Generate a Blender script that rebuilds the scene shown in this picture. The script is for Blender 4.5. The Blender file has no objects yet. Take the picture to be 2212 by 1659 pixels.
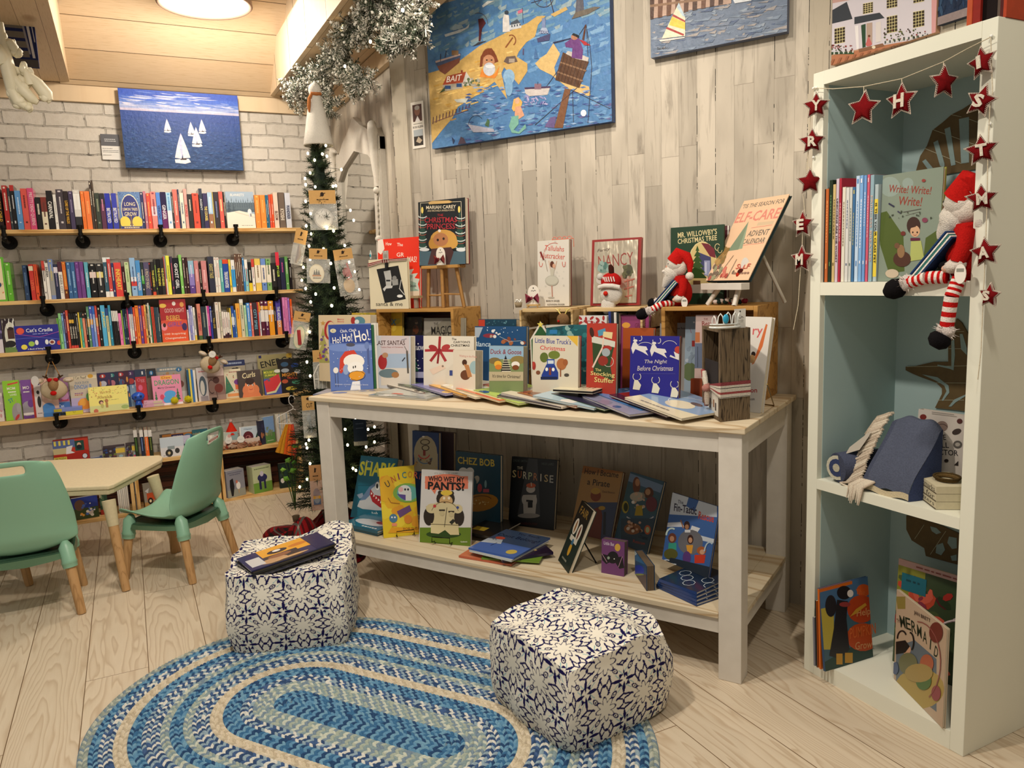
import bpy,math,random
import numpy as np
from mathutils import Matrix,Vector
S=bpy.context.scene
F_PX,TH,RO,AZ,H=1654.0,0.140628,0.038564,0.459943,1.24
_s,_c,_st,_ct=math.sin(RO),math.cos(RO),math.sin(TH),math.cos(TH)
def _R(v):return Vector((v[0]*math.cos(AZ)+v[1]*math.sin(AZ),-v[0]*math.sin(AZ)+v[1]*math.cos(AZ),v[2]))
CX,CY,CZ=_R((_c,-_s*_st,-_s*_ct)),_R((_s,_c*_st,_c*_ct)),_R((0,_ct,-_st))
CO=Vector((0,0,H))
cam=bpy.data.cameras.new('camera');camo=bpy.data.objects.new('camera',cam);S.collection.objects.link(camo)
cam.sensor_width=36;cam.lens=F_PX/2212*36;cam.clip_start=.02
camo.matrix_world=Matrix(((CX[0],CY[0],-CZ[0],0),(CX[1],CY[1],-CZ[1],0),(CX[2],CY[2],-CZ[2],H),(0,0,0,1)))
S.camera=camo
S.view_settings.view_transform='Standard';S.view_settings.look='None';S.view_settings.gamma=1
S.view_settings.exposure=0.0;S.view_settings.use_curve_mapping=False
wd=bpy.data.worlds.new('world');S.world=wd;wd.use_nodes=True
wd.node_tree.nodes['Background'].inputs[0].default_value=(1.0,.93,.84,1);wd.node_tree.nodes['Background'].inputs[1].default_value=.31
def spot(name,loc,to,power,size,blend=.5,rad=.05,col=(1,.89,.76)):
 l=bpy.data.lights.new(name,'SPOT');l.energy=power;l.spot_size=math.radians(size);l.spot_blend=blend
 l.shadow_soft_size=rad;l.color=col
 o=bpy.data.objects.new(name,l);S.collection.objects.link(o);o.location=loc
 o.rotation_euler=(Vector(to)-Vector(loc)).to_track_quat('-Z','Y').to_euler();return o
pl=bpy.data.lights.new('ceiling_lamp_light','POINT');pl.energy=35;pl.color=(1,.89,.76);pl.shadow_soft_size=.07
plo=bpy.data.objects.new('ceiling_lamp_light',pl);S.collection.objects.link(plo);plo.location=(.46,3.98,2.47)
spot('ceiling_spot_rug',(-.05,1.5,2.7),(.75,2.4,.3),130,130,.6,.05)
spot('ceiling_spot_table',(.75,1.9,2.75),(1.3,2.9,.9),54,120,.7,.06)
spot('ceiling_spot_right',(.9,.5,2.7),(1.9,2.0,.9),54,125,.7,.07,(1,.9,.76))
def ray(x,y):return CX*((x-1106)/F_PX)-CY*((y-829.5)/F_PX)+CZ
def onz(x,y,z=0):d=ray(x,y);return CO+d*((z-H)/d[2])
def onp(x,y,p,n):
 d=ray(x,y);p=Vector((p[0],p[1],p[2]if len(p)>2 else 0));n=Vector((n[0],n[1],n[2]if len(n)>2 else 0))
 return CO+d*((p-CO).dot(n)/d.dot(n))
def proj(P):d=Vector(P)-CO;z=d.dot(CZ);return(1106+F_PX*d.dot(CX)/z,829.5-F_PX*d.dot(CY)/z)
YB,YF,YC,XD,XC=4.861,4.679,4.629,1.228,2.108
TD=Vector((-.5158,.8567,0));UD=Vector((.8567,.5158,0))
P1=Vector((1.174,3.49,0));P2=Vector((XC,1.939,0))
TANG=math.atan2(-.8567,.5158)
Z90=math.pi/2
_lc={}
def lin(h):
 if isinstance(h,tuple):return h
 if h not in _lc:
  k=h if len(h)==6 else ''.join(a*2 for a in h)
  r=[int(k[i:i+2],16)/255 for i in(0,2,4)]
  _lc[h]=tuple((a/12.92 if a<=.04045 else((a+.055)/1.055)**2.4)for a in r)
 return _lc[h]
M={}
class NT:
 def __init__(s,name,rough=.6,metal=0,spec=.4):
  s.m=bpy.data.materials.new(name);s.m.use_nodes=True;s.t=s.m.node_tree;s.b=s.t.nodes['Principled BSDF']
  s.b.inputs['Roughness'].default_value=rough;s.b.inputs['Metallic'].default_value=metal
  s.b.inputs['Specular IOR Level'].default_value=spec;M[name]=s.m
 def n(s,ty,ins=None,**kw):
  o=s.t.nodes.new('ShaderNode'+ty)
  for k,v in kw.items():setattr(o,k,v)
  for k,v in(ins or{}).items():s.l(v,o.inputs[k])
  return o
 def l(s,v,sock):
  if isinstance(v,bpy.types.NodeSocket):s.t.links.new(v,sock)
  elif isinstance(v,bpy.types.Node):s.t.links.new(v.outputs[0],sock)
  else:
   if isinstance(v,str):v=lin(v)
   if isinstance(v,tuple)and len(v)==3 and sock.type=='RGBA':v=(*v,1)
   sock.default_value=v
 def math(s,op,a,b=0.,c=None):
  ins={0:a,1:b}
  if c is not None:ins[2]=c
  return s.n('Math',ins,operation=op).outputs[0]
 def mix(s,f,a,b,mode='MIX'):
  o=s.t.nodes.new('ShaderNodeMix');o.data_type='RGBA';o.blend_type=mode
  s.l(f,o.inputs[0]);s.l(a,o.inputs[6]);s.l(b,o.inputs[7]);return o.outputs[2]
 def ramp(s,f,stops):
  o=s.t.nodes.new('ShaderNodeValToRGB');s.l(f,o.inputs[0]);e=o.color_ramp.elements
  while len(e)<len(stops):e.new(.5)
  for a,(p,c)in zip(e,stops):a.position=p;a.color=(*lin(c),1)if isinstance(c,str)else(c,c,c,1)
  return o.outputs[0]
 def noise(s,vec,scale,detail=4,rough=.55,dist=0):
  return s.n('TexNoise',{'Vector':vec,'Scale':scale,'Detail':detail,'Roughness':rough,'Distortion':dist}).outputs[0]
 def obj(s):return s.n('TexCoord').outputs['Object']
 def mp(s,vec,sc=(1,1,1),rot=(0,0,0),loc=(0,0,0)):
  return s.n('Mapping',{'Vector':vec,'Scale':sc,'Rotation':rot,'Location':loc}).outputs[0]
 def bump(s,h,st=.3,d=.01):s.l(s.n('Bump',{'Height':h,'Strength':st,'Distance':d}),s.b.inputs['Normal'])
 def col(s,c):s.l(c,s.b.inputs['Base Color'])
def vcmat(name,rough,spec=.4,nz=0,sc=60,bump=0,metal=0,sheen=0):
 a=NT(name,rough,metal,spec);v=a.n('VertexColor',layer_name='Col').outputs[0]
 if nz:
  n=a.noise(a.obj(),sc);f=a.ramp(n,[(.3,1-nz),(.7,1.0)]);v=a.mix(1.0,v,f,'MULTIPLY')
  if bump:a.bump(n,bump,.004)
 a.col(v)
 return a
vcmat('print',.42,.45);vcmat('gloss',.18,.5);vcmat('matte',.75,.25,.08,90)
vcmat('cloth',.95,.1,.25,260,.5);vcmat('plush',1.0,.1,.2,420,1.0)
vcmat('wood',.6,.3,.22,40);vcmat('oil',.5,.35,.2,55,.6);vcmat('metalc',.35,.5,metal=.9)
a=NT('foil',.24,.8,.6);a.col('efe2c8');a.bump(a.noise(a.mp(a.obj(),(1,1,.4)),14,3),.9,.02)
a=NT('mirror',.02,1);a.col('d8d8d4')
a=NT('blackmetal',.45,.6);a.col('15130f')
a=NT('lamp_glow',.5);a.b.inputs['Emission Color'].default_value=(1,.96,.86,1);a.b.inputs['Emission Strength'].default_value=6
a=NT('bulb_glow',.5);a.b.inputs['Emission Color'].default_value=(1,.78,.45,1);a.b.inputs['Emission Strength'].default_value=26
a=NT('cellophane',.08,0,.6);a.b.inputs['Alpha'].default_value=.26;a.col('e8e8e0');a.bump(a.noise(a.obj(),30,3),.8,.02)
a=NT('felt',.95,0,.1);a.col(a.mix(a.noise(a.obj(),200),'5a0a0e','7e1216'));a.bump(a.noise(a.obj(),500),.4,.002)
a=NT('ivory',.5,0,.4);a.col(a.mix(a.noise(a.obj(),12),'cfc6a4','efe9d2'))
def wood(name,c1,c2,c3,axis=0,sc=1.,rough=.55,ring=14,dist=3.5):
 """boards with straight and cathedral grain running along the axis"""
 a=NT(name,rough);st=[9,9,9];st[axis]=.9
 v=a.mp(a.obj(),tuple(x*sc for x in st));n=a.noise(v,1.3,3,.5,1.2)
 w=a.math('SINE',a.math('MULTIPLY',n,ring*2.2));g=a.ramp(w,[(0,0.),(.75,.25),(1,1.)])
 f2=a.noise(a.mp(a.obj(),tuple(x*sc*7 for x in st)),3,4)
 b=a.mix(g,a.mix(f2,c1,c2),c3);a.col(b);a.bump(f2,.12,.002);return a
wood('pine','d9ad6c','eac98c','c08d4c',0,.8)
wood('pine_z','d9ad6c','e8c588','b8863f',2,.8)
wood('crate','a97b3c','c1934f','8d6229',0,.8)
wood('crate_pale','c8aa78','d9c090','a98a58',0,.8)
wood('beech','b8905f','c59c6b','a88052',2,1.5)
wood('topboard','cdbd9d','d8cab0','b59c78',0,.5)
wood('driftwood','5b4a34','7a6850','2f2417',2,2.2,.8,30)
wood('darkboard','4a2412','5f3320','2c130a',0,.8)
a=NT('whitewood',.55);n=a.noise(a.mp(a.obj(),(6,6,6)),3);a.col(a.mix(n,'c9c2b6','dcd6cb'));a.bump(a.noise(a.obj(),220),.1,.001)
a=NT('bookcase_white',.4);a.col(a.mix(a.noise(a.obj(),2),'dcdccb','e6e6d6'))
a=NT('bookcase_back',.6);a.col(a.mix(a.noise(a.obj(),3),'9fb6b6','a9bfbf'))
def plankwall(name,pale,grey,dark,w=.068,shade=1.):
 a=NT(name,.7);o=a.n('TexCoord').outputs['Object'];sp=a.n('SeparateXYZ',{0:o});x,z=sp.outputs[0],sp.outputs[2]
 xw=a.math('ADD',x,a.math('MULTIPLY',a.noise(a.n('CombineXYZ',{2:a.math('MULTIPLY',z,9.)}).outputs[0],1.,2),.0))
 u=a.math('DIVIDE',xw,w);ci=a.math('FLOOR',u);fr=a.math('FRACT',u)
 r1=a.n('TexWhiteNoise',{'W':ci},noise_dimensions='1D').outputs[0]
 zz=a.math('ADD',a.math('DIVIDE',z,.85),a.math('MULTIPLY',r1,7.3));zi=a.math('FLOOR',zz)
 r2=a.n('TexWhiteNoise',{'Vector':a.n('CombineXYZ',{0:ci,1:zi}).outputs[0]},noise_dimensions='2D').outputs[0]
 off=a.math('MULTIPLY',r2,40.)
 v=a.n('CombineXYZ',{0:a.math('ADD',x,off),1:0.,2:a.math('MULTIPLY',z,.09)}).outputs[0]
 st=a.noise(v,38,5,.65,.6);v2=a.n('CombineXYZ',{0:a.math('ADD',x,off),1:0.,2:a.math('MULTIPLY',z,.3)}).outputs[0]
 cloud=a.noise(v2,9,3,.5,.5)
 base=a.mix(r2,grey,pale);base=a.mix(a.ramp(cloud,[(.42,0.),(.68,1.)]),base,grey)
 base=a.mix(a.ramp(st,[(.54,0.),(.70,.6)]),base,dark)
 e=a.math('LESS_THAN',a.math('ABSOLUTE',a.math('SUBTRACT',fr,a.math('MULTIPLY_ADD',a.noise(o,30,2),.03,.0))),.018)
 seg=a.math('GREATER_THAN',a.noise(a.n('CombineXYZ',{0:a.math('MULTIPLY',ci,3.7),2:a.math('MULTIPLY',z,5.)}).outputs[0],1.3,4,.7),.5)
 pick=a.math('GREATER_THAN',a.math('FRACT',a.math('MULTIPLY',r1,5.)),.45)
 crack=a.math('MULTIPLY',a.math('MULTIPLY',e,seg),pick)
 base=a.mix(a.math('MULTIPLY',e,.35),base,dark);base=a.mix(crack,base,'1c1712')
 jn=a.math('LESS_THAN',a.math('FRACT',zz),.002);base=a.mix(a.math('MULTIPLY',jn,.6),base,dark)
 kn=a.n('TexVoronoi',{'Vector':a.n('CombineXYZ',{0:x,2:a.math('MULTIPLY',z,.45)}).outputs[0],'Scale':3.2}).outputs[0]
 base=a.mix(a.ramp(a.math('ADD',kn,a.math('MULTIPLY',st,.06)),[(.035,.75),(.09,0.)]),base,dark)
 a.col(base);a.bump(st,.25,.003);return a
plankwall('planks','c9bfae','a79e8f','71685b')
plankwall('planks_pale','d2c8b6','c0b6a3','9a8f7c',.085)
a=NT('brick',.75);o=a.obj();sp=a.n('SeparateXYZ',{0:o});wv=a.noise(a.mp(o,(1,1,1)),11,3)
v=a.n('CombineXYZ',{0:a.math('MULTIPLY_ADD',wv,.022,sp.outputs[0]),1:a.math('MULTIPLY_ADD',a.noise(a.mp(o,(1,1,1),loc=(3,1,7)),13,3),.02,sp.outputs[2])}).outputs[0]
br=a.n('TexBrick',{'Vector':v,'Color1':'b9b2a6','Color2':'cbc4b8','Mortar':'a19a8e','Scale':1.,'Mortar Size':.005,'Mortar Smooth':.35,'Bias':0.,'Brick Width':.19,'Row Height':.071})
n1=a.noise(o,26,5,.65);n2=a.noise(o,85,4,.7);c=a.mix(a.ramp(n1,[(.35,0.),(.7,.6)]),br.outputs[0],'d3cdc3')
cr=a.math('MULTIPLY',br.outputs[1],a.ramp(a.noise(o,17,4,.75),[(.54,0.),(.66,.85)]))
c=a.mix(cr,c,'2c2822');c=a.mix(a.ramp(n2,[(.62,0.),(.75,.5)]),c,'8b8478');a.col(c)
a.bump(a.math('SUBTRACT',a.math('MULTIPLY',n1,.35),br.outputs[1]),.8,.012)
a=NT('floorboards',.38,0,.4);o=a.obj();sp=a.n('SeparateXYZ',{0:o});x,y=sp.outputs[0],sp.outputs[1]
u=a.math('DIVIDE',a.math('ADD',x,5.02),.184);ci=a.math('FLOOR',u);fr=a.math('FRACT',u)
r1=a.n('TexWhiteNoise',{'W':ci},noise_dimensions='1D').outputs[0]
yy=a.math('ADD',a.math('DIVIDE',y,1.9),a.math('MULTIPLY',r1,9.));yi=a.math('FLOOR',yy)
r2=a.n('TexWhiteNoise',{'Vector':a.n('CombineXYZ',{0:ci,1:yi}).outputs[0]},noise_dimensions='2D').outputs[0]
cx=a.math('SUBTRACT',fr,a.math('MULTIPLY_ADD',r2,.5,.25))
v=a.n('CombineXYZ',{0:a.math('MULTIPLY',cx,.75),1:a.math('MULTIPLY',y,.55),2:a.math('MULTIPLY',r2,37.)}).outputs[0]
n=a.noise(v,1.9,3,.45,.25);rg=a.math('ADD',a.math('MULTIPLY',n,17.),a.math('MULTIPLY',a.math('POWER',a.math('ABSOLUTE',cx),1.3),8.))
fn=a.noise(a.n('CombineXYZ',{0:x,1:a.math('MULTIPLY',y,.06)}).outputs[0],190,3,.6)
g=a.ramp(a.math('FRACT',rg),[(0,0.),(.55,.18),(.86,.85),(1,0.)])
c=a.mix(fn,'d6c8b2','cabaa0');c=a.mix(a.math('MULTIPLY',r2,.35),c,'e0d0b6');c=a.mix(a.math('MULTIPLY',g,.62),c,'ab9070')
sm=a.math('MINIMUM',a.math('GREATER_THAN',fr,.013),a.math('GREATER_THAN',a.math('FRACT',yy),.0012));c=a.mix(sm,'6b5033',c)
a.col(c);a.bump(fn,.08,.001)
def ceilmat(name,ax,w=.19,c1='d0b694',c2='dcc6a6',c3='b5956c'):
 a=NT(name,.6);o=a.obj();sp=a.n('SeparateXYZ',{0:o});p,q=sp.outputs[ax],sp.outputs[1-ax]
 u=a.math('DIVIDE',a.math('ADD',q,7.0),w);ci=a.math('FLOOR',u);fr=a.math('FRACT',u)
 v=a.n('CombineXYZ',{0:a.math('MULTIPLY',p,.9),1:a.math('MULTIPLY',q,6.),2:a.math('MULTIPLY',ci,5.3)}).outputs[0]
 n=a.noise(v,2.2,5,.6,.8);f=a.noise(a.n('CombineXYZ',{0:p,1:a.math('MULTIPLY',q,12.),2:ci}).outputs[0],14,4)
 r=a.n('TexWhiteNoise',{'W':ci},noise_dimensions='1D').outputs[0]
 c=a.mix(n,c1,c2);c=a.mix(a.math('MULTIPLY',r,.3),c,c3);c=a.mix(a.ramp(f,[(.5,0.),(.75,.5)]),c,c3)
 kn=a.n('TexVoronoi',{'Vector':a.n('CombineXYZ',{0:a.math('MULTIPLY',p,.55),1:q,2:0.}).outputs[0],'Scale':3.1}).outputs[0]
 c=a.mix(a.ramp(kn,[(.03,.6),(.075,.35),(.1,0.)]),c,'8d6238')
 c=a.mix(a.math('GREATER_THAN',fr,.018),'5a4228',c);a.col(c);a.bump(f,.15,.002)
ceilmat('ceilboards',0);ceilmat('soffitboards',1,.085);ceilmat('trimboards',0,.4,'d8c2a0','e0ccae','bf9f76')
class MB:
 def __init__(s,M4=None):s.v=[];s.f=[];s.c=[];s.mi=[];s.sm=[];s.M=M4 or Matrix()
 def add(s,vs,fs,col='ffffff',mi=0,sm=False):
  n=len(s.v);m=s.M;s.v+=[tuple(m@Vector(v))for v in vs]
  multi=isinstance(col,list)
  for i,f in enumerate(fs):
   s.f.append([n+k for k in f]);s.c.append(lin(col[i]if multi else col));s.mi.append(mi);s.sm.append(sm)
  return s
 def box(s,x0,x1,y0,y1,z0,z1,col='ffffff',mi=0):
  vs=[(x,y,z)for z in(z0,z1)for y in(y0,y1)for x in(x0,x1)]
  return s.add(vs,[(0,2,3,1),(4,5,7,6),(0,1,5,4),(2,6,7,3),(0,4,6,2),(1,3,7,5)],col,mi)
 def prism(s,pts,z0,z1,col='ffffff',mi=0,axis='z'):
  """pts: outline; extruded along axis"""
  n=len(pts);g={'z':lambda p,z:(p[0],p[1],z),'y':lambda p,z:(p[0],z,p[1]),'x':lambda p,z:(z,p[0],p[1])}[axis]
  vs=[g(p,z0)for p in pts]+[g(p,z1)for p in pts]
  return s.add(vs,[list(range(n))[::-1],list(range(n,2*n))]+[(i,(i+1)%n,n+(i+1)%n,n+i)for i in range(n)],col,mi)
 def tube(s,pts,r,col='ffffff',n=8,mi=0,caps=True):
  pts=[Vector(p)for p in pts];rs=r if isinstance(r,(list,tuple))else[r]*len(pts);vs=[];up=None
  for i,p in enumerate(pts):
   d=(pts[min(i+1,len(pts)-1)]-pts[max(i-1,0)]).normalized()
   if up is None:up=d.orthogonal().normalized()
   up=(up-d*up.dot(d));up=up.normalized()if up.length>1e-6 else d.orthogonal().normalized()
   w=d.cross(up)
   for k in range(n):t=2*math.pi*k/n;vs.append(p+(up*math.cos(t)+w*math.sin(t))*rs[i])
  fs=[(i*n+k,i*n+(k+1)%n,(i+1)*n+(k+1)%n,(i+1)*n+k)for i in range(len(pts)-1)for k in range(n)]
  s.add(vs,fs,col,mi,True)
  if caps:s.add([vs[k]for k in range(n)],[list(range(n))[::-1]],col,mi);s.add(vs[-n:],[list(range(n))],col,mi)
  return s
 def lathe(s,prof,n=20,col='ffffff',mi=0,sm=True,cx=0,cy=0):
  vs=[(cx+r*math.cos(2*math.pi*k/n),cy+r*math.sin(2*math.pi*k/n),z)for r,z in prof for k in range(n)]
  return s.add(vs,[(i*n+k,i*n+(k+1)%n,(i+1)*n+(k+1)%n,(i+1)*n+k)for i in range(len(prof)-1)for k in range(n)],col,mi,sm)
 def ball(s,c,r,col='ffffff',n=10,mi=0,jit=0,seed=0):
  rx,ry,rz=r if isinstance(r,(tuple,list))else(r,r,r);R=random.Random(seed);vs=[]
  for i in range(n+1):
   for k in range(2*n):
    t,p=math.pi*i/n,math.pi*k/n;j=1+(R.uniform(-jit,jit)if 0<i<n else 0)
    vs.append((c[0]+rx*j*math.sin(t)*math.cos(p),c[1]+ry*j*math.sin(t)*math.sin(p),c[2]+rz*j*math.cos(t)))
  m=2*n
  return s.add(vs,[(i*m+k,(i+1)*m+k,(i+1)*m+(k+1)%m,i*m+(k+1)%m)for i in range(n)for k in range(m)],col,mi,True)
 def grid(s,fn,nu,nv,col='ffffff',mi=0,sm=True,colfn=None):
  vs=[fn(i/nu,j/nv)for j in range(nv+1)for i in range(nu+1)]
  fs=[(j*(nu+1)+i,j*(nu+1)+i+1,(j+1)*(nu+1)+i+1,(j+1)*(nu+1)+i)for j in range(nv)for i in range(nu)]
  if colfn:col=[colfn((i+.5)/nu,(j+.5)/nv)for j in range(nv)for i in range(nu)]
  return s.add(vs,fs,col,mi,sm)
 def build(s,name,mats,parent=None,matrix=None):
  me=bpy.data.meshes.new(name);me.from_pydata(s.v,[],s.f)
  if isinstance(mats,str):mats=[mats]
  for m in mats:me.materials.append(M[m])
  me.polygons.foreach_set('material_index',s.mi);me.polygons.foreach_set('use_smooth',s.sm)
  ca=me.color_attributes.new('Col','FLOAT_COLOR','CORNER')
  tot=np.array([len(f)for f in s.f]);cc=np.ones((len(s.f),4),dtype=np.float32);cc[:,:3]=np.array(s.c,dtype=np.float32)
  ca.data.foreach_set('color',np.repeat(cc,tot,axis=0).ravel());me.update()
  o=bpy.data.objects.new(name,me);S.collection.objects.link(o)
  if parent:o.parent=parent
  if matrix is not None:o.matrix_world=matrix
  return o
USED={}
def tag(o,label,cat,group=None,kind=None):
 if label in USED:label=label+' too';print('DUP',label)
 USED[label]=1;o['label']=label;o['category']=cat
 if group:o['group']=group
 if kind:o['kind']=kind
 return o
def thing(name,label,cat,loc=(0,0,0),rz=0,group=None,mat=None):
 o=bpy.data.objects.new(name,None);o.empty_display_size=.05;S.collection.objects.link(o)
 if mat is not None:o.matrix_world=mat
 else:o.location=loc;o.rotation_euler=(0,0,rz)
 return tag(o,label,cat,group)
def struct(name,mb,mat,matrix=None):o=mb.build(name,mat,None,matrix);o['kind']='structure';return o
def TR(loc,rz=0,rx=0):return Matrix.Translation(Vector(loc))@Matrix.Rotation(rz,4,'Z')@Matrix.Rotation(rx,4,'X')
def bevel(o,w=.002,seg=2):
 b=o.modifiers.new('bevel','BEVEL');b.width=w;b.segments=seg;b.limit_method='ANGLE';return o
def subsurf(o,n=1):b=o.modifiers.new('sub','SUBSURF');b.levels=n;b.render_levels=n;return o
_tx={}
def textmesh(t,bold=0.,shear=0.):
 k=(t,bold,shear)
 if k not in _tx:
  cu=bpy.data.curves.new('t','FONT');cu.body=t;cu.resolution_u=2;cu.offset=bold;cu.shear=shear
  ob=bpy.data.objects.new('t',cu);me=ob.to_mesh()
  vs=[(v.co.x,v.co.y)for v in me.vertices];fs=[tuple(p.vertices)for p in me.polygons]
  ob.to_mesh_clear();bpy.data.objects.remove(ob);bpy.data.curves.remove(cu)
  if vs:
   x0=min(v[0]for v in vs);x1=max(v[0]for v in vs);y0=min(v[1]for v in vs);y1=max(v[1]for v in vs)
   vs=[((v[0]-x0)/max(x1-x0,1e-6)-.5,(v[1]-y0)/max(y1-y0,1e-6)-.5)for v in vs]
  _tx[k]=(vs,fs)
 return _tx[k]
def clip(poly):
 for ax,lim,sg in((0,0.,1),(0,1.,-1),(1,0.,1),(1,1.,-1)):
  out=[]
  for i in range(len(poly)):
   p,q=poly[i-1],poly[i];a=(p[ax]-lim)*sg>=0;b=(q[ax]-lim)*sg>=0
   if a!=b:
    t=(lim-p[ax])/(q[ax]-p[ax]);out.append((p[0]+t*(q[0]-p[0]),p[1]+t*(q[1]-p[1])))
   if b:out.append(q)
  poly=out
  if len(poly)<3:return[]
 return poly
def R(x0,y0,x1,y1,c):return[('g',[(x0,y0),(x1,y0),(x1,y1),(x0,y1)],c)]
def E(cx,cy,rx,ry,c,rot=0,n=18,a0=0,a1=360):
 r=math.radians(rot);cr,sr=math.cos(r),math.sin(r);P=[]
 m=n if a1-a0>=360 else n+1
 for i in range(m):
  t=math.radians(a0+(a1-a0)*i/n);x,y=math.cos(t),math.sin(t);P.append((cx+rx*x*cr-ry*y*sr,cy+rx*x*sr+ry*y*cr))
 return[('g',P,c)]
def G(p,c):return[('g',[(p[i],p[i+1])for i in range(0,len(p),2)],c)]
def T(t,cx,cy,w,h,c,rot=0,b=.01,sh=0):
 if t=='I':w*=.28
 return[('t',t,cx,cy,w,h,c,rot,b,sh)]
def Ln(p,wd,c):
 out=[];P=[(p[i],p[i+1])for i in range(0,len(p),2)]
 for a,b in zip(P,P[1:]):
  d=(b[0]-a[0],b[1]-a[1]);L=math.hypot(*d)or 1;n=(-d[1]/L*wd/2,d[0]/L*wd/2)
  out+=[('g',[(a[0]+n[0],a[1]+n[1]),(b[0]+n[0],b[1]+n[1]),(b[0]-n[0],b[1]-n[1]),(a[0]-n[0],a[1]-n[1])],c)]
 return out
def Arc(cx,cy,rx,ry,a0,a1,wd,c,n=12):
 p=[]
 for i in range(n+1):t=math.radians(a0+(a1-a0)*i/n);p+=[cx+rx*math.cos(t),cy+ry*math.sin(t)]
 return Ln(p,wd,c)
def D(n,x0,y0,x1,y1,r,cols,seed=1,asp=1.):
 q=random.Random(seed);o=[]
 for i in range(n):k=r*q.uniform(.6,1.4);o+=E(q.uniform(x0,x1),q.uniform(y0,y1),k,k*asp,q.choice(cols),q.uniform(0,180),7)
 return o
def Q(x0,x1,y,h,c,seed=0):
 q=random.Random(seed+int(y*1e4));o=[];x=x0
 while x<x1-.01:w=min(q.uniform(.03,.1),x1-x);o+=R(x,y-h/2,x+w,y+h/2,c);x+=w+.018
 return o
def St(cx,cy,r,c,asp=1.,n=5,k=.42,rot=0):
 P=[]
 for i in range(2*n):t=math.pi*i/n-math.pi/2+math.radians(rot);q=r*(1 if i%2==0 else k);P.append((cx+q*math.cos(t),cy+q*asp*math.sin(t)))
 return[('g',P,c)]
def Tree(cx,y0,y1,w,c,n=4,trunk='4a3018'):
 o=R(cx-w*.06,y1-.02,cx+w*.06,y1+.03,trunk)
 for i in range(n):
  a=y0+(y1-y0)*i/n*.85;b=y0+(y1-y0)*(i+1)/n;k=w/2*(i+1.2)/(n+.2);o+=[('g',[(cx,a),(cx+k,b),(cx-k,b)],c)]
 return o
def flip(items,x0,y0,x1,y1):
 """squeeze a drawing into a sub-rectangle"""
 o=[];sx,sy=x1-x0,y1-y0
 for it in items:
  if it[0]=='g':o.append(('g',[(x0+p[0]*sx,y0+p[1]*sy)for p in it[1]],it[2]))
  else:o.append(('t',it[1],x0+it[2]*sx,y0+it[3]*sy,it[4]*sx,it[5]*sy,*it[6:]))
 return o
def paint(mb,w,h,items,o=(0,0,0),ux=(1,0,0),uz=(0,0,-1),eps=.00022,mi=0,e0=0.0003):
 """items in a unit square (y down) drawn on the rectangle with top-left o, spanned by ux*w and uz*h"""
 o=Vector(o);ux=Vector(ux);uz=Vector(uz);nn=ux.cross(uz)*-1;nn=-nn if False else nn
 nrm=uz.cross(ux);nrm.normalize()
 eps=min(.00005,.0022/max(1,len(items)))
 for i,it in enumerate(items):
  off=nrm*(e0+eps*i)
  if it[0]=='g':
   convex=it[1];inside=all(0<=p[0]<=1 and 0<=p[1]<=1 for p in convex)
   P=convex if inside else clip(convex)
   if len(P)<3:continue
   vs=[o+ux*(w*p[0])+uz*(h*p[1])+off for p in P];mb.add(vs,[tuple(range(len(P)))],it[2],mi)
  else:
   _,t,cx,cy,tw,thh,col,rot,b,sh=it;vs,fs=textmesh(t,b,sh);r=math.radians(rot);cr,sr=math.cos(r),math.sin(r)
   V=[]
   for x,y in vs:
    X,Y=x*tw*w,-y*thh*h;V.append(o+ux*(w*cx+X*cr-Y*sr)+uz*(h*cy+X*sr+Y*cr)+off)
   if V:mb.add(V,fs,col,mi)
 return mb
# THE SETTING
mb=MB();mb.box(-2.2,2.3,-1.2,4.95,-.04,0);struct('floor',mb,'floorboards')
mb=MB();mb.box(-2.2,1.35,0,.06,0,3.3);struct('wall_back',mb,'brick',TR((0,YB,0)))
mb=MB();mb.box(-.0,1.42,0,.04,0,2.6);struct('wall_corner',mb,'planks',TR((XD,YB,0),-Z90))
mb=MB();mb.box(0,1.815,0,.04,0,3.3);struct('wall_angled',mb,'planks',TR(P1,TANG))
mb=MB();mb.box(0,.085,-.006,.0,0,3.3);struct('trim_1',mb,'planks_pale',TR(P1,TANG))
mb=MB();mb.box(0,3.1,0,.04,0,3.3);struct('wall_right',mb,'planks_pale',TR(P2,-Z90))
mb=MB();mb.box(-2.2,1.24,-.022,0,2.25,2.342);struct('trim_2',mb,'trimboards',TR((0,YB,0)))
mb=MB();mb.box(0,1.38,-.03,0,2.25,2.342);struct('trim_3',mb,'trimboards',TR((XD,YB,0),-Z90))
sl=math.radians(38.5)
m=Matrix.Translation((0,YB-.03,2.335))@Matrix(((1,0,0,0),(0,-math.cos(sl),math.sin(sl),0),(0,math.sin(sl),math.cos(sl),0),(0,0,0,1)))
mb=MB();mb.box(-.2,.93,0,2.1,0,.04);struct('ceiling',mb,'ceilboards',m)
mb=MB();mb.box(-.88,-.155,2.6,YB-.005,2.345,2.62);struct('trim_4',mb,'soffitboards')
mb=MB();mb.box(.90,1.27,2.75,YB-.005,2.348,2.59);struct('trim_5',mb,'soffitboards')
mb=MB();mb.box(.875,.899,2.75,YB-.005,2.342,2.59);struct('trim_6',mb,'trimboards')
mb=MB();mb.box(.91,.95,2.4,YB-.01,2.592,3.6);struct('trim_7',mb,'trimboards')
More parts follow.
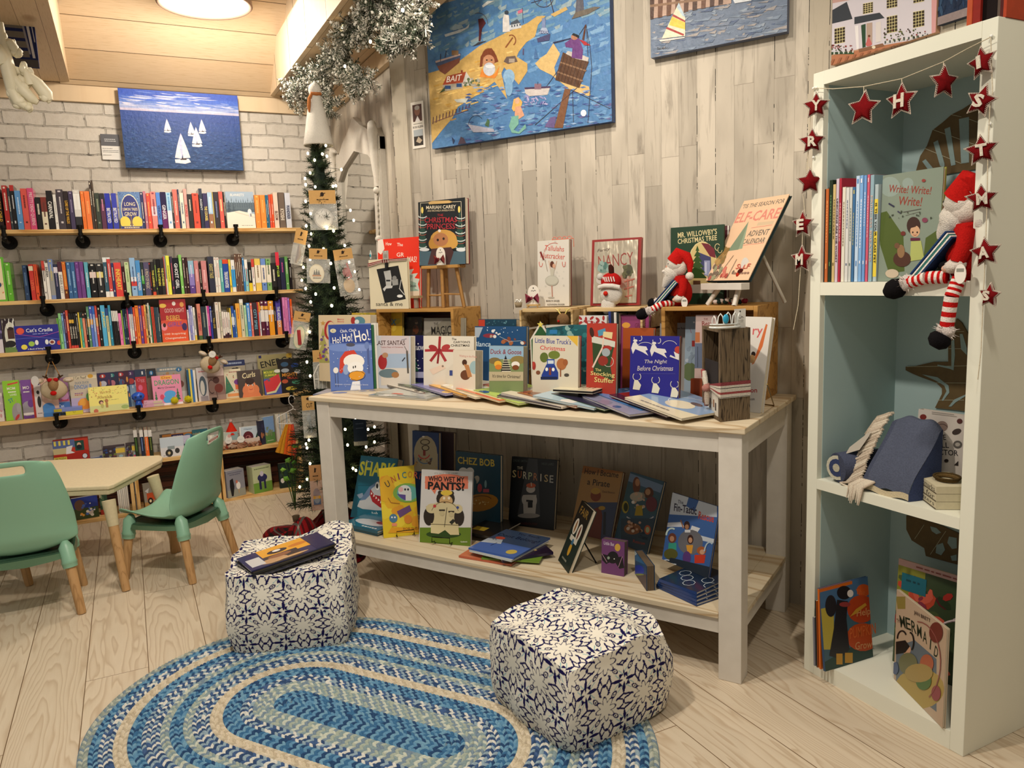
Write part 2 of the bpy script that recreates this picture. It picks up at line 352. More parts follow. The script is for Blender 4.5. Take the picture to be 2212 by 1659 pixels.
# CEILING LAMP
t=thing('ceiling_lamp','round glowing lamp with a brown metal rim on the sloped board ceiling','lamp',(.462,4.0,2.545))
mb=MB();mb.lathe([(.18,.12),(.205,.07),(.212,.0),(.205,-.006),(.19,.0),(.188,.03)],48,'6b5546');mb.build('rim','matte',t)
mb=MB();mb.lathe([(.189,.006),(.1,.003),(.001,0.002)],48);mb.build('diffuser','lamp_glow',t)
mb=MB();mb.tube([(0,0,.10),(0,0,.55)],.008,'6b5546');mb.build('stem','matte',t)
# BIG DISPLAY TABLE
TT=TR((1.535,1.631,0),TANG)
def tp(x,y,z=0):return TT@Vector((x,y,z))
t=thing('display_table','long white painted table with a pale wood top and lower shelf','table',mat=TT)
mb=MB();mb.box(-1.75,.012,-.012,.64,.767,.785);bevel(mb.build('table_top','topboard',t),.003)
for x in(-1.72,-.066-.003):
 for y in(.0,.555):
  mb=MB();mb.box(x,x+.069,y,y+.069,0,.767);bevel(mb.build('leg','whitewood',t),.002)
mb=MB();mb.box(-1.651,-.069,.006,.026,.706,.767);mb.build('front_apron','whitewood',t)
mb=MB();mb.box(-1.651,-.069,.6,.62,.706,.767);mb.build('back_apron','whitewood',t)
for x in(-1.70,-.028):mb=MB();mb.box(x,x+.02,.069,.555,.69,.767);mb.build('side_apron','whitewood',t)
mb=MB();mb.box(-1.651,-.069,-.002,.62,.194,.212);mb.box(-.069,.0,.069,.555,.194,.212);bevel(mb.build('lower_shelf','topboard',t),.002)
mb=MB();mb.box(-1.651,-.069,.006,.026,.146,.194);mb.build('front_rail','whitewood',t)
for x in(-1.70,-.028):mb=MB();mb.box(x,x+.02,.069,.555,.146,.194);mb.build('side_rail','whitewood',t)
# BOOKCASE
BF,B0,B1=1.766,1.605,1.097
t=thing('bookcase','tall white open bookcase with pale blue back at the right edge','bookcase',(BF,B0,0),-Z90)
W=B0-B1;DP=XC-BF-.004
for x in(0,W-.036):mb=MB();mb.box(x,x+.036,0,DP,0,1.762);bevel(mb.build('side_panel','bookcase_white',t),.0015)
for z0,z1,nm in((1.726,1.762,'top_panel'),(1.151,1.187,'shelf'),(.583,.612,'shelf'),(0,.05,'bottom_panel')):
 mb=MB();mb.box(.0361,W-.0361,.0005,DP-.008,z0,z1);mb.build(nm,'bookcase_white',t)
mb=MB();mb.box(.036,W-.036,DP-.008,DP,.05,1.726);mb.build('back_panel','bookcase_back',t)
mb=MB()
for x,s in((.0362,1),):mb.box(x,x+.001,.02,DP-.008,.05,.583);mb.box(x,x+.001,.02,DP-.008,.612,1.151);mb.box(x,x+.001,.02,DP-.008,1.187,1.726)
mb.build('blue_side_lining','bookcase_back',t)
BCM=TR((BF,B0,0),-Z90)
def bp(x,y,z):return BCM@Vector((x,y,z))
# CHILDREN'S TABLE
pz=.42
poly=[onz(233,1049,pz),onz(246,1045,pz),onz(349,992,pz),onz(352,986,pz),onz(346,983,pz),onz(98,994,pz),Vector((-.72,4.5,pz)),Vector((-.79,4.1,pz)),Vector((-.60,3.84,pz))]
ctr=Vector((-.35,4.0,0))
t=thing('kids_table','low cream childrens table with angled corner and beech legs','table',ctr)
loc=[((p-ctr).x,(p-ctr).y)for p in poly];mb=MB();mb.prism(loc,pz-.02,pz,'e2d2ae');bevel(mb.build('table_top','matte',t),.006,3)
loc2=[(p[0]*.985,p[1]*.985)for p in loc];mb=MB();mb.prism(loc2,pz-.042,pz-.0201,'cfc29e');bevel(mb.build('rim','matte',t),.004,2)
for(ft,tpx)in(((273,1276),(244,1062)),((384,1192),(328,1015)),((105,1208),(100,1000)),None and((0,0),(0,0))or((2,1230),(-30,1020))):
 f=onz(*ft,0);d=(Vector((ctr.x,ctr.y,0))-f);d.normalize();top=f+d*.075+Vector((0,0,pz-.042));f=f-ctr;top=top-ctr
 k=f.lerp(top,.74);g=t
 mb=MB();mb.tube([f+Vector((0,0,.001)),k],[.0165,.02],n=16);lg=mb.build('leg','beech',g)
 mb=MB();mb.tube([k-(top-f)*.02,top],[.021,.027],'cfc29e',16);mb.build('socket','matte',lg)
# CHILDREN'S CHAIRS
vcmat('plastic',.35,.4)
def chair(label,x,y,rz,sc=1.,group='green childrens chairs',sticker=None):
 t=thing('kids_chair',label,'chair',mat=TR((x,y,0),rz)@Matrix.Scale(sc,4));GC='86b398';GD='79a88c'
 prof=[(.165,.262,.150),(.15,.272,.155),(.08,.262,.165),(0,.250,.172),(-.08,.25,.178),(-.125,.268,.182),(-.150,.32,.184),(-.165,.39,.180),(-.188,.47,.168),(-.212,.55,.150),(-.228,.61,.130),(-.236,.642,.104)]
 nu,nv=18,33
 def pt(u,v):
  s=v*(len(prof)-1);i=min(int(s),len(prof)-2);k=s-i;a,b=prof[i],prof[i+1];y0=a[0]+(b[0]-a[0])*k;z0=a[1]+(b[1]-a[1])*k;w=a[2]+(b[2]-a[2])*k
  q=2*u-1;e=abs(q)**2.4;back=max(0,min(1,(v-.42)/.15));side=.045*e
  return(w*q*(1 if v<.93 else 1),y0+side*back*1.0,z0+side*(1-back)+(.0 if v<.95 else-.02*e))
 vs=[];
 for j in range(nv+1):
  for i in range(nu+1):vs.append(pt(i/nu,j/nv))
 mb=MB();fs=[]
 for j in range(nv):
  for i in range(nu):
   if j in(nv-4,nv-3)and 6<=i<=11:continue
   fs.append((j*(nu+1)+i,j*(nu+1)+i+1,(j+1)*(nu+1)+i+1,(j+1)*(nu+1)+i))
 mb.add(vs,fs,GC,0,True);o=mb.build('shell','plastic',t)
 so=o.modifiers.new('solid','SOLIDIFY');so.thickness=.008;so.offset=0;subsurf(o,1)
 mb=MB()
 P=[];n=28
 for k in range(n):a=2*math.pi*k/n;P.append((.158*math.copysign(abs(math.cos(a))**.5,math.cos(a)),.0+.148*math.copysign(abs(math.sin(a))**.5,math.sin(a))))
 vs=[(p[0],p[1],.25)for p in P]+[(p[0]*1.03,p[1]*1.03,.215+.012*abs(p[0])/.158)for p in P]
 mb.add(vs,[(i,(i+1)%n,n+(i+1)%n,n+i)for i in range(n)]+[list(range(n))],GD,0,True);s=mb.build('seat_skirt','plastic',t);so=s.modifiers.new('s','SOLIDIFY');so.thickness=.006
 for sx in(-1,1):
  for sy in(-1,1):
   f=Vector((sx*.165,sy*.155-(.02 if sy<0 else 0),0));top=Vector((sx*.135,sy*.125,.262));k=f.lerp(top,.76)
   mb=MB();mb.tube([f,f.lerp(top,.03),k],[.0145,.0165,.019],n=16);lg=mb.build('leg','beech',t)
   mb=MB();a=f.lerp(top,.70);mb.tube([a,f.lerp(top,.76),f.lerp(top,.77),f.lerp(top,.8),f.lerp(top,1.0),f.lerp(top,1.08)+Vector((0,sy*-.006,0))],[.0255,.027,.029,.026,.026,.012],GC,18);mb.build('socket','plastic',lg)
 if sticker:
  mb=MB();paint(mb,.085,.032,E(.5,.5,.48,.36,'f2efe6')+E(.2,.6,.2,.3,'f2efe6')+R(.12,.35,.9,.62,'b5403a')+Ln([.2,.48,.8,.48],.08,'f2efe6'),(-.045,-.2285,.60),(1,0,.14),(0,.2,-.98));mb.build('sticker','print',t)
 return t
chair('green plastic childrens chair seen from behind at the left edge',-.440,3.475,.02)
chair('green plastic childrens chair turned sideways with a red and white sticker',.105,3.63,math.radians(51),sticker=1)
chair('green childrens chair mostly hidden behind the cream table, dark leg visible',-.66,3.91,-Z90+.1)
# RUG
def rug():
 C=Vector((.487,2.005));d=Vector((.59,-.807)).normalized();nrm=Vector((-d.y,d.x));HL=.262;RW=.0118;NR=50
 bl,mx,cr,gr,sg='bl','mx','cr','gr','sg'
 seq=[bl]*5+[sg]*5+[mx]*3+[bl]*4+[cr]*3+[mx]*4+[sg]*2+[bl]*3+[sg]*2+[mx]*4+[bl]*3+[cr]*3+[mx]*3+[bl]*2+[gr]*2+[mx]*2
 seq=seq[:48];q=random.Random(5)
 pal={'bl':['6797b8','43729a','78a4be','2f4d74'],'mx':['e2e0d6','4a6590','9ab0bc','3a5278'],'cr':['dfd2ba','c6b89e','d8cbb0'],'gr':['a3aca0','8f9c97','c2c6b6','7f92a0'],'sg':['cdd2c2','8fa3a6','aeb8aa','8094a4']}
 mb=MB();pos=[]
 for r,key in enumerate(seq):
  r0=r*RW;rc=(r+.5)*RW;per=4*HL+2*math.pi*rc;n=int(per/.0125);sgn=1 if r%2 else-1
  def at(s,rad):
   s=s%per
   if s<2*HL:return C+d*(-HL+s)+nrm*rad
   s2=s-2*HL
   if s2<math.pi*rc:a=s2/rc;return C+d*HL+(nrm*math.cos(a)+d*math.sin(a))*rad
   s3=s2-math.pi*rc
   if s3<2*HL:return C+d*(HL-s3)-nrm*rad
   a=(s3-2*HL)/rc;return C-d*HL+(-nrm*math.cos(a)-d*math.sin(a))*rad
  st=per/n
  for k in range(n):
   c=pal[key][(k+r)%len(pal[key])]if q.random()<.85 else q.choice(pal[key]);s=k*st;sk=sgn*st*.45
   p=[at(s-sk,r0),at(s+st-sk,r0),at(s+st+sk,r0+RW),at(s+sk,r0+RW)];m=at(s+st/2,rc)
   vs=[(x.x,x.y,.0055)for x in p]+[((x.x*.45+m.x*.55),(x.y*.45+m.y*.55),.0105)for x in p]
   mb.add(vs,[(4,5,6,7),(0,1,5,4),(1,2,6,5),(2,3,7,6),(3,0,4,7)],c,0,True)
 n=120;RR=len(seq)*RW+.002;P=[]
 for k in range(n):
  a=2*math.pi*k/n;c=C+d*(HL if math.sin(a)>0 else-HL);v=c+(nrm*math.cos(a)+d*math.sin(a))*RR;P.append((v.x,v.y))
 mb.prism(P[::-1],.0005,.0056,'6f8694');o=mb.build('braided_rug','cloth');tag(o,'oval braided rug in blue, cream and grey rings on the floor','rug')
rug()
# POUFS
def pouf_pattern(u,v):
 """printed lattice of eight-point stars; returns 0 white, 1 navy, 2 pale teal"""
 T_=1.0;x=np.mod(u,1)-.5;y=np.mod(v,1)-.5;ax,ay=np.abs(x),np.abs(y);r=np.hypot(x,y);th=np.arctan2(y,x)
 out=np.zeros_like(u);hx,hy=.5-ax,.5-ay;rc=np.hypot(hx,hy)
 thc=np.arctan2(hy,hx)
 def band(c):out[c]=1
 m=np.minimum(ax,ay);L=np.maximum(ax,ay)
 band((m<.042*np.sin(np.clip((L-.03)/.32,0,1)*np.pi))&(L>.03)&(L<.35))
 dg=np.abs(ax-ay)/1.414;dl=(ax+ay)/1.414
 band((dg<.07*(1-np.clip((dl-.12)/.11,0,1)))&(dl>.11)&(dl<.23)&(dl>.12+.0*dg))
 e=np.hypot((dl-.37)/.082,dg/.048);band((e<1.12)&(e>.62));band(e<.30)
 k1=np.abs(L-(.33+.38*m));band((k1<.022)&(m<.22));band((np.abs(L+m*.42-.455)<.018)&(m<.19)&(m>.02))
 s8=.14+.125*np.abs(np.cos(4*thc))**1.3;band((np.abs(rc-s8)<.018)&(rc>.12))
 e2=np.hypot(m/.035,(.5-L)/.05);band(e2<1.05)
 teal=(out==0)&(np.abs(dg-.062)<.010)&(dl>.12)&(dl<.30);out[teal]=2
 return out
def pouf(label,fr,rz,a=.385,h=.25,dome=.03,tilt=0,seed=1,tile=.115,lump=.0):
 """rounded cube of printed cotton; three sheets of the cube sampled finely, colour per vertex"""
 N=210;q=random.Random(seed);V=[];F=[];Cc=[];base=0;ph=[q.uniform(0,6)for _ in range(8)]
 hs=a/2
 def shape(X,Y,Z):
  bul=1+.09*np.sin(np.pi*np.clip(Z,0,1))*(1-.35*np.maximum(np.abs(X),np.abs(Y))*0)
  mx=np.maximum(np.abs(X),np.abs(Y));mn=np.minimum(np.abs(X),np.abs(Y));rr=np.hypot(X,Y)
  rnd=np.where(mx>0,(1-.075*(mn/np.maximum(mx,1e-6))**4*mx**2),1)
  x=X*hs*bul*rnd;y=Y*hs*bul*rnd
  top=dome*(1-.85*rr**2*.6)*(Z)-.03*np.abs(X*Y)**3*Z*0
  z=Z*h+top+lump*np.exp(-((X-.75)**2+(Y-.75)**2)*3)*Z+tilt*X*Z
  w=.006*(np.sin(X*7+ph[0]+Y*3)+np.sin(Y*8+ph[1]+Z*5)+np.sin(Z*9+ph[2]+X*4))
  sq=np.clip(Z,0,1)
  x=x+w*.6*np.sign(X)*(1-0);z=z+w*.7*sq
  ed=np.exp(-((mx-1)/.06)**2)*np.exp(-((Z-1)/.08)**2);z=z+.006*ed;x=x*(1+.012*ed);y=y*(1+.012*ed)
  z=np.maximum(z-.018*(mx>.93)*np.exp(-(Z/.06)**2)*0,0.002)
  return x,y,z
 g=np.linspace(-1,1,N+1);tv=np.linspace(0,1,int(N*.72)+1)
 sheets=[]
 A,B=np.meshgrid(g,g);sheets.append((A,B,np.ones_like(A),A*hs,B*hs))
 A,Zz=np.meshgrid(g,tv)
 for(X,Y,u)in((A,-np.ones_like(A),A),(A,np.ones_like(A),-A),(-np.ones_like(A),A,-A),(np.ones_like(A),A,A)):sheets.append((X,Y,Zz,u*hs,Zz*h))
 for si,(X,Y,Z,u,v)in enumerate(sheets):
  x,y,z=shape(X,Y,Z);nr,nc=X.shape
  p=pouf_pattern(u/tile+si*.37+.2,v/tile+si*.21);col=np.zeros((nr*nc,4),np.float32);pr=p.ravel()
  for k,hx_ in((0,'e6e0d0'),(1,'17124a'),(2,'8fb6b8')):col[pr==k]=(*lin(hx_),1)
  V.append(np.stack([x.ravel(),y.ravel(),z.ravel()],1));idx=np.arange(nr*nc).reshape(nr,nc)+base
  F.append(np.stack([idx[:-1,:-1].ravel(),idx[:-1,1:].ravel(),idx[1:,1:].ravel(),idx[1:,:-1].ravel()],1));Cc.append(col);base+=nr*nc
 V=np.concatenate(V).astype(np.float32);F=np.concatenate(F).astype(np.int32);Cc=np.concatenate(Cc)
 me=bpy.data.meshes.new('pouf');me.vertices.add(len(V));me.vertices.foreach_set('co',V.ravel());me.loops.add(F.size);me.loops.foreach_set('vertex_index',F.ravel())
 me.polygons.add(len(F));me.polygons.foreach_set('loop_start',np.arange(0,F.size,4,dtype=np.int32));me.polygons.foreach_set('loop_total',np.full(len(F),4,np.int32))
 me.polygons.foreach_set('use_smooth',np.ones(len(F),bool));ca=me.color_attributes.new('Col','FLOAT_COLOR','POINT');ca.data.foreach_set('color',Cc.ravel());me.update(calc_edges=True);me.materials.append(M['cotton'])
 o=bpy.data.objects.new('pouf',me);S.collection.objects.link(o);o.matrix_world=TR(fr,rz)
 tag(o,label,'pouf','navy and white printed floor poufs');return o
vcmat('cotton',.9,.15)
pouf('navy and white patterned pouf carrying a pile of magazines',(.45,2.74,.008),math.radians(-20),a=.40,h=.265,dome=.0,seed=3,lump=.055)
pouf('navy and white patterned pouf standing alone nearest the camera',(1.062,1.785,.008),math.radians(8),a=.375,h=.225,dome=.045,seed=7)
# BOOKS: BUILDERS
PG='d9cfb8'
def book(label,w,h,t,col,art=None,mat=None,spine=None,group=None,fin='print',parent=None,pap=False,cat='book',name='book',art_back=None,pages=PG,board=False,curl=0):
 """upright book: front cover faces local -y, origin at the bottom centre of the front cover"""
 sp=spine or col;k=.0 if pap else .0022;c=.0012 if pap else .0022
 mb=MB();mb.box(-w/2,w/2,0,c,0,h,col);mb.box(-w/2,w/2,t-c,t,0,h,sp);mb.box(-w/2,-w/2+c,c,t-c,0,h,sp)
 if art:paint(mb,w,h,art,(-w/2,0,h))
 o=mb.build(name,fin,parent,mat)
 if label:tag(o,label,cat,group)
 pb=MB()
 if board:
  n=max(3,int(t/.0035))
  for i in range(n):y=c+(t-2*c)*i/n;pb.box(-w/2+c,w/2-.0005-.0012*(i%2),y,y+(t-2*c)/n*.8,.0006,h-.0006,pages)
 else:pb.box(-w/2+c,w/2-k-.0004,c+.0002,t-c-.0002,k+.0003,h-k-.0003,pages)
 pb.build('page_block','matte',o);return o
def spinebook(label,x,y,z,w,h,d,col,bands=(),txt=None,tc='e8e2d0',rz=0,lean=0,group=None,seed=0,finm='print',fine=True):
 """book on a shelf with the spine to the room; x,y,z bottom left of the spine; bands = (v0,v1,colour)"""
 mb=MB();g=.0003;mb.box(g,w-g,0,.002,0,h,col);mb.box(g,.0016,.002,d,0,h,col);mb.box(w-.0016,w-g,.002,d,0,h,col)
 it=[]
 for b in bands:it+=R(0,b[0],1,b[1],b[2])
 q=random.Random(seed)
 if txt:it+=[('t',txt[0],.5,txt[1],txt[2]*h/w,.62 if len(txt)<4 else txt[3],tc,90,.02,0)]
 elif w>.007:
  a=q.uniform(.12,.3);b=a+q.uniform(.3,.45);y0=a;wd=q.uniform(.2,.34)
  while y0<b:s=q.uniform(.012,.035);it+=R(.5-wd/2*1.0,y0,.5+wd/2,y0+s,tc);y0+=s+.008
  if q.random()<.6:it+=R(.34,.80,.66,.80+q.uniform(.02,.06),tc)
  if q.random()<.35:it+=R(.3,.03,.7,.07,tc)
 if it:
  fixed=[]
  for i_ in it:
   if i_[0]=='t':fixed.append(('T',i_))
   else:fixed.append(i_)
  pl=[i_ for i_ in fixed if i_[0]!='T'];paint(mb,w,h,pl,(0,0,h))
  for _,i_ in[f for f in fixed if f[0]=='T']:
   vs,fs=textmesh(i_[1],.02,0);L=txt[2]*h;cw=w*(.62 if len(txt)<4 else txt[3])
   mb.add([(w/2-0+vy*cw,-.0012,h*(1-txt[1])-vx*L)for vx,vy in vs],fs,i_[6])
 o=mb.build('book',finm,None,TR((x,y,z),rz)@Matrix.Rotation(lean,4,'Y'))
 tag(o,label,'book',group);pb=MB();pb.box(.0017,w-.0017,.0021,d-.001,.0025,h-.0025,PG);pb.build('page_block','matte',o);return o
CN=[('black','1c1a1a'),('dark grey','45444a'),('grey','8c8c8c'),('white','ece8e0'),('cream','e2d8b8'),('brown','6b4a30'),('dark red','7a1c20'),('red','c8302a'),('orange','ef7d30'),('coral','df7266'),('yellow','e8cc4a'),('lime green','c4dc50'),('green','5c9a4c'),('dark green','234636'),('teal','3c8f96'),('light blue','8fbbe0'),('sky blue','4f9fdc'),('blue','3558b0'),('navy','1e2a50'),('purple','6a3f92'),('lilac','9a94cc'),('pink','ea8cbc'),('magenta','cc3a80'),('maroon','561a30'),('mauve','b0808c'),('tan','c8a070')]
def cname(h):
 r=[int(h[i:i+2],16)for i in(0,2,4)];return min(CN,key=lambda c:sum((a-b)**2 for a,b in zip(r,[int(c[1][i:i+2],16)for i in(0,2,4)])))[0]
ORD=['leftmost','second','third','fourth','fifth','sixth','seventh','eighth','ninth','tenth']
def ordn(i):
 if i==0:return 'leftmost'
 i+=1;s={1:'st',2:'nd',3:'rd'}.get(i%10 if i%100 not in(11,12,13)else 0,'th');return ORD[i-1]if i<=10 else str(i)+s
def row(data,zs,xo,yo,sc,shelfname,group,start,base=None,plane=YF+.012):
 """data: (x0,x1,ytop,colour[,textcolour[,text or None[,bands]]]) in enlarged-view pixels along the shelf front"""
 out=[];n=start
 cols=[d[3]for d in data]
 for i,d in enumerate(data):
  x0,x1=xo+d[0]/sc,xo+d[1]/sc;yt=yo+d[2]/sc
  bx=(x0+x1)/2;p=Vector((0,plane,zs))
  a=onp(x0,base(x0),(0,plane),(0,1));b=onp(x1,base(x1),(0,plane),(0,1));w=max(.0045,b.x-a.x-.0004)
  tpt=onp(bx,yt,(0,plane),(0,1));h=tpt.z-zs;h=max(.09,min(h,.32))
  tc=d[4]if len(d)>4 and d[4]else('e8dfc8' if sum(lin(d[3]))<1.2 else '3a2f38');tx=d[5]if len(d)>5 else None;bd=d[6]if len(d)>6 else()
  thick='thin' if w<.016 else('thick' if w>.03 else '')
  lf='the end' if i==0 and n==0 else cname(cols[i-1])if i else 'other';rg=cname(cols[i+1])if i+1<len(cols)else 'other'
  lab=('%s %s spine %s from left, %s, between %s and %s'%(thick,cname(d[3]),ordn(n)if n else 'first',shelfname,lf,rg)).strip()
  y=plane+random.Random(i*7+n).uniform(0,.006)
  spinebook(lab,a.x+.0002,y,zs+.0004,w,h,min(.15,YB-y-.01),d[3],bd,tx,tc,group=group,seed=n*13+int(zs*100),finm='gloss' if i%3==0 else 'print');n+=1
 return n
def face(label,bl,br,yt,z,art,col='888888',t=.02,lean=.18,group=None,pap=False,spine=None,fin='print',vert=None,board=False,pages=PG,lift=0):
 """face-out book standing on height z: bl, br = pixels of the bottom front corners, yt = pixel y of the top above bl"""
 a,b=onp(*bl,(0,YF+.012),(0,1)),onp(*br,(0,YF+.012),(0,1));a.z=b.z=z;d=b-a;w=d.length;rz=math.atan2(d.y,d.x);c=(a+b)/2;n=Vector((d.y,-d.x,0)).normalized()
 up=Vector((-n.x*math.sin(lean),-n.y*math.sin(lean),math.cos(lean)));nn=d.normalized().cross(up)
 xt=bl[0]+(vert if vert is not None else(bl[1]-yt)*-.03);r=onp(xt,yt,a,nn);h=(r-a).dot(up)
 return book(label,w,max(h,.03),t,col,art,TR(c+Vector((0,0,.0006+lift)),rz,-lean),spine,group,fin,pap=pap,board=board,pages=pages)
# WALL SHELVES
def shelf(z,label,br,t=.02):
 th=thing('wall_shelf',label,'shelf',(0,YF,z),0,'pipe bracket shelves on the brick wall')
 mb=MB();mb.box(-1.6,.985 if z>1.5 else .95,0,.175,-t,0);bevel(mb.build('board','pine',th),.002)
 for px in br:
  x=onp(px,base_y(z,px),(0,YF),(0,1)).x;p=[]
  mb=MB();mb.tube([(x,-.012,.012),(x,-.012,-.05)],.0095,'1d1a17',12);mb.tube([(x,-.012,-.02),(x,-.012,-.034)],.0125,'1d1a17',12)
  mb.tube([(x,-.012,-.045),(x,.0,-.056),(x,.175,-.056)],.0095,'1d1a17',12);mb.ball((x,-.012,-.048),.0135,'1d1a17',8);pp=mb.build('pipe_bracket','blackmetal',th)
  mb=MB();mb.tube([(x,-.012,.006),(x,-.012,.02)],.014,'1d1a17',12);mb.build('end_cap','blackmetal',pp)
  mb=MB();mb.tube([(x,.170,-.056),(x,.1795,-.056)],.036,'1d1a17',24);mb.tube([(x,.160,-.056),(x,.172,-.056)],.017,'1d1a17',16);mb.build('wall_flange','blackmetal',pp)
Z1,Z2,Z3,Z4=1.568,1.208,.945,.590
_bs={Z1:(495.2,-.0028),Z2:(650.4,-.038),Z3:(761.5,-.060),Z4:(916,-.111)}
def base_y(z,x):
 P=proj((onp(x,600,(0,YF),(0,1)).x,YF,z));return P[1]
shelf(Z1,'top pine shelf of the brick wall, under the sailboat picture',(8,173,347,509))
shelf(Z2,'second pine shelf from the top on the brick wall',(93,274,439,596))
shelf(Z3,'third pine shelf from the top, fairy tale and girls books row',(105,289,451,618))
shelf(Z4,'lowest pine shelf of the brick wall with face-out picture books',(122,299,463,628))
O,BK='ef7a33','1d1918'
r1=[(0,55,200,'2a1512','d9a830',('THE CAUL CHILD',.45,.7)),(75,133,165,'b02a28','f0e0d0'),(135,163,195,'3a4248'),(165,213,160,'23201f','eeeeee',None,((0,.13,'b8322c'),)),(215,283,225,'5f97cf','d8ecff'),(285,358,200,'dd5a50','5a1a18'),(360,434,195,'d64f7d','f6c8d0',('PRETTY DEAD QUEENS',.5,.8)),
      (440,503,300,'161210'),(505,573,300,'e6dcc0','5a2a20',None,((0,.45,'7a2b20'),)),(575,648,225,'201c1c','f0ece4',('CARNIVAL',.5,.45)),(652,688,270,'e8e4dc','8a8680'),(690,773,210,'3a3038','cfc8c8'),(775,828,230,'2b2020','e0a830',('LORE OF THE WILDS',.55,.6)),(830,883,230,'3d2f52','9a90b0'),(887,963,215,'1c1a1e','e8e4dc',None,((0,.68,'d8d4cc'),(.1,.5,'f0eee8'))),(970,1014,230,O,'f8a860'),(1016,1078,230,O,'f8a860'),  # first entry is no book: near-black filler painted for a shadow gap
      (1080,1104,115,'3b2a22'),(1106,1130,105,'4b3a2c'),(1132,1188,250,'2c3628','9aa080'),(1190,1243,255,'5a2545','e090b0',None,((0,.3,'1e1a20'),)),(1246,1309,255,'2b35a8','f2f2f2',('BETRAYED',.62,.42)),(1322,1383,255,'2b35a8','f2f2f2',('BETRAYED',.62,.42)),
      (1655,1690,240,'23265a'),(1692,1724,230,'c07c8c'),(1726,1765,255,'e04a35','f0c060')]
n=row(r1,Z1,0,370,5.352,'top wall shelf','books on the top wall shelf',0,lambda x:495)
r1b=[(22,60,255,'dc4a34'),(62,124,235,'e08a80','8a2a40',None,((.4,.65,'e8d8e0'),)),(126,174,245,'4f86d8','1a2a60',('VINCENT',.55,.4)),(176,240,240,'6a2a62','f0e8f0',('GINGER',.55,.4),((0,.5,'2a1f48'),)),(243,297,245,'e4eaf2','5a9ad0',None,((0,.5,'a8cfe8'),)),(300,318,240,'2a2a30'),(320,374,210,'e0766a','f6d8c8'),(376,394,210,'232850'),(396,442,250,'e8e2cf','4a6a80'),(446,482,205,'e7a59b','c03a3a',('BOUNCE',.55,.3)),(484,538,265,'1c1414'),(541,614,255,'d8482e','8a2418'),
       (622,660,200,'30384a','d0d0d0',('AGENT',.4,.3)),(663,714,255,'2a2050','f0d860',('THE COUNSEL',.58,.42)),(717,770,245,'9a6a4a','e0ecf4',None,((0,.6,'a9c7e0'),)),(772,778,240,'d8c060'),(782,843,240,'271a22','7080b0'),(846,893,235,'d9584a','f6e0a0'),(895,914,238,'1c1618'),
       (1256,1315,275,'f08a2c','f8b868'),(1318,1379,275,'f08a2c','f8b868'),(1382,1400,275,'2d6a88'),(1401,1417,275,'2d6a88'),(1419,1441,270,'d8482c'),(1443,1469,268,'e8572e'),(1472,1525,245,'e3cdb8','6a3a30',('BLOOM',.65,.25)),(1532,1600,245,'6b5a4c','e8dcc8',('KYOSHI',.62,.32)),(1606,1668,250,'d7d9e2','28345a',('WANDERER',.55,.4))]
n=row(r1b,Z1,320,370,5.352,'top wall shelf','books on the top wall shelf',n,lambda x:495)
GOLDT='efe2b0'
face('blue book with lemon trees under an arch, front cover out on the top shelf',(262,493.5),(309,493.5),414.5,Z1,R(0,0,1,1,'5f82b4')+D(60,0,0,1,.4,.02,['8fb0d0','3f5f9a'],3,.8)+E(.5,.5,.42,.44,'efe6c0')+G([.5,.05,.85,.3,.15,.3],'efe6c0')+E(.5,.5,.39,.41,'2b2f7a')+E(.22,.82,.24,.16,'efd654')+E(.78,.82,.24,.16,'efd654')+G([.47,.98,.49,.6,.52,.6,.54,.98],'8a6a3a')+T('LONG',.5,.33,.5,.1,GOLDT)+T('LEMON TREES',.5,.47,.68,.075,GOLDT)+T('GROW',.5,.6,.56,.11,GOLDT)+R(.02,.93,.98,1,'2b2f7a')+Q(.15,.85,.965,.03,'e8d8a0'),'2b2f7a',.03,.02,'books on the top wall shelf')
face('square comic cover with snowy forest, front cover out on the top shelf',(492.5,493.5),(553,493),414,Z1,R(0,0,1,1,'9fb2c4')+R(0,.3,1,.56,'4f5f6a')+sum([Tree(.04+.083*i,.14+.1*math.sin(i*1.7)**2,.48,.1,'5c6c76',3,'5c6c76')for i in range(12)],[])+Tree(.1,.22,.62,.2,'3a4a58',4)+Tree(.26,.3,.6,.16,'44545f',4)+G([0,.58,.45,.52,1,.62,1,1,0,1],'eee4d2')+G([.3,.54,1,.7,1,.72,.3,.57],'d8cdbb')+E(.82,.55,.07,.08,'e8e8ea')+R(.79,.6,.83,.7,'d8dadf')+R(.84,.6,.87,.68,'3a3a40')+T('BLANKETS',.42,.09,.5,.07,'f4f0e8',sh=.2)+Q(.5,.9,.93,.012,'8a8478'),'e8e0d0',.02,.02,'books on the top wall shelf')
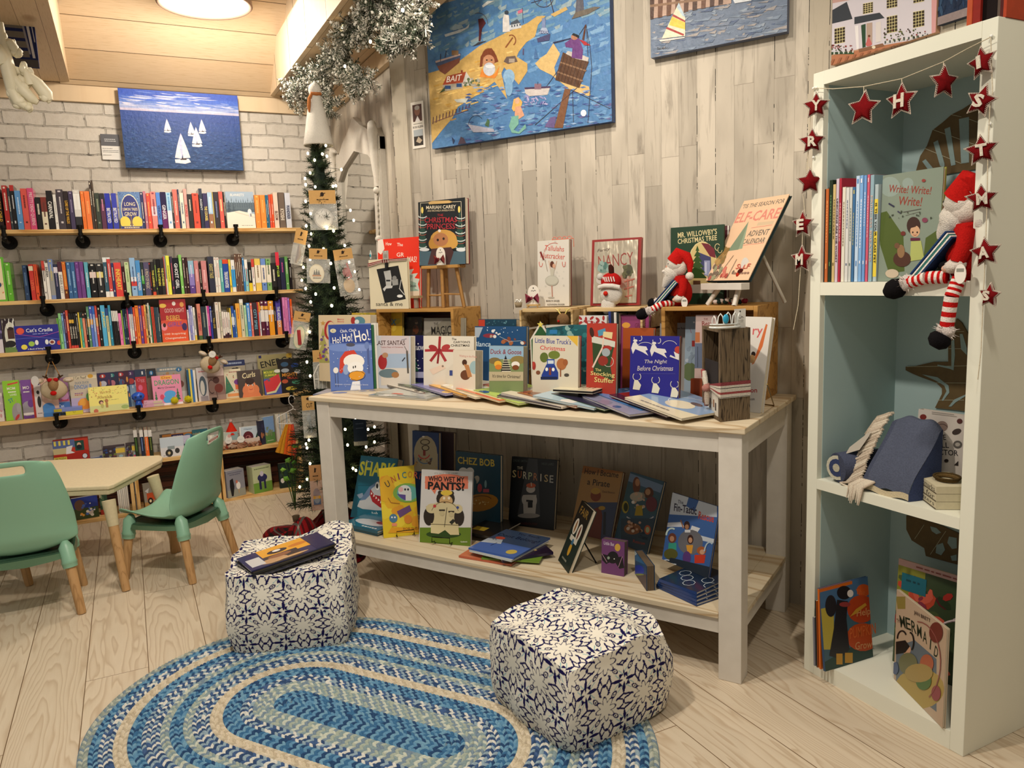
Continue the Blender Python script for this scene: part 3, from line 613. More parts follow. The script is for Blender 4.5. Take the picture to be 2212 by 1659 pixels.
r2=[(99,164,1055,'63b32e','c8e8a0'),(300,350,1085,'1f3a5f','6080a0'),(372,424,1075,'c33026','e07040',('LEVEL',.6,.3),((.05,.18,'efe0c0'),)),(427,469,1075,'e0552c','702010'),(525,558,1035,'ece6dc',None,None,((0,.25,'d8483c'),)),(561,599,1060,'efe9e0','1a1a1a',('DUNIA',.25,.28)),(601,655,1015,'7f93c4','d8c870',None,((.3,.9,'9a9a98'),)),(657,704,1075,'1e2748','b0a0c0',None,((.08,.25,'e0d8e0'),)),(707,754,1045,'ece8df','9a9488',('INNER CITY',.6,.5),((0,.27,'4a1a30'),)),(757,800,1045,'d9702c','e8b050',None,((.75,1,'6a3418'),)),
      (806,854,1050,'2f5f94','a0c8e8'),(856,903,1050,'2f5f94','a0c8e8'),(906,953,1045,'6f3d86','a070b8'),(955,1003,1045,'6f3d86','a070b8'),(1011,1055,1050,'5aa8bb','e8f4f0'),(1065,1139,1065,'1c1a1a','e0dcd4',None,((.25,.42,'e8d0c8'),)),(1146,1221,1065,'1c1a1a','e0dcd4',None,((.25,.42,'dfd07a'),)),(1230,1274,995,'2a5468','f2f2f2',None,((0,.12,'e8ecec'),(.86,1,'f0f0ec'))),(1276,1318,995,'cc4a44','f2f2f2',None,((0,.04,'e8ecec'),(.86,1,'f0f0ec'))),(1320,1349,1060,'2a2c66'),(1351,1434,1055,'dd3a33','f0d050',('INKHEART',.5,.62)),(1436,1472,1100,'3a1018'),  # last entry colours in the dark gap after INKHEART, shade drawn as a spine
      (1475,1524,1050,'c5d6a0','7a9a5a'),(1535,1599,1000,'8fb6dd','1a3a70',None,((.5,.68,'e8e8ec'),(.62,.74,'d03a34'))),(1601,1654,1030,'4f92cf','f0f0f0',('MAKING FRIENDS',.6,.5)),(1657,1689,1050,'1b2a2a',None,None,((.4,.65,'3f9a3a'),)),(1691,1755,1050,'4d4668','c8b8a0',('A PINCH OF MAGIC',.5,.6))]
n=row(r2,Z2,0,370,5.352,'second wall shelf','books on the second wall shelf',0,lambda x:650.4-.038*x)
r2b=[(36,62,1050,'2a1414','d8483c'),(64,99,1045,'1a1614','e8d84a',('THE LEGEND',.5,.5),((.9,1,'d84828'),)),(101,127,1015,'20221a','9ac83a'),(129,170,1015,'171414','e8e05a',('THE OUTSIDERS',.5,.5)),(172,212,1015,'171414','e8e05a',('THE OUTSIDERS',.5,.5)),(214,224,985,'c85a50'),(226,240,970,'9aa0a4',None,None,((.6,1,'eeeadf'),)),(242,282,975,'e8ea4a','8a8a30'),(288,318,985,'34203c','d85a60'),(320,385,1000,'181a20','f2f2f2',('GHOST GIRL',.5,.7)),(390,424,965,'7fc25a','e8f0d0'),(428,458,995,'3a1c1e'),(460,488,995,'3a1c1e'),
       (492,555,1035,'8a7ac0','e8d0f0',None,((0,.4,'8fb8d0'),(.75,1,'5a3a8a'))),(560,610,1035,'c97f7f','f0c0c0'),(614,636,1060,'2a1614'),(641,703,1035,'c97f7f','f0c0c0'),(720,788,985,'22263a','c8b868',('GHOST TALES',.4,.4)),(790,818,995,'e8e4da','c08a80'),(820,850,995,'e8e4da','c08a80'),(852,886,1025,'58aaa4','d0ece0'),(888,953,1020,'27479c','f0f0f0',('TREASURE HUNTERS',.62,.5),((0,.13,'d84a28'),)),(956,979,1020,'efd23c','30302c'),(983,1026,1025,'ece8e0','3a7ab0',None,((.3,.85,'2f9ad8'),)),(1030,1051,955,'6b4a38'),(1052,1072,955,'5f4232'),(1073,1093,955,'6b4a38'),(1094,1114,955,'5f4232'),(1116,1136,1000,'2b7fc0'),(1138,1172,1020,'8fc8c8','c03a4a',None,((0,.3,'f0ece4'),)),
       (1176,1215,1050,'1c1c20',None,None,((.72,1,'e8c830'),)),(1218,1250,1015,'ece6dc','9a3028',None,((0,.25,'c8382c'),)),(1256,1322,1010,'e6c558','7a5a20',None,((.2,.75,'f0e4d0'),)),(1326,1382,1010,'6f8fcc','304a80',None,((.2,.75,'f0e4d0'),)),(1386,1438,1010,'7aa862','3a5a30',None,((.2,.75,'f0e4d0'),)),(1442,1498,1060,'1a1614'),(1501,1542,935,'22222a','c8e850',('SPY CLUB',.5,.3),((0,.35,'d8394a'),)),(1547,1600,1000,'1e1f40','d04a90'),(1605,1641,985,'5f9a4e','e0e8c8'),(1645,1676,1000,'1c1a1c','e8e4dc')]
n=row(r2b,Z2,320,370,5.352,'second wall shelf','books on the second wall shelf',n,lambda x:650.4-.038*x)
face('green activity book with a cream panel at the left end of the second shelf',(-14,650),(17,649),556,Z2,R(0,0,1,1,'63b32e')+R(0,.04,.86,.96,'ebdcb4')+D(26,.05,.06,.8,.94,.035,['c85a3a','8a5a3a','d8a04a'],4,.4)+R(0,.3,.4,.55,'63b32e')+E(.35,.62,.35,.08,'23406a'),'63b32e',.02,.03,'books on the second wall shelf')
r3=[(690,713,305,'6dae45'),(715,747,250,'8fcf8a','3a7a60'),(749,773,250,'7fa8d8'),(776,799,225,'4a2348','d09ac0'),(801,829,215,'cf4a35','f0d0a0'),(832,860,250,'1a1614','e8e0d0',('GHOSTS',.55,.35),((.18,.28,'e0b040'),(.92,1,'d8483c'))),(862,888,250,'1a1614','e8e0d0',('GHOSTS',.55,.35),((.18,.28,'e0b040'),(.92,1,'d8483c'))),(890,912,250,'1a1614','e8e0d0',('GHOSTS',.55,.35),((.92,1,'d8483c'),)),(914,938,245,'201a18','ece8e0'),(940,958,240,'e5c94c'),(960,985,240,'58b59c','204a40',None,((0,.15,'1c1c1c'),)),(987,1018,245,'df8262','f0b090',None,((0,.15,'1c1c1c'),)),(1020,1041,235,'241820'),
      (1043,1073,170,'5c8f6a','e8e8e0',None,((.3,.5,'e09a40'),)),(1075,1108,165,'5a78d0','e8e8e0',None,((0,.3,'3a52b8'),(.32,.45,'e0a040'))),(1110,1138,165,'88a4e0','f0f0f0',None,((0,.2,'3a6ac0'),)),(1140,1166,160,'c94236','e8d8d0',None,((.3,.5,'e8a040'),)),(1169,1200,175,'1b1614','e8e0d0'),(1205,1256,155,'5ab5e0','f4e060',('JURASSIC',.35,.4)),(1259,1290,190,'e4d9a0','3a5a7a',None,((0,.2,'2a4a8a'),)),(1292,1321,155,'2f8fb0','c0e0e8'),(1325,1342,220,'231c1c','e8e4dc',None,((0,.3,'e8e4dc'),)),(1344,1361,220,'231c1c','e8e4dc',None,((0,.3,'e8e4dc'),)),(1363,1379,220,'231c1c','e8e4dc',None,((0,.3,'e8e4dc'),)),(1381,1399,220,'231c1c','e8e4dc',None,((0,.3,'e8e4dc'),)),
      (1401,1435,250,'f07fb8','9a3a70'),(1437,1453,215,'8fb84a'),(1455,1479,200,'1b3a58','8ab0d0'),(1481,1502,200,'16283c'),(1504,1521,185,'d03a78'),(1523,1546,170,'efeae4','3a5aa0',None,((0,.2,'2a3a7a'),)),(1548,1571,170,'efeae4','3a5aa0',None,((0,.2,'2a3a7a'),)),(1574,1598,180,'e0502c'),(1600,1639,160,'f08a30','c03a20'),(1641,1673,160,'6a3f92','f0a040'),(1675,1704,160,'d84a2c','f0d0c0'),(1708,1752,155,'eac65a','8a6a20')]
n=row(r3,Z3,0,630,5.352,'third wall shelf','books on the third wall shelf',0,lambda x:761-.0585*x)
r3b=[(-8,12,150,'efb864'),(14,32,135,'1f1c1a','ece8e0'),(34,52,130,'e9e4d8','1c1c1c'),(54,66,160,'3a8a6a'),(70,86,175,'c8472f'),(88,103,175,'c8472f'),(106,121,180,'39505e'),(123,138,180,'39505e'),(140,158,180,'465a68'),(481,501,210,'ece8f0','7a7ac0'),(503,524,160,'8c8cd0'),(526,547,165,'d8d8f0','6a6ac0'),(549,572,180,'f2eee0',None,None,((.85,1,'e8c850'),)),(576,592,200,'2c2018'),(595,637,140,'d8836c','b03a50',('ALMOST THERE',.5,.5),((.88,1,'4a6a3a'),)),(642,699,170,'2f3d48','98a090'),(701,707,165,'e8e8e0'),(709,737,165,'c23a8f','f0a0d0'),(740,763,170,'2f3f9a','e0e0e0'),
       (765,801,240,'26221f','c8a848',('TOLL ONE',.4,.4)),(806,845,120,'e9dfd2','c09a80'),(849,874,120,'dcd0b8','6a8a6a'),(876,898,230,'efe6dc','8a3a3a',None,((.9,1,'3a1a2a'),)),(900,921,235,'efe6dc','a04040',None,((.85,1,'3a1a2a'),)),(923,945,235,'efe6dc','a04040',None,((.8,1,'3a1a2a'),)),(947,968,240,'efe6dc','5a6a4a',None,((.87,1,'3a1a2a'),)),(970,984,190,'e8cc50'),(986,1018,165,'2b4fa0','e8e8e0',None,((.35,.6,'e0e4ec'),)),(1020,1037,210,'3a7ac0'),(1040,1087,135,'eda93f','c04a28'),(1090,1131,85,'d8d0b0','4a6a60',None,((0,.1,'f4f0e8'),)),(1133,1162,155,'9fcaa0','f0f0e8'),(1165,1204,130,'4a8fd8','f4f4f0'),(1206,1231,130,'e0746a','f4e8d8'),
       (1233,1286,125,'30222c','7ab0c8',('CITY SPIES',.5,.6)),(1288,1302,120,'c83a34'),(1304,1320,120,'e6e6ec','2a3a7a',None,((0,.3,'e8a040'),)),(1322,1367,105,'5a1a30','efe8e0',None,((.15,.25,'f0b040'),(.27,.6,'efe8e0'))),(1370,1411,105,'5c1a48','efe8e0',None,((.15,.25,'f0b040'),(.27,.6,'efe8e0'))),(1414,1474,105,'f0a030','f8e8d0',None,((.27,.4,'f4e8e0'),)),(1477,1500,170,'2c1c20'),(1504,1558,90,'5a4cb8','f0f0f0',('THE ANTI-BOOK',.5,.6),((.6,1,'e88a4a'),)),(1580,1609,65,'e78cc4','c04a90'),(1611,1640,65,'e78cc4','c04a90'),(1642,1664,70,'9a62c0','e8c8f0'),(1666,1690,85,'f0602c','f8d0b0')]  # dark entry before THE ANTI-BOOK is a shaded gap painted as a spine
n=row(r3b,Z3,320,630,5.352,'third wall shelf','books on the third wall shelf',n,lambda x:761-.0585*x)
YLW='e8d84a'
face('red cover with bold lettering and orange figures, third wall shelf',(352,737),(408,732),648,Z3,R(0,0,1,1,'a82228')+G([0,.5,.5,.45,1,.5,1,1,0,1],'d8503a')+G([0,.8,1,.76,1,1,0,1],'e8582c')+E(.12,.14,.14,.05,'e0b850')+E(.55,.1,.07,.05,'e8e0d8')+E(.85,.13,.08,.06,'d89a50')+T('GOOD NIGHT',.55,.26,.75,.1,'d8b8b0')+T('REBEL',.5,.44,.56,.12,'d8b050')+T('GIRLS',.52,.59,.55,.11,'7a4a9a')+E(.1,.64,.12,.09,'f090a0')+E(.12,.6,.06,.05,'3a2018')+E(.88,.66,.1,.09,'3a2a60')+T('100 Inspiring',.5,.82,.8,.055,'f4e8d8')+T('Changemakers',.5,.92,.8,.06,'f4e8d8'),'a82228',.02,.02,'books on the third wall shelf')
face('blue wire-bound string games book at the left of the third shelf',(36,757),(131,750),705,Z3,R(0,0,1,1,'23268c')+E(.13,.2,.09,.13,'d8402c')+E(.13,.2,.08,.11,'e85a40')+T("Cat's Cradle",.56,.19,.6,.15,'f4f4f4')+Q(.4,.75,.34,.02,'b8c0f0')+Ln([0,.3,.55,.47,1,.3],.012,'e060b0')+Ln([0,.5,.55,.48,1,.6],.012,'6a80e0')+E(.18,.83,.07,.1,'f0e050')+E(.35,.72,.07,.1,'a0c850')+E(.47,.68,.04,.1,'f4f4f0')+E(.7,.68,.04,.1,'f4f4f0')+E(.82,.7,.07,.1,'e8e0d8')+E(.82,.7,.045,.06,'8a3a28')+E(.98,.74,.05,.09,'d8483c')+T('A Book of String Figures',.5,.93,.5,.08,'f4f4f4'),'1a1c5a',.012,.03)
face('dark cover with a mug and white lace, behind the string games book',(12,760),(38,758),689,Z3,R(0,0,1,1,'2a1a20')+E(.6,.5,.5,.4,'d8d8c8')+R(.35,.3,.9,.6,'4a2a20')+E(.62,.3,.28,.05,'2a1610')+E(.5,.75,.45,.1,'1a1614')+R(0,.85,1,1,'6a8a4a')+D(14,0,0,1,.25,.06,['e8e8e0'],2,.5),'2a1a20',.02,.05)
face('white and purple cover at the far left end of the third shelf',(-30,764),(9,760.5),690,Z3,R(0,0,1,1,'3a2f52')+R(0,.6,1,1,'d8d0d8')+D(10,0,.2,1,.55,.06,['8a7ab0','b0a0c8'],5),'2a2038',.03,.05)
# LOWEST WALL SHELF: FACE-OUT BOOKS AND TOYS (coordinates of the enlarged views)
def v3(x,y):return(x/5.352,630+y/5.352)
def v4(x,y):return(320+x/5.352,630+y/5.352)
G4='picture books on the lowest wall shelf'
def f4(label,vw,xl,xr,yl,yt,art,col,t=.012,lean=.12,back=0,pap=True,**k):
 """face-out on the lowest shelf; back moves it towards the wall"""
 l,r=vw(xl,yl),vw(xr,yl-(xr-xl)*.105);top=vw(xl,yt)
 a=onp(l[0],l[1],(0,YF+.02+back),(0,1));b=onp(r[0],l[1],(0,YF+.02+back),(0,1));tp_=onp(top[0],top[1],(0,YF+.02+back+.02),(0,1))
 w=abs(b.x-a.x);h=max(tp_.z-Z4,.05)
 return book(label,w,h,t,col,art,TR(((a.x+b.x)/2,YF+.02+back,Z4+.0006),0,-lean),None,G4,pap=pap,**k)
f4('white book edge at the very left of the lowest wall shelf',v3,-120,60,1530,1180,R(0,0,1,1,'d8cfc8')+D(8,0,.2,1,.9,.1,['b8a8b0','c89090'],2),'d8cfc8',.01,.1)
f4('lime green picture book with an elephant and STINK lettering',v3,78,268,1515,1030,R(0,0,1,1,'8fc832')+G([.3,.08,.95,.04,.95,.08,.3,.12],'d0483a')+T('MOM',.5,.2,.5,.07,'f4f0e4')+Q(.3,.8,.29,.03,'f4f0e4')+T('LOVES',.6,.36,.4,.05,'f4f0e4')+T('ST',.42,.5,.3,.1,'2a7a9a',-20)+T('I',.7,.52,.06,.08,'e06090')+E(.75,.82,.35,.25,'9a9498')+E(.85,.7,.14,.12,'a8a2a6')+E(.7,.93,.16,.05,'c03a3a',-20),'7fb82a',.02,.1,pap=False)
f4('purple picture book with a grey elephant beside the lime green one',v3,283,405,1495,1020,R(0,0,1,1,'7a4a9a')+T('MO',.5,.2,.6,.08,'f4f0e4')+Q(.2,.8,.31,.03,'f4f0e4')+E(.5,.75,.6,.2,'9a94a0')+E(.8,.62,.3,.1,'6a3a8a')+R(0,.85,1,.91,'e8e0e0')+R(0,.93,1,1,'6a3a8a'),'6a3f8a',.012,.1,back=.012)
f4('white panda picture book with a red spine',v3,402,512,1478,1010,R(0,0,1,1,'e0d8d8')+R(0,0,.25,1,'b8302a')+E(.65,.35,.16,.05,'2a2420')+E(.7,.6,.2,.15,'2a2420')+Q(.4,.9,.9,.03,'9a8a8a')+R(.6,.04,.9,.16,'4a3a7a'),'b8302a',.014,.1,back=.02)
f4('peach and blue picture book behind the hanging reindeer head',v3,512,700,1466,1000,R(0,0,1,1,'dfb8a8')+E(.35,.8,.4,.16,'4f8fd8')+R(0,.9,1,1,'3f7fc8')+E(.5,.5,.2,.1,'e8c8b8'),'e8c8b8',.012,.1,back=.005)
f4('pink and purple storybook with a red squiggle under the reindeer head',v3,640,826,1425,1000,R(0,0,1,1,'9a6a98')+E(.2,.5,.25,.12,'b02a28')+E(.7,.5,.25,.12,'d8a0d0')+R(0,.66,1,1,'d8c8c0')+Q(.5,.95,.62,.03,'e03a50'),'5a3a5a',.012,.1,back=.04)
f4('grey early reader titled Dinosaur duck with an orange dinosaur',v3,840,1165,1408,945,R(0,0,1,1,'c8bca8')+R(.02,.08,.98,.16,'e8dcc0')+T('I Can Read!',.4,.12,.45,.07,'5a4a3a')+E(.77,.1,.1,.05,'e0a830')+T('DUCK DUCK',.45,.25,.5,.06,'4a6a8a')+T('DINOSAUR',.48,.35,.62,.11,'2a70b8')+Q(.15,.45,.51,.02,'8a3a8a')+Q(.15,.45,.55,.02,'c05a3a')+R(0,.62,1,1,'b8a8c8')+E(.5,.78,.28,.14,'e8902c')+E(.4,.74,.12,.1,'f0a840')+E(.62,.62,.08,.1,'5a9a4a')+Q(.4,.7,.97,.02,'f0e0e0'),'b8ac9a',.012,.1,back=.03)
for i,(x0,x1,c,nn,cc)in enumerate([(1165,1285,'3a2a5a','1','c8382c'),(1285,1375,'28284a','2','2a8a8a'),(1375,1490,'4a1c3a','1','c8383c'),(1490,1600,'3a2a5a','3','5a2a6a')]):
 f4('numbered early reader with a big %s in a circle, %s of the four readers'%(nn,ORD[i]if i else 'leftmost'),v3,x0,x1+40,1380-i*8,940-i*10,R(0,0,1,1,c)+E(.4,.09,.22,.055,cc)+T(nn,.4,.09,.12,.065,'f4f4f4')+E(.4,.3,.25,.08,['d8d8e8','d08090','4a6a9a','c03a3a'][i])+R(0,.4,1,1,['2a3a6a','b8a0a8','3a5a80','8aa8c8'][i])+D(8,0,.2,.9,.9,.06,['e8a050','8a3a4a','e8e8f0'],i),c,.008,.1,back=.07+.004*i)
f4('red early reader with a rose head, behind the blue toy',v3,1600,1725,1350,900,R(0,0,1,1,'c8303a')+R(0,0,1,.2,'2a3a5a')+T('1',.7,.1,.15,.09,'f0f0f0')+T('Ogg',.5,.3,.7,.12,'e88a9a')+E(.4,.5,.2,.08,'e86a90'),'b02a30',.008,.1,back=.07)
f4('yellow board book with two children in a meadow',v3,1045,1500,1405,1105,R(0,0,1,1,'ecdf78')+D(60,.02,.03,.98,.4,.012,['c89a50','9aa850','d07a50'],5,1.3)+R(0,.75,1,1,'cfd08a')+T('We are',.42,.22,.28,.1,'c8a850')+T('Awake',.4,.42,.38,.13,'b89a48')+Q(.35,.75,.55,.015,'a8a060')+E(.3,.62,.06,.08,'5a3020')+E(.31,.65,.035,.05,'e0b090')+E(.32,.77,.04,.09,'b8b060')+E(.44,.58,.045,.07,'a86a38')+R(.41,.66,.47,.85,'a8783a')+E(.9,.88,.1,.08,'9ab060')+E(.15,.95,.06,.08,'c06040'),'c8a840',.02,.2,back=-.012)
def flatbox(label,vw,xl,xr,yb,z,h,col,col2=None,d=.10,rz=0,cat='book',name='boxed_book',group=None,back=.0,art=None):
 l,r=vw(xl,yb),vw(xr,yb);a=onp(*l,(0,YF+back),(0,1));b=onp(*r,(0,YF+back),(0,1));w=b.x-a.x
 mb=MB();mb.box(0,w,0,d,0,h,col)
 if col2:paint(mb,w,h,R(0,.1,.28,.9,col2),(0,0,h))
 if art:paint(mb,w,h,art,(0,0,h))
 o=mb.build(name,'print',None,TR((a.x,YF+back,z),rz));bevel(o,.001);tag(o,label,cat,group);return o
flatbox('yellow boxed set lying at the shelf front, under the blue box',v3,765,965,1450,Z4+.0005,.021,'e0d03a',None,.07,art=Arc(.5,0,.06,.5,0,180,.02,'8a8020'))
flatbox('periwinkle blue box with yellow end, lying on the yellow box',v3,625,955,1400,Z4+.022,.019,'7a88c8','c0b030',.075)
f4('blue reading box standing behind the flat boxes',v3,615,820,1400,1285,R(0,0,1,1,'3f6aa8')+T('I Can',.45,.3,.4,.3,'d8e0f0')+T('Read',.45,.7,.5,.3,'f4f4f8'),'3f6aa8',.02,.1,back=.02)
flatbox('lower pink drawer box beside the yellow pompoms',v4,-60,190,1345,Z4+.0005,.017,'d8a0b8',None,.06,group='pink drawer boxes',art=R(.52,.15,.98,.85,'d8c8a8')+Arc(.1,0,.05,.5,0,180,.02,'8a4a6a'))
flatbox('upper pink drawer box stacked on the other pink box',v4,-50,170,1300,Z4+.018,.016,'e0acc4',None,.06,group='pink drawer boxes',art=R(.52,.15,.98,.85,'d8c8a8')+Arc(.1,0,.05,.5,0,180,.02,'8a4a6a'))
p=onp(*v3(1612,1360),(0,YF+.03),(0,1));t=thing('toy_figure','small round blue rubber toy by the pink boxes','toy',(p.x,YF+.035,Z4))
mb=MB();mb.lathe([(.018,0),(.021,.004),(.016,.03),(.013,.04),(.001,.045)],16,'2a5ac0');mb.build('body','gloss',t)
mb=MB();mb.ball((0,0,.062),(.033,.028,.026),'2a5ac0',10,jit=.05,seed=2);mb.ball((-.012,-.026,.064),.006,'1a2a60');mb.ball((.014,-.026,.066),.006,'1a2a60');mb.build('head','gloss',t)
f4('pink dragon Christmas picture book on the lowest shelf',v4,62,400,1232,975,R(0,0,1,1,'e088a8')+R(.3,.02,.7,.14,'e8b03a')+T('Dav',.5,.08,.3,.08,'c03a28')+T('DRAGON',.5,.24,.84,.17,'2a9a5a')+T('Merry Christmas',.48,.42,.6,.08,'3a2030')+Tree(.85,.45,.85,.2,'2a6a3a')+Tree(.1,.5,.85,.14,'2a6a3a')+E(.58,.64,.2,.12,'4aa0e0')+E(.55,.82,.22,.14,'4aa0e0')+R(0,.93,1,1,'f0e8f0')+E(.3,.72,.07,.09,'d04060'),'c07090',.012,.16,back=-.002)
f4('black framed early reader standing left of the dragon book',v4,10,120,1225,890,R(0,0,1,1,'2a241e')+R(0,.05,1,.2,'1c2a40')+E(.5,.12,.2,.06,'2a80c0')+T('1',.5,.12,.1,.07,'f0f0f0')+R(0,.25,1,1,'6a5040'),'2a241e',.01,.1,back=.05)
f4('grey early reader with brown bears behind the dragon book',v4,130,455,1200,880,R(0,0,1,1,'b8b0a4')+R(0,0,.9,.12,'8a98a0')+Q(.1,.7,.06,.05,'e8e0d0')+E(.78,.09,.1,.06,'2a7ab0')+T('1',.78,.09,.04,.06,'f0f0f0')+D(5,.2,.18,.9,.28,.06,['a87848','c89a68'],3,.8)+E(.8,.5,.12,.1,'7a4a3a')+R(0,.7,1,1,'d8d4cc'),'9aa0a0',.008,.1,back=.08)
for i,(x0,x1,yt,c)in enumerate([(478,500,900,'2a5a7a'),(502,522,890,'e8d45a'),(524,548,895,'3a78c0'),(550,575,905,'ece8e0')]):
 f4('slim %s early reader spine left of the penguin book'%cname(c),v4,x0,x1,1280,yt,[],c,.08,.02,back=.01)
f4('white cover with a penguin walking, behind the hanging gnome head',v4,590,715,1275,880,R(0,0,1,1,'d0c8c8')+E(.5,.55,.35,.3,'4a5a68')+E(.45,.6,.2,.22,'d8d4cc')+R(.2,.85,.9,1,'9a9098')+Q(.2,.9,.12,.03,'c05a60'),'e8e4e0',.014,.1,back=.008)
f4('brown cover with a shaggy long-tailed animal',v4,712,905,1255,860,R(0,0,1,1,'8a6a60')+R(0,0,1,.3,'c8b0a8')+E(.5,.42,.2,.1,'4a2018')+E(.62,.66,.26,.13,'7a2f24')+Arc(.2,.6,.2,.2,60,300,.03,'3a1a14')+R(0,.85,1,1,'a08478')+Ln([.45,.75,.5,.95],.03,'3a1a14'),'6a4038',.012,.1,back=.003)
f4('cream cover with a green tree and a purple muffin',v4,905,1100,1235,900,R(0,0,1,1,'e4d8ba')+Q(.3,.95,.1,.03,'a04040')+G([.1,.2,.5,.75,0,.85],'3a7a5a')+R(.6,.5,.95,.72,'e87040')+E(.78,.46,.24,.1,'7a3a8a')+D(14,.1,.15,.95,.9,.02,['c04a3a','5a8a4a'],6)+R(.1,.85,.9,.95,'e89858'),'e4d8ba',.01,.12,back=.03)
f4('blue topped beginner reader standing at the back',v4,905,1150,1150,800,R(0,0,1,1,'b8b098')+R(0,0,1,.16,'2a3468')+Q(.15,.85,.08,.05,'b8c8e8')+R(0,.16,1,1,'c0b49c')+E(.45,.24,.1,.03,'3a2a1a')+E(.6,.23,.08,.03,'3a2a1a'),'2a3468',.01,.1,back=.09)
f4('board book with a curly haired child on a dark cover',v4,1060,1325,1215,915,R(0,0,1,1,'4a3c36')+T('Curls',.48,.18,.58,.2,'f0e0b0',-6,sh=.2)+G([.12,1,.2,.75,.8,.72,.95,1],'e08050')+E(.5,.6,.24,.25,'e88a58')+E(.5,.42,.2,.13,'38201a')+G([.28,.45,.5,.28,.72,.42,.5,.4],'38201a')+E(.27,.72,.12,.16,'e08050',20)+E(.76,.72,.12,.16,'e08050',-20)+E(.42,.56,.045,.035,'f4f0e8')+E(.62,.56,.045,.035,'f4f0e8')+E(.43,.56,.022,.03,'2a1a14')+E(.63,.56,.022,.03,'2a1a14')+Arc(.52,.68,.08,.05,20,160,.02,'c03a3a'),'3a2e2a',.03,.12,back=-.01,board=True,pages='e8e0d4')
f4('board book with a big slice of watermelon on blue',v4,1352,1550,1180,905,R(0,0,1,1,'4a58a8')+R(0,0,1,.35,'6a7a3a')+T("MOUSE'S",.35,.1,.6,.1,'e8e050')+T('SUMMER',.45,.22,.7,.08,'e8e050')+E(.85,.08,.2,.07,'f0ece0')+G([0,.45,.9,.2,1,.5,.6,.85,.1,.9],'d83a40')+G([.1,.9,.6,.85,1,.5,1,.58,.65,.93,.1,.97],'d8d8a8')+E(.3,.42,.08,.05,'6a6070'),'5a4a6a',.03,.12,back=-.005,board=True,pages='c88a98')
f4('tall yellow-grey cover lettered ENERGY at the right end of the shelf',v4,1300,1700,1180,735,R(0,0,1,1,'b8ac78')+R(.04,.01,.12,.08,'2a2a6a')+T('ENERGY',.55,.2,.95,.17,'1a1a1c',-8)+E(.93,.06,.1,.06,'d8b040'),'a89c68',.012,.08,back=.08)
f4('black wire-bound book of mighty trucks at the right end',v4,1530,1790,1165,780,R(0,0,1,1,'211a18')+E(.3,.16,.17,.07,'3a5a7a')+E(.75,.22,.17,.08,'2a4a9a')+E(.3,.34,.18,.06,'a8b0b8')+E(.85,.4,.15,.06,'c8c8c8')+T('MIGHTY',.5,.47,.7,.1,'e89a30')+T('TRUCKS',.6,.57,.5,.07,'d8502c')+E(.25,.66,.14,.06,'c85a3a')+E(.75,.7,.2,.06,'4a9a7a')+E(.5,.88,.25,.06,'c8b03a'),'211a18',.014,.12,back=.01)
for i,(x,lb)in enumerate(((305,'left fluffy yellow pompom on the lowest shelf'),(462,'right fluffy yellow pompom on the lowest shelf'))):
 p=onp(*v4(x,1250),(0,YF+.01),(0,1));mb=MB();q=random.Random(i);r=.024
 for k in range(260):
  v=Vector((q.gauss(0,1),q.gauss(0,1),q.gauss(0,1))).normalized();w=v.orthogonal().normalized()*.0035;mb.add([w,-w,v*r*q.uniform(.8,1.12)+Vector((0,0,0))],[(0,1,2)],q.choice(['e8d820','f0e84a','d8c418']))
 mb.ball((0,0,0),r*.8,'e0d028',8);o=mb.build('pompom','plush',None,TR((p.x,YF+.012,Z4+r*1.0)));tag(o,lb,'toy','yellow pompoms')
# pixel-drawn artwork helper
def pxart(items,vw,M4,w,h):
 """artwork traced in enlarged-view pixels, mapped onto the plane of a thing's front (local y = 0) in unit coordinates"""
 o=M4.translation;n=M4.to_3x3()@Vector((0,1,0));inv=M4.inverted()
 def cv(x,y):p=inv@onp(vw[0]+x/vw[2],vw[1]+y/vw[2],o,n);return(p.x/w+.5,1-p.z/h)
 out=[]
 for it in items:
  if it[0]=='g':out.append(('g',[cv(*p)for p in it[1]],it[2]))
  else:
   _,t,cx,cy,tw,th,c,rot,b,sh=it;r=math.radians(rot)
   a=cv(cx-tw/2*math.cos(r),cy-tw/2*math.sin(r));e=cv(cx+tw/2*math.cos(r),cy+tw/2*math.sin(r));m=cv(cx,cy)
   dx,dy=(e[0]-a[0])*w,(e[1]-a[1])*h;L=math.hypot(dx,dy);k=abs(cv(cx,cy-th/2)[1]-cv(cx,cy+th/2)[1])
   out.append(('t',t,m[0],m[1],L/w,k,c,math.degrees(math.atan2(dy,dx)),b,sh))
 return out
def canvas(name,label,cat,M4,w,h,t,art,edge,mat='oil',part='canvas',base=None):
 """hung picture: origin bottom centre of its front"""
 mb=MB();mb.box(-w/2,w/2,0,t,0,h,edge)
 paint(mb,w,h,art,(-w/2,0,h));o=mb.build(name,mat,None,M4);tag(o,label,cat);return o
a_,b_,c_=onp(272,362,(0,4.80),(0,1)),onp(526,366,(0,4.80),(0,1)),onp(257,190,(0,4.80),(0,1))
w,h=b_.x-a_.x,c_.z-a_.z;M4=TR(((a_.x+b_.x)/2,4.80,a_.z));vw=(0,0,3.687)
sky=[(0,'2d52b8'),(.08,'3a62c4'),(.14,'5b7cc8'),(.19,'9aa8d4'),(.24,'c4bcd2'),(.27,'d8c8d0')]
art=[]
for i,(v,c)in enumerate(sky):art+=R(0,v,1,.30,c)
q=random.Random(8)
for i in range(70):
 x,y=q.uniform(-.1,1),q.uniform(.02,.24);l=q.uniform(.05,.25);art+=G([x,y,x+l,y+q.uniform(.0,.015),x+l*.7,y+q.uniform(.01,.025),x+l*.2,y+.012],q.choice(['b8c0e0','d4d4e6','7f94d0','6a84cc','c8c8e0']))
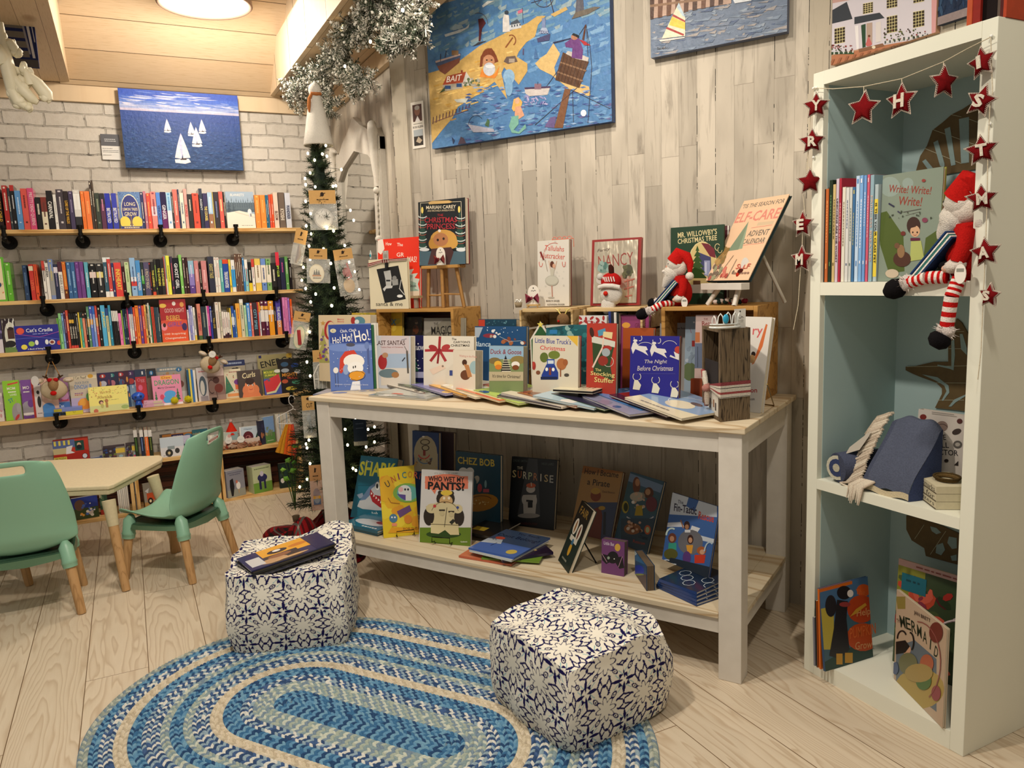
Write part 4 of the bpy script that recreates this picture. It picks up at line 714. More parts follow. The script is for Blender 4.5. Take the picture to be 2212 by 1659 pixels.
for i in range(14):k=i/13;art+=R(0,.27+k*.73,1,1,'%02x%02x%02x'%(int(42-k*10),int(72-k*4),int(146-k*34)))
for i in range(900):
 y=.29+.71*q.random()**.8;x=q.random();s=.3+(y-.29)*2.2;c=q.choice(['28467a','34568a','213c6c','3c6096','2a4a7c'])
 art+=G([x,y,x+.03*s,y+q.uniform(-.01,.006)*s,x+.02*s,y+.008*s],c)
def boat(x,y,s,lean=0):
 return pxart(G([x-28*s,y,x+22*s,y-2*s,x+30*s,y+10*s,x+10*s,y+16*s,x-26*s,y+12*s],'f4f2ee')+R(x-8*s,y-6*s,x+14*s,y+2*s,'3a2a30')+G([x-4*s,y-2*s,x-28*s,y-6*s,x-20*s,y-50*s,x-8*s,y-96*s],'e8e2ea')+G([x-4*s,y-2*s,x-14*s,y-60*s,x-8*s,y-96*s,x+6*s,y-40*s],'c8ccea')+G([x+2*s,y-4*s,x-6*s,y-92*s,x+14*s,y-44*s,x+28*s,y-6*s],'f2ecec'),vw,M4,w,h)
art+=boat(1335,1042,1.0)+boat(1525,1070,1.05)+boat(1612,1050,1.05)+boat(1570,1150,1.45)+boat(1455,1270,2.2)
canvas('sailboat_picture','blue canvas of white sailboats on a dark sea above the book shelves','picture',M4,w,h,.022,art,'1c2244')
p=onp(240,345,(0,YB-.003),(0,1));a_=onp(222,345,(0,YB-.003),(0,1));b_=onp(262,343,(0,YB-.003),(0,1));c_=onp(222,290,(0,YB-.003),(0,1))
canvas('info_card','small grey and white information card left of the sailboat picture','card',TR(((a_.x+b_.x)/2,YB-.012,a_.z)),b_.x-a_.x,c_.z-a_.z,.002,R(0,0,1,.46,'56565a')+Q(.2,.8,.2,.03,'c8c8c8')+Q(.2,.8,.27,.03,'c8c8c8')+Q(.05,.6,.56,.02,'7a7a7a')+Q(.05,.9,.64,.02,'8a8a8a')+Q(.05,.9,.7,.02,'8a8a8a')+Q(.05,.5,.82,.02,'8a8a8a'),'e2dfd8','print')
def wallA(px,py,off=0):return onp(px,py,P1-UD*off,UD)
def onA(bl,br,tl,off,t):
 a,b,c=wallA(*bl,off),wallA(*br,off),wallA(*tl,off);w=(b-a).length;h=c.z-a.z;m=(a+b)/2;return TR((m.x,m.y,(a.z+b.z)/2),TANG),w,h
M4,w,h=onA((934,321),(1322,263),(911,20),.036,.03);vw=(890,0,4.809);q=random.Random(4)
art=R(0,0,1,1,'5482b2')
for i in range(500):
 x,y=q.random(),q.random();c=q.choice(['4a76aa','5c8aba','6a96c2','7ba2c6','5480b4']if y>.34 else['5a86a8','6a92ac','7f9fb0','5f8cae','94a8b0']);l=q.uniform(.02,.08)
 art+=G([x,y,x+l,y-q.uniform(-.01,.03),x+l*.9,y+.012,x+.01,y+.02],c)
sand=G([140,770,420,690,700,480,1000,330,1200,240,1300,170,1390,165,1310,260,1280,380,1190,440,1110,540,1090,590,1200,660,1200,740,1110,880,960,700,930,760,990,1030,860,850,720,960,480,1110,420,1230,300,1370,200,1500,180,1100],'cba864')
sand+=G([1280,660,1340,600,1400,560,1470,450,1540,560,1480,700,1500,800,1840,900,1860,1010,1640,930,1450,780,1330,720],'d4b478')+G([1440,150,1600,70,1620,100,1480,175],'c8a868')
for i in range(140):
 x,y=q.uniform(180,1000),q.uniform(450,1250)
 if y>770-.32*(x-140)+20 and y<1480-.9*(x-180):sand+=G([x,y,x+60,y-16,x+70,y-8,x+12,y+12],q.choice(['e0bc6c','cc9f48','c89a50','e8c880']))
sea=[]
for i in range(260):
 x,y=q.uniform(500,2080),q.uniform(900,1500);sea+=G([x,y,x+40,y-12,x+70,y-2,x+30,y+8],q.choice(['35578f','6f8fc0','445a96','94b0d2','5576ac','666697']))
NV,DB='1f2a4a','4a2c22'
boatA=G([245,650,510,560,495,650,345,775,290,740],'7a4a3a')+G([245,650,510,555,505,600,268,690],'4a5a7a')+G([245,635,500,560,505,575,250,655],'c8b0a8')+R(415,525,485,575,'9a7a5a')+Ln([300,560,300,640],5,DB)+Ln([360,530,345,600],5,DB)
bait=G([365,790,565,745,530,860,320,885],'a0452c')+G([565,745,620,830,610,890,530,890,530,860],'c8c4bc')+G([320,885,530,858,530,915,335,950],'a8a090')+R(345,890,405,925,'2a4a7a')+R(465,868,520,905,'2a4a7a')+T('BAIT',440,815,165,62,'f0e8dc',-9,sh=.2)+R(510,730,530,755,'8a3a28')+G([285,970,345,900,345,945],'4a5a3a')+D(30,540,820,700,890,12,['8a8478','a8a294','5a6a4a'],3)
man=E(800,600,75,100,'8a5a3a')+G([715,590,760,520,830,500,880,580,900,640,860,655,840,600,740,590,735,690,705,700],'7a4028')+E(800,640,62,70,'c08a68')+E(805,720,62,70,'c8ccd4')+E(815,690,50,18,'e8e8ec')+G([705,800,730,710,760,770,800,795,860,770,910,690,890,780,860,815],'e08a3a')+E(780,625,10,7,'2a1a14')+E(830,625,10,7,'2a1a14')
crow=G([1570,545,1840,640,1740,915,1490,830],'5a3d2a')+G([1545,640,1815,730,1808,745,1540,655],'8a6a50')+G([1515,740,1780,835,1775,850,1510,755],'8a6a50')+sum([Ln([1590+i*36,560+i*13,1520+i*33,830+i*12],5,'3a2418')for i in range(7)],[])+G([1590,920,1650,930,1570,1330,1480,1330],'7a5238')+G([1600,560,1700,610,1830,640,1840,600,1740,560,1620,530],'c0b8b0')
crow+=G([1660,400,1740,400,1780,520,1770,620,1660,600,1670,500,1600,490,1590,450],'6a3d7a')+G([1465,440,1650,395,1655,405,1475,455],'2a3050')+E(1690,385,35,32,'b07a60')+G([1660,365,1680,345,1740,370,1735,400,1700,380],'1e2024')+G([1740,410,1800,430,1860,475,1790,470],'b02a30')+G([1770,410,1800,260,1815,255,1790,420],'5a3424')
for p in([1810,260,1850,480,1870,700,1830,1280],[1800,270,1740,360],[1815,270,1830,580],[1650,930,2060,1130],[1720,910,1280,1300],[1550,690,1400,900],[1670,950,1680,1270]):crow+=Ln(p,5,'3a3440')
merm=G([1060,1030,1110,1010,1150,1060,1140,1100,1060,1160,1040,1130],'e0b060')+G([1075,1110,1130,1100,1170,1200,1110,1240,1070,1200],'d8a080')+E(1095,1050,24,30,'e0b090')+G([1040,1210,1110,1200,1110,1290,1060,1350,1110,1370,1180,1290,1190,1330,1120,1390,1040,1380,1010,1310],'7ab0a0')
bt2=G([1170,910,1440,900,1410,985,1220,1000,1180,970],'c8c0bc')+G([1170,910,1440,895,1440,915,1175,930],'4a3a5a')+R(1275,870,1345,930,'8a6a7a')+Ln([1310,850,1310,880],5,NV)+D(20,1180,1000,1400,1090,22,['8f8fc0','b0a8d0','6a6aa8'],5,.3)
lh=G([945,200,960,150,1010,160,1020,330,945,335],'d8d4d0')+E(985,130,22,22,'3a4450')+G([1025,240,1095,200,1130,240,1030,265],'4a5460')+G([1010,265,1130,240,1140,290,1010,315],'c8ccd0')+sum([R(1035+i*28,262-i*5,1047+i*28,284-i*5,'3a4450')for i in range(4)],[])+Ln([1150,80,1158,240],4,'3a3a4a')+G([1100,115,1150,95,1150,130,1105,145],'d0708a')
etc=G([690,200,740,190,770,240,730,300,715,430,695,430,700,300],'5a2a30')+Arc(690,250,100,115,-110,0,4,'5a4a3a')+G([630,485,690,440,775,425,700,465],'3a3a44')+Ln([975,495,1050,390],14,'8a5230')+Arc(1035,420,45,55,-120,60,12,'8a5230')
etc+=G([1300,400,1440,350,1430,420,1310,440],'4a4a70')+G([1315,350,1350,290,1400,290,1425,350],'a8b4cc')+T('TEXAS',1372,335,100,32,'3a3a6a')+R(1352,190,1390,290,'7a8ab0')+G([955,640,985,590,1075,580,1100,640,1000,665],'6a5a54')+R(1010,610,1070,650,'a89a8a')
etc+=G([1710,0,1780,0,1790,110,1700,130],'5a5a64')+G([1660,200,1700,130,1900,70,1960,75,1830,150],'6a6258')+Arc(1370,-20,100,95,0,180,6,'4a4450')+Ln([1440,0,1475,130],9,'3a3440')+Ln([1400,0,1400,80],4,'6a6a7a')+Ln([1340,0,1300,50],4,'6a6a7a')+Ln([1240,30,1350,0],6,'3a3440')
etc+=G([340,360,560,290,600,250,590,290,500,340,350,385],'c8d0d4')+G([410,300,450,250,520,260,540,290,430,320],'9ab0bc')+G([730,60,790,10,860,10,800,40,740,80],'d8dcd8')+Ln([1160,505,1158,570],12,'5a4a6a')+G([1268,610,1285,490,1318,610],'4a70a0')+G([440,1035,590,1020,560,1070,470,1065],'c0c4bc')
etc+=sum([Ln([220+i*34,1290-i*16,226+i*34,1215-i*12],8,'5a3a4a')for i in range(12)],[])+Ln([230,1270,590,1140],6,'8a5a5a')+G([580,1290,850,1340,860,1370,640,1375],'b8b8c8')+G([760,1300,790,1230,810,1260,800,1320],'4a6a4a')+Arc(670,1300,80,100,180,320,4,'3a3a4a')+G([480,1500,510,1420,545,1440,565,1490],'5a4a5a')+G([430,1500,415,1420,450,1460],'2a3a5a')+E(1785,1175,30,34,'e8ecf4')+G([1440,1220,1500,1210,1480,1330,1380,1320],'6a5a8a')
etc+=E(1010,800,60,80,'8fb4d4')+E(1010,900,40,100,'7fa8cc')
canvas('mermaid_painting','large blue and sand coloured seaside map painting with a mermaid and crow nest','painting',M4,w,h,.03,art+pxart(sand+sea+boatA+bait+man+bt2+lh+etc+merm+crow,vw,M4,w,h),'2a4a80')
M4,w,h=onA((1406,127),(1700,66),(1392,-120),.036,.03);vw=(1350,0,2.566);q=random.Random(9)
art=R(0,0,1,1,'6d7c92')
for i in range(420):
 x,y=q.random(),q.uniform(.3,1);l=q.uniform(.03,.14);art+=G([x,y,x+l,y-q.uniform(-.008,.02),x+l*.8,y+.015],q.choice(['5c6e88','8090a4','94a0ae','4f6080','7a869a','a09a98']))
dk=G([115,-200,600,-200,590,20,340,60,130,110],'b89a88')+sum([G([135+i*48,110-i*10,160+i*48,105-i*10,170+i*48,-120,140+i*48,-120],q.choice(['5a3a28','4a3024','6a4632']))for i in range(9)],[])+G([120,30,600,-30,600,-18,122,44],'8a6a50')
dk+=G([300,15,335,100,335,200,205,215],'e6dcc0')+G([270,80,335,115,335,125,262,90],'a83a34')+G([235,150,330,190,325,200,228,160],'a83a34')+G([262,92,335,126,335,165,245,140],'e0c850')+G([300,15,335,95,320,90,288,40],'b8cdd8')+G([190,222,335,205,330,212,200,232],'d8d4cc')+G([600,0,720,-20,700,5,610,20],'d8dce0')+T('Tess Harbor',210,268,62,14,'3a3a44',-4,sh=.3)
canvas('harbour_painting','grey-blue harbour painting with a yellow striped sail, cut off by the top edge','painting',M4,w,h,.03,art+pxart(dk,vw,M4,w,h),'55607a')
M4,w,h=onA((892,322),(919,318),(888,222),.004,.002);vw=(840,60,3.317)
canvas('brochure_card','white brochure card with two photos beside the seaside map painting','card',M4,w,h,.0015,R(.14,.06,.86,.42,'4a2418')+E(.5,.2,.22,.1,'8a5a44')+E(.5,.13,.2,.05,'a8a098')+G([.3,.42,.5,.3,.7,.42],'e8e4e0')+T('BOB KLEIN',.5,.54,.8,.045,'5a544c')+Q(.15,.85,.47,.015,'8a8478')+R(.14,.6,.86,.94,'2a2420')+R(.14,.6,.86,.74,'a8b0b4')+G([.3,.85,.5,.75,.8,.84,.6,.9],'b8a890'),'e4ded2','print')
def onC(bl,br,tl,off):
 a,b,c=[onp(*p,(XC-off,0),(1,0))for p in(bl,br,tl)];w=abs(b.y-a.y);return TR((XC-off,(a.y+b.y)/2,(a.z+b.z)/2),-Z90),w,c.z-a.z
M4,w,h=onC((1796,137),(2021,75),(1792,-120),.02);vw=(1350,0,2.566);DW='3a4048'
ho=G([1143,310,1700,200,1720,185,1720,205,1143,370],'b87a58')+G([1143,-300,1700,-300,1700,205,1143,300],'d8d2da')+G([1700,-300,1730,-300,1730,190,1700,205],'d8a0a0')+G([1143,60,1230,10,1262,105,1143,133],DW)+G([1272,95,1412,70,1440,100,1272,135],DW)+G([1143,-300,1720,-300,1720,-90,1143,20],'c8a098')
def win(x0,y0,x1,y1,sk=0):
 o=G([x0,y0,x1,y0-(x1-x0)*.2,x1,y1-(x1-x0)*.2,x0,y1],'3a3022');W_=(x1-x0)
 for i in range(1,4):o+=Ln([x0+W_*i/4,y0-W_*i/4*.2,x0+W_*i/4,y1-W_*i/4*.2],2.5,'e8dca0')
 for i in range(0,6):yy=y0+(y1-y0)*i/5;o+=Ln([x0,yy,x1,yy-W_*.2],2.5,'e8dca0')
 return o
ho+=win(1162,160,1220,245)+win(1320,22,1375,78)+win(1452,95,1510,185)+win(1598,68,1660,155)+win(1452,-30,1510,48)+win(1600,-60,1660,18)
ho+=G([1275,145,1295,140,1298,270,1285,275],'f0ecec')+G([1310,140,1335,132,1335,260,1318,265],'2a4a34')+G([1340,130,1372,124,1372,240,1340,235],'b8a090')+G([1392,125,1420,118,1420,230,1392,236],'e0d8d4')+G([1295,272,1430,240,1440,255,1300,290],'8a6248')+G([1335,245,1352,200,1372,245,1360,255,1342,258],'c86a68')+E(1355,200,7,7,'6a3a28')+E(1380,262,10,9,'e8dcc0')
ho+=R(1143,288,1270,300,'3a5a3a')+D(34,1145,250,1268,285,4,['8a3a34','4a5a30','3a2a20'],4)+D(60,1440,158,1700,222,4,['8a3a34','4a5a30','3a2a20','6a6a3a'],5)+sum([G([1146+i*13,290-i*1.2,1153+i*13,289-i*1.2,1153+i*13,303-i*1.2,1146+i*13,304-i*1.2],'d8d8d4' if i%2 else '3a4a3a')for i in range(10)],[])+sum([G([1442+i*13,228-i*2.2,1449+i*13,227-i*2.2,1449+i*13,241-i*2.2,1442+i*13,242-i*2.2],'e0e0d8' if i%2 else '3a4a3a')for i in range(20)],[])
ho+=sum([G([1150+i*40,330-i*9,1165+i*40,327-i*9,1145+i*40,370-i*9,1130+i*40,372-i*9],'a0684a')for i in range(9)],[])+T('Candlewick',1540,252,130,18,'4a2a20',-12,sh=.3)
canvas('house_print','storybook print of a white house with many windows above the bookcase','picture',M4,w,h,.018,pxart(ho,vw,M4,w,h),'c89a7a','print')
M4,w,h=onC((2026,56),(2090,34),(2025,-120),.02)
canvas('blue_print','dark blue picture partly hidden behind the red lantern','picture',M4,w,h,.018,R(0,0,1,.9,'1f3350')+D(40,0,0,1,.85,.08,['2a4468','182842','34506e'],3,.5)+R(0,.9,1,1,'9a8a88'),'22304a')
t=thing('red_lantern','tall dark red lantern box standing on top of the white bookcase','lantern',(1.79,1.185,1.7622),-Z90)
mb=MB();mb.box(0,.012,0,.012,.0,.24,'b8502a');mb.box(.0,.03,.002,.010,.0,.24,'8a1c10');mb.build('left_post','wood',t)
mb=MB();mb.box(.070,.076,.0,.012,0,.24,'5a4a40');mb.build('middle_post','wood',t)
mb=MB();mb.box(.008,.085,.02,.12,.001,.24,'140606');mb.build('inner_box','matte',t)
mb=MB();mb.prism([(.076,.0),(.083,.0),(.083,.05),(.076,.05)],0,.24,'4a0c08');mb.prism([(.0831,.0),(.09,.0),(.09,.085),(.0831,.085)],0,.24,'a83a18');mb.build('right_panel','wood',t)
# CRATES ALONG THE BRICK WALL
def woodcrate(name,label,M4,w,d,h,t=.015,mat='pine',group=None,slat=4,back='darkboard',cat='crate',slatside=0):
 """open front crate, origin bottom left of the front"""
 th=thing(name,label,cat,mat=M4,group=group)
 for x in(0,w-t):
  if slatside:
   mb=MB();n=slatside
   for i in range(n):a=h*i/n;mb.box(x,x+t*.6,0,d,a+.002,a+h/n-.006)
   mb.build('side_slats',mat,th)
  else:mb=MB();mb.box(x,x+t,0,d,0,h);bevel(mb.build('side_panel',mat+'_z' if mat=='pine' else mat,th),.0015)
 for z,nm in((0,'bottom_panel'),(h-t,'top_panel')):mb=MB();mb.box(t,w-t,.0005,d,z,z+t);bevel(mb.build(nm,mat,th),.001)
 mb=MB();n=slat
 for i in range(n):a=t+(h-2*t)*i/n;mb.box(t,w-t,d-.008,d,a+.003,a+(h-2*t)/n-.003)
 mb.build('back_slats',back,th);return th
for x0,x1,lb in((-.52,-.062,'pine crate below the brick wall shelves, behind the cream table'),(-.055,.386,'middle pine crate by the brick wall, behind the sideways green chair'),(.393,.86,'right-hand pine crate on the floor holding two board books')):
 woodcrate('pine_crate',lb,TR((x0,YC,0)),x1-x0,.222,.30,.018,group='pine crates along the brick wall')
def v5(x,y):return(x/6.636,880+y/6.636)
def v6(x,y):return(320+x/5.925,850+y/5.925)
GC4='books in and on the pine crates'
def fc(label,vw,xl,xr,yb,yt,art,col,z,yf,t=.012,lean=.1,rz=0,sl=-.105,pap=True,name='book',cat='book',**k):
 l,r,tp_=vw(xl,yb),vw(xr,yb),vw(xl,yt);a=onp(l[0],l[1],(0,yf),(0,1));b=onp(r[0],l[1],(0,yf),(0,1));c=onp(tp_[0],tp_[1],(0,yf+.01),(0,1))
 return book(label,abs(b.x-a.x)/math.cos(rz),max(c.z-a.z,.05),t,col,art,TR(((a.x+b.x)/2,yf,z+.0006),rz,-lean),None,GC4,pap=pap,cat=cat,name=name,**k)
fc('night-blue toy picture book inside the crate behind the cream table',v5,1045,1425,1560,1240,R(0,0,1,1,'1c1c30')+R(0,0,1,.5,'22358a')+R(0,.5,1,1,'3a4a24')+E(.3,.35,.2,.25,'6a4a3a')+E(.7,.7,.1,.16,'c8b8b0')+D(16,.3,.3,.95,.9,.05,['e8a040','c04a3a','e8e0d0','4a6ab8'],3),'3a2a20',.018,YC+.03,.03,.08,.1,pages='e8e4dc')
fc('green and red picture book beside the night-blue one in the crate',v5,1450,1560,1530,1235,R(0,0,1,1,'2a4a34')+R(0,.75,1,1,'a83020')+D(10,0,0,1,.7,.12,['8a9a78','c8b89a','4a6a4a'],7),'2a4a34',.018,YC+.06,.012,.1)
for i in range(6):fc('white picture book spine in the crate, %s of six'%ORD[i],v5,1715+i*26,1738+i*26,1535-i*4,1170-i*14,[],'e6e0d6' if i%2 else 'd8d4cc',.018,YC+.03,.13,.0)
fc('grey book with a toy tractor inside the middle crate',v5,2085,2300,1425,1060,R(0,0,1,1,'8a8478')+R(0,.75,1,1,'a8804a')+R(.2,.4,1,.7,'b84a20')+E(.4,.72,.18,.13,'1c1814')+E(.4,.72,.08,.06,'e0d0a8')+G([.1,.3,.4,.2,.3,.4],'c8ccd0'),'5a4a3a',.018,YC+.05,.02,.1,.3)
fc('board book with a cow leaning on a goose, right crate',v6,1020,1260,1300,950,R(0,0,1,1,'8a8a94')+R(0,.72,1,1,'9a9a8c')+Q(.1,.9,.1,.03,'5a5a70')+Q(.2,.8,.17,.03,'5a5a70')+G([.18,.35,.35,.3,.4,.6,.3,.95,.2,.95,.15,.6],'17151a')+E(.62,.6,.12,.14,'e8e4e0')+E(.55,.45,.06,.06,'c8705a')+Ln([.62,.74,.62,.88],.02,'e8a040'),'8a8a94',.018,YC+.01,.075,.05,.32,board=True,pages='cfc8c0')
fc('board book with a blue elephant on a green meadow, right crate',v6,1355,1605,1250,905,R(0,0,1,1,'bcc49a')+R(0,.62,1,1,'6f9a3a')+Q(.1,.9,.1,.03,'5a6a3a')+E(.5,.45,.26,.15,'2a2a5a')+R(.3,.5,.42,.88,'26264e')+R(.56,.5,.66,.88,'26264e')+E(.48,.3,.1,.1,'c8c0d0'),'bcc49a',.018,YC+.02,.075,.05,.3,board=True,pages='cfc8c0')
fc('dark green picture book at the right end of the right crate',v6,1690,1890,1205,885,R(0,0,1,1,'1a2c26')+D(10,.1,.1,.9,.6,.08,['3a4a44','22403a'],3)+E(.2,.7,.12,.1,'e8e4dc'),'16241f',.018,YC+.04,.02,.12)
t=thing('wooden_toy','flat wooden giraffe-shaped toy with holes in the middle crate','toy',(.315,YC+.012,.019),.3);mb=MB();P=[]
for k in range(22):a=2*math.pi*k/22;r=1+.18*math.sin(5*a);P.append((.038*r*math.cos(a),.075+.062*r*math.sin(a)))
mb.prism(P,0,.014,'c89a5c',0,'y');mb.build('body','wood',t)
for z,c in((.10,'3a2a1c'),(.055,'2f5fa8')):mb=MB();mb.prism([(.016*math.cos(a*.6283),z+.016*math.sin(a*.6283))for a in range(10)],-.002,.0,c,0,'y');mb.build('spot','matte',t)
fc('blue and yellow box inside the middle crate behind the wooden toy',v6,800,900,1060,840,R(0,0,1,1,'2358a8')+R(0,0,.5,.6,'c8a858')+E(.3,.6,.2,.08,'e8e8f0'),'2358a8',.12,YC+.09,.03,.02)
# ON TOP OF THE CRATES
ZT=.3003
def cb(label,cat,name,vw,xl,xr,yf,h,d,col,art=None,z=ZT,rz=0,yb=700,mat='print',side=None):
 l,r=vw(xl,yb),vw(xr,yb);a=onp(*l,(0,yf),(0,1));b=onp(*r,(0,yf),(0,1));w=b.x-a.x;mb=MB();mb.box(0,w,0,d,0,h,col)
 if art:paint(mb,w,h,art,(0,0,h))
 if side:paint(mb,w,d,side,(0,d,h),(1,0,0),(0,-1,0))
 o=mb.build(name,mat,None,TR((a.x,yf,z),rz));bevel(o,.0012);tag(o,label,cat);return o
cb('lower flat blue puzzle box on the crate top behind the cream table','box','puzzle_box',v5,650,1500,YC+.02,.014,.17,'2a5ab0')
cb('upper flat blue puzzle box with red specks','box','puzzle_box',v5,670,1450,YC+.03,.012,.16,'3468bc',z=ZT+.0145,side=D(14,.05,.1,.95,.9,.03,['c83a4a','5a90d8'],4)+R(.6,.05,.95,.3,'d8d8e0'))
cb('red puzzle box with a dalmatian in a red fire engine','box','puzzle_box',v5,770,1285,YC+.09,.125,.05,'b83020',R(0,0,1,1,'c03a28')+R(0,0,.62,.34,'5a6a9a')+sum([R(.04+i*.13,.02,.1+i*.13,.22,'e0d05a')for i in range(4)],[])+R(0,.34,.5,.6,'c8b888')+R(.62,.08,.88,.52,'1f4a40')+E(.74,.26,.06,.1,'d8b090')+E(.74,.36,.08,.1,'1c2028')+G([.38,.3,.56,.26,.5,.5,.62,.6,.35,.62],'e6e2de')+G([0,.6,.35,.66,.9,.5,1,.56,1,1,0,1],'b02818')+E(.42,.98,.1,.13,'1c1818')+E(.87,.78,.08,.12,'1c1818')+E(.87,.78,.065,.1,'d8d8d8')+R(0,.72,.36,.86,'e0c850')+T('FIRE PUZZLE',.18,.79,.3,.08,'3a2a10')+R(0,.88,.3,1,'d8d4d0'),z=ZT+.027)
for i,(x0,x1)in enumerate(((1480,1800),(1815,1965))):cb(['left small dark puzzle cube box with yellow end on the crate','right small dark puzzle cube box with yellow end on the crate'][i],'box','puzzle_box',v5,x0,x1,YC+.06+.02*i,.088,.07,'3a2a38',R(0,0,1,1,'3a3038')+D(24,.0,.1,.6,.95,.06,['2a4a8a','6a7a3a','7a3a4a','8a8a98'],i+2)+R(.6,0,1,1,'8a8478')+R(.58,.1,1,.4,'d8bc4a')+E(.8,.8,.12,.12,'d84a80')+E(.8,.6,.1,.08,'9ab8c8'))
for i,(x0,x1,c)in enumerate(((1935,2010,'20301c'),(2020,2080,'1a2440'),(2088,2138,'e86a28'),(2145,2205,'1c2a14'))):spinebook('tall sticker-topped %s book, %s of four on the crate'%(cname(c),ORD[i]),onp(*v5(x0,600),(0,YC+.07),(0,1)).x,YC+.07,ZT,.018,.168-.003*i,.12,c,((0,.24,'e8e4e0'),),None,['5a8a3a','7a9ad8','f4c8a0','8a9a4a'][i],group=GC4)
fc('orange and navy book standing at the back on the crates',v6,180,570,560,325,R(0,0,1,1,'c8823a')+R(.3,.02,.7,.24,'2a2450')+Q(.35,.66,.12,.06,'c0b8d8')+E(.85,.35,.2,.3,'4a90b8')+E(.3,.5,.2,.1,'e8b060'),'b8702c',ZT,YC+.15,.02,.06,pap=False)
fc('grey calendar book behind the orange and navy book',v6,140,290,500,265,R(0,0,1,1,'5a544c')+Q(.2,.8,.3,.06,'3a3630'),'4a443c',ZT,YC+.18,.01,.04)
fc('indigo cover with pale shine, behind the truck board book',v6,165,545,620,395,R(0,0,1,1,'34285a')+R(0,0,1,.25,'6a5a90')+E(.85,.2,.3,.3,'c8c8e0')+Q(.1,.8,.32,.06,'e0d8f0')+T('LOVE',.5,.52,.35,.12,'d0a8d8')+R(0,.7,1,1,'5a5a90'),'34285a',ZT,YC+.10,.02,.06,pap=False)
fc('white board book with a drawn monster truck',v6,165,470,780,530,R(0,0,1,1,'dcdce0')+R(0,0,1,.5,'c8d4e0')+R(.3,.45,.6,.62,'8a98a0')+E(.35,.8,.16,.2,'2a2828')+E(.35,.8,.06,.08,'c8b890')+E(.7,.72,.1,.14,'3a3838')+Q(.1,.4,.92,.03,'6a6a6a'),'e0dcd8',ZT,YC+.03,.03,.06,board=True,pages='e8e4dc')
fc('teal bedtime book with curly lettering behind the sideways chair',v6,570,770,560,295,R(0,0,1,1,'2f6a78')+T('nights',.42,.2,.8,.16,'c0b078',sh=.1)+T('Bear',.5,.45,.6,.16,'c0b078',sh=.1)+R(0,.7,1,1,'1f4a58'),'2a5a68',ZT,YC+.12,.02,.05,pap=False)
a=onp(450,960,(0,YC+.02),(0,1)).x;b=onp(562,950,(0,YC+.02),(0,1)).x;t=thing('gift_tray','white tray trimmed with twisted brown ribbon, on the pine crates','tray',(a,YC+.03,ZT));W_=b-a
mb=MB();mb.box(0,W_,0,.006,0,.05,'d8c4b4');mb.box(0,W_,.13,.136,0,.05,'d8c4b4');mb.box(0,.006,.006,.13,0,.05,'d8c4b4');mb.box(W_-.006,W_,.006,.13,0,.05,'d8c4b4');mb.box(.006,W_-.006,.006,.13,0,.006,'cbb8a8');mb.build('tray','matte',t)
mb=MB();q=random.Random(11)
for k in range(46):
 x=W_*k/45;z=.016+.009*math.sin(k*1.9)+.006*(1 if 14<k<34 else 0);mb.ball((x,-.006-.004*q.random(),z),(.009,.006,.009),q.choice(['8a5a44','b08468','6a4234','c8a890','9a4a3a']),5,jit=.3,seed=k)
for k in range(12):a2=k/12*6.28;mb.tube([(W_*.55,-.01,.02),(W_*.55+.04*math.cos(a2),-.016,.02+.018*math.sin(a2)),(W_*.55+.06*math.cos(a2+.4),-.01,.016+.012*math.sin(a2+.4))],[.006,.007,.002],q.choice(['b08468','8a5a44','c8a890']),6)
mb.build('ribbon_trim','cloth',t)
def gtag(x,z,r,par,y=-.02):mb=MB();mb.prism([(x+r*math.cos(i*.3927),z+r*math.sin(i*.3927))for i in range(16)],y-.0015,y,'e8e4dc',0,'y');paint(mb,r,r*.4,Q(0,1,.3,.12,'8a8a90')+Q(.1,.9,.6,.1,'9a9aa0'),(x-r/2,y-.0016,z+r*.2));mb.build('round_tag','print',par)
gtag(W_*.62,.055,.021,t);gtag(W_*.38,.055,.018,t)
for i,(x0,x1,y0,y1,art,lb)in enumerate(((760,950,345,530,R(0,0,1,1,'c8ccc0')+R(0,.55,1,1,'b08a68')+R(.15,0,.3,.55,'e8e4d8')+R(.45,0,.62,.55,'8fb0b0'),'left small striped gift bag in the white tray'),(945,1150,330,520,R(0,0,1,1,'b8c0b4')+R(.55,0,1,1,'8fa8a8')+R(.6,.6,1,1,'a88058')+E(.4,.55,.2,.4,'ece4dc')+E(.45,.25,.12,.12,'d8a8a0')+R(0,0,.06,1,'a03a30'),'middle small gift bag in the tray under the red gnome hat'),(1172,1450,275,505,R(0,0,1,1,'c8d4dc')+R(0,0,.06,1,'f0ece8')+R(.94,0,1,1,'f0ece8')+T('Happy',.4,.15,.4,.1,'4a6a90',sh=.3)+E(.38,.6,.24,.33,'5a1620')+T('Ch',.38,.6,.25,.2,'c87a7a',sh=.2)+G([.7,.7,.95,0,.9,.4,.75,.95],'2a4a34')+R(0,.9,1,1,'3a4a34'),'framed card with a dark red ornament in the white tray'))):
 fc(lb,v6,x0,x1,y1,y0,art,'d8d4c8',ZT+.0075,YC+.05+.012*i,.02,.08,cat='gift',name='gift_bag')
t=thing('gnome_hat','small red felt cone hat with a pale pompon behind the gift bags','hat',(onp(497,905,(0,YC+.12),(0,1)).x,YC+.10,ZT+.075))
mb=MB();mb.lathe([(.036,0),(.03,.02),(.004,.075)],18,'d8301c');mb.lathe([(.001,0),(.036,0)],18,'d8301c');mb.box(-.02,.02,-.01,.01,-.075,0,'c8b8a8');mb.build('cone','cloth',t);mb=MB();mb.ball((0,0,.08),.011,'e8c8c0');mb.build('pompon','plush',t)
fc('navy flap book left of the wrapped farm books',v6,1455,1560,650,340,R(0,0,1,1,'2a2c44')+D(8,.1,.1,.9,.9,.1,['3a3a5a','b07048'],4),'22243a',ZT,YC+.05,.03,.06,.5)
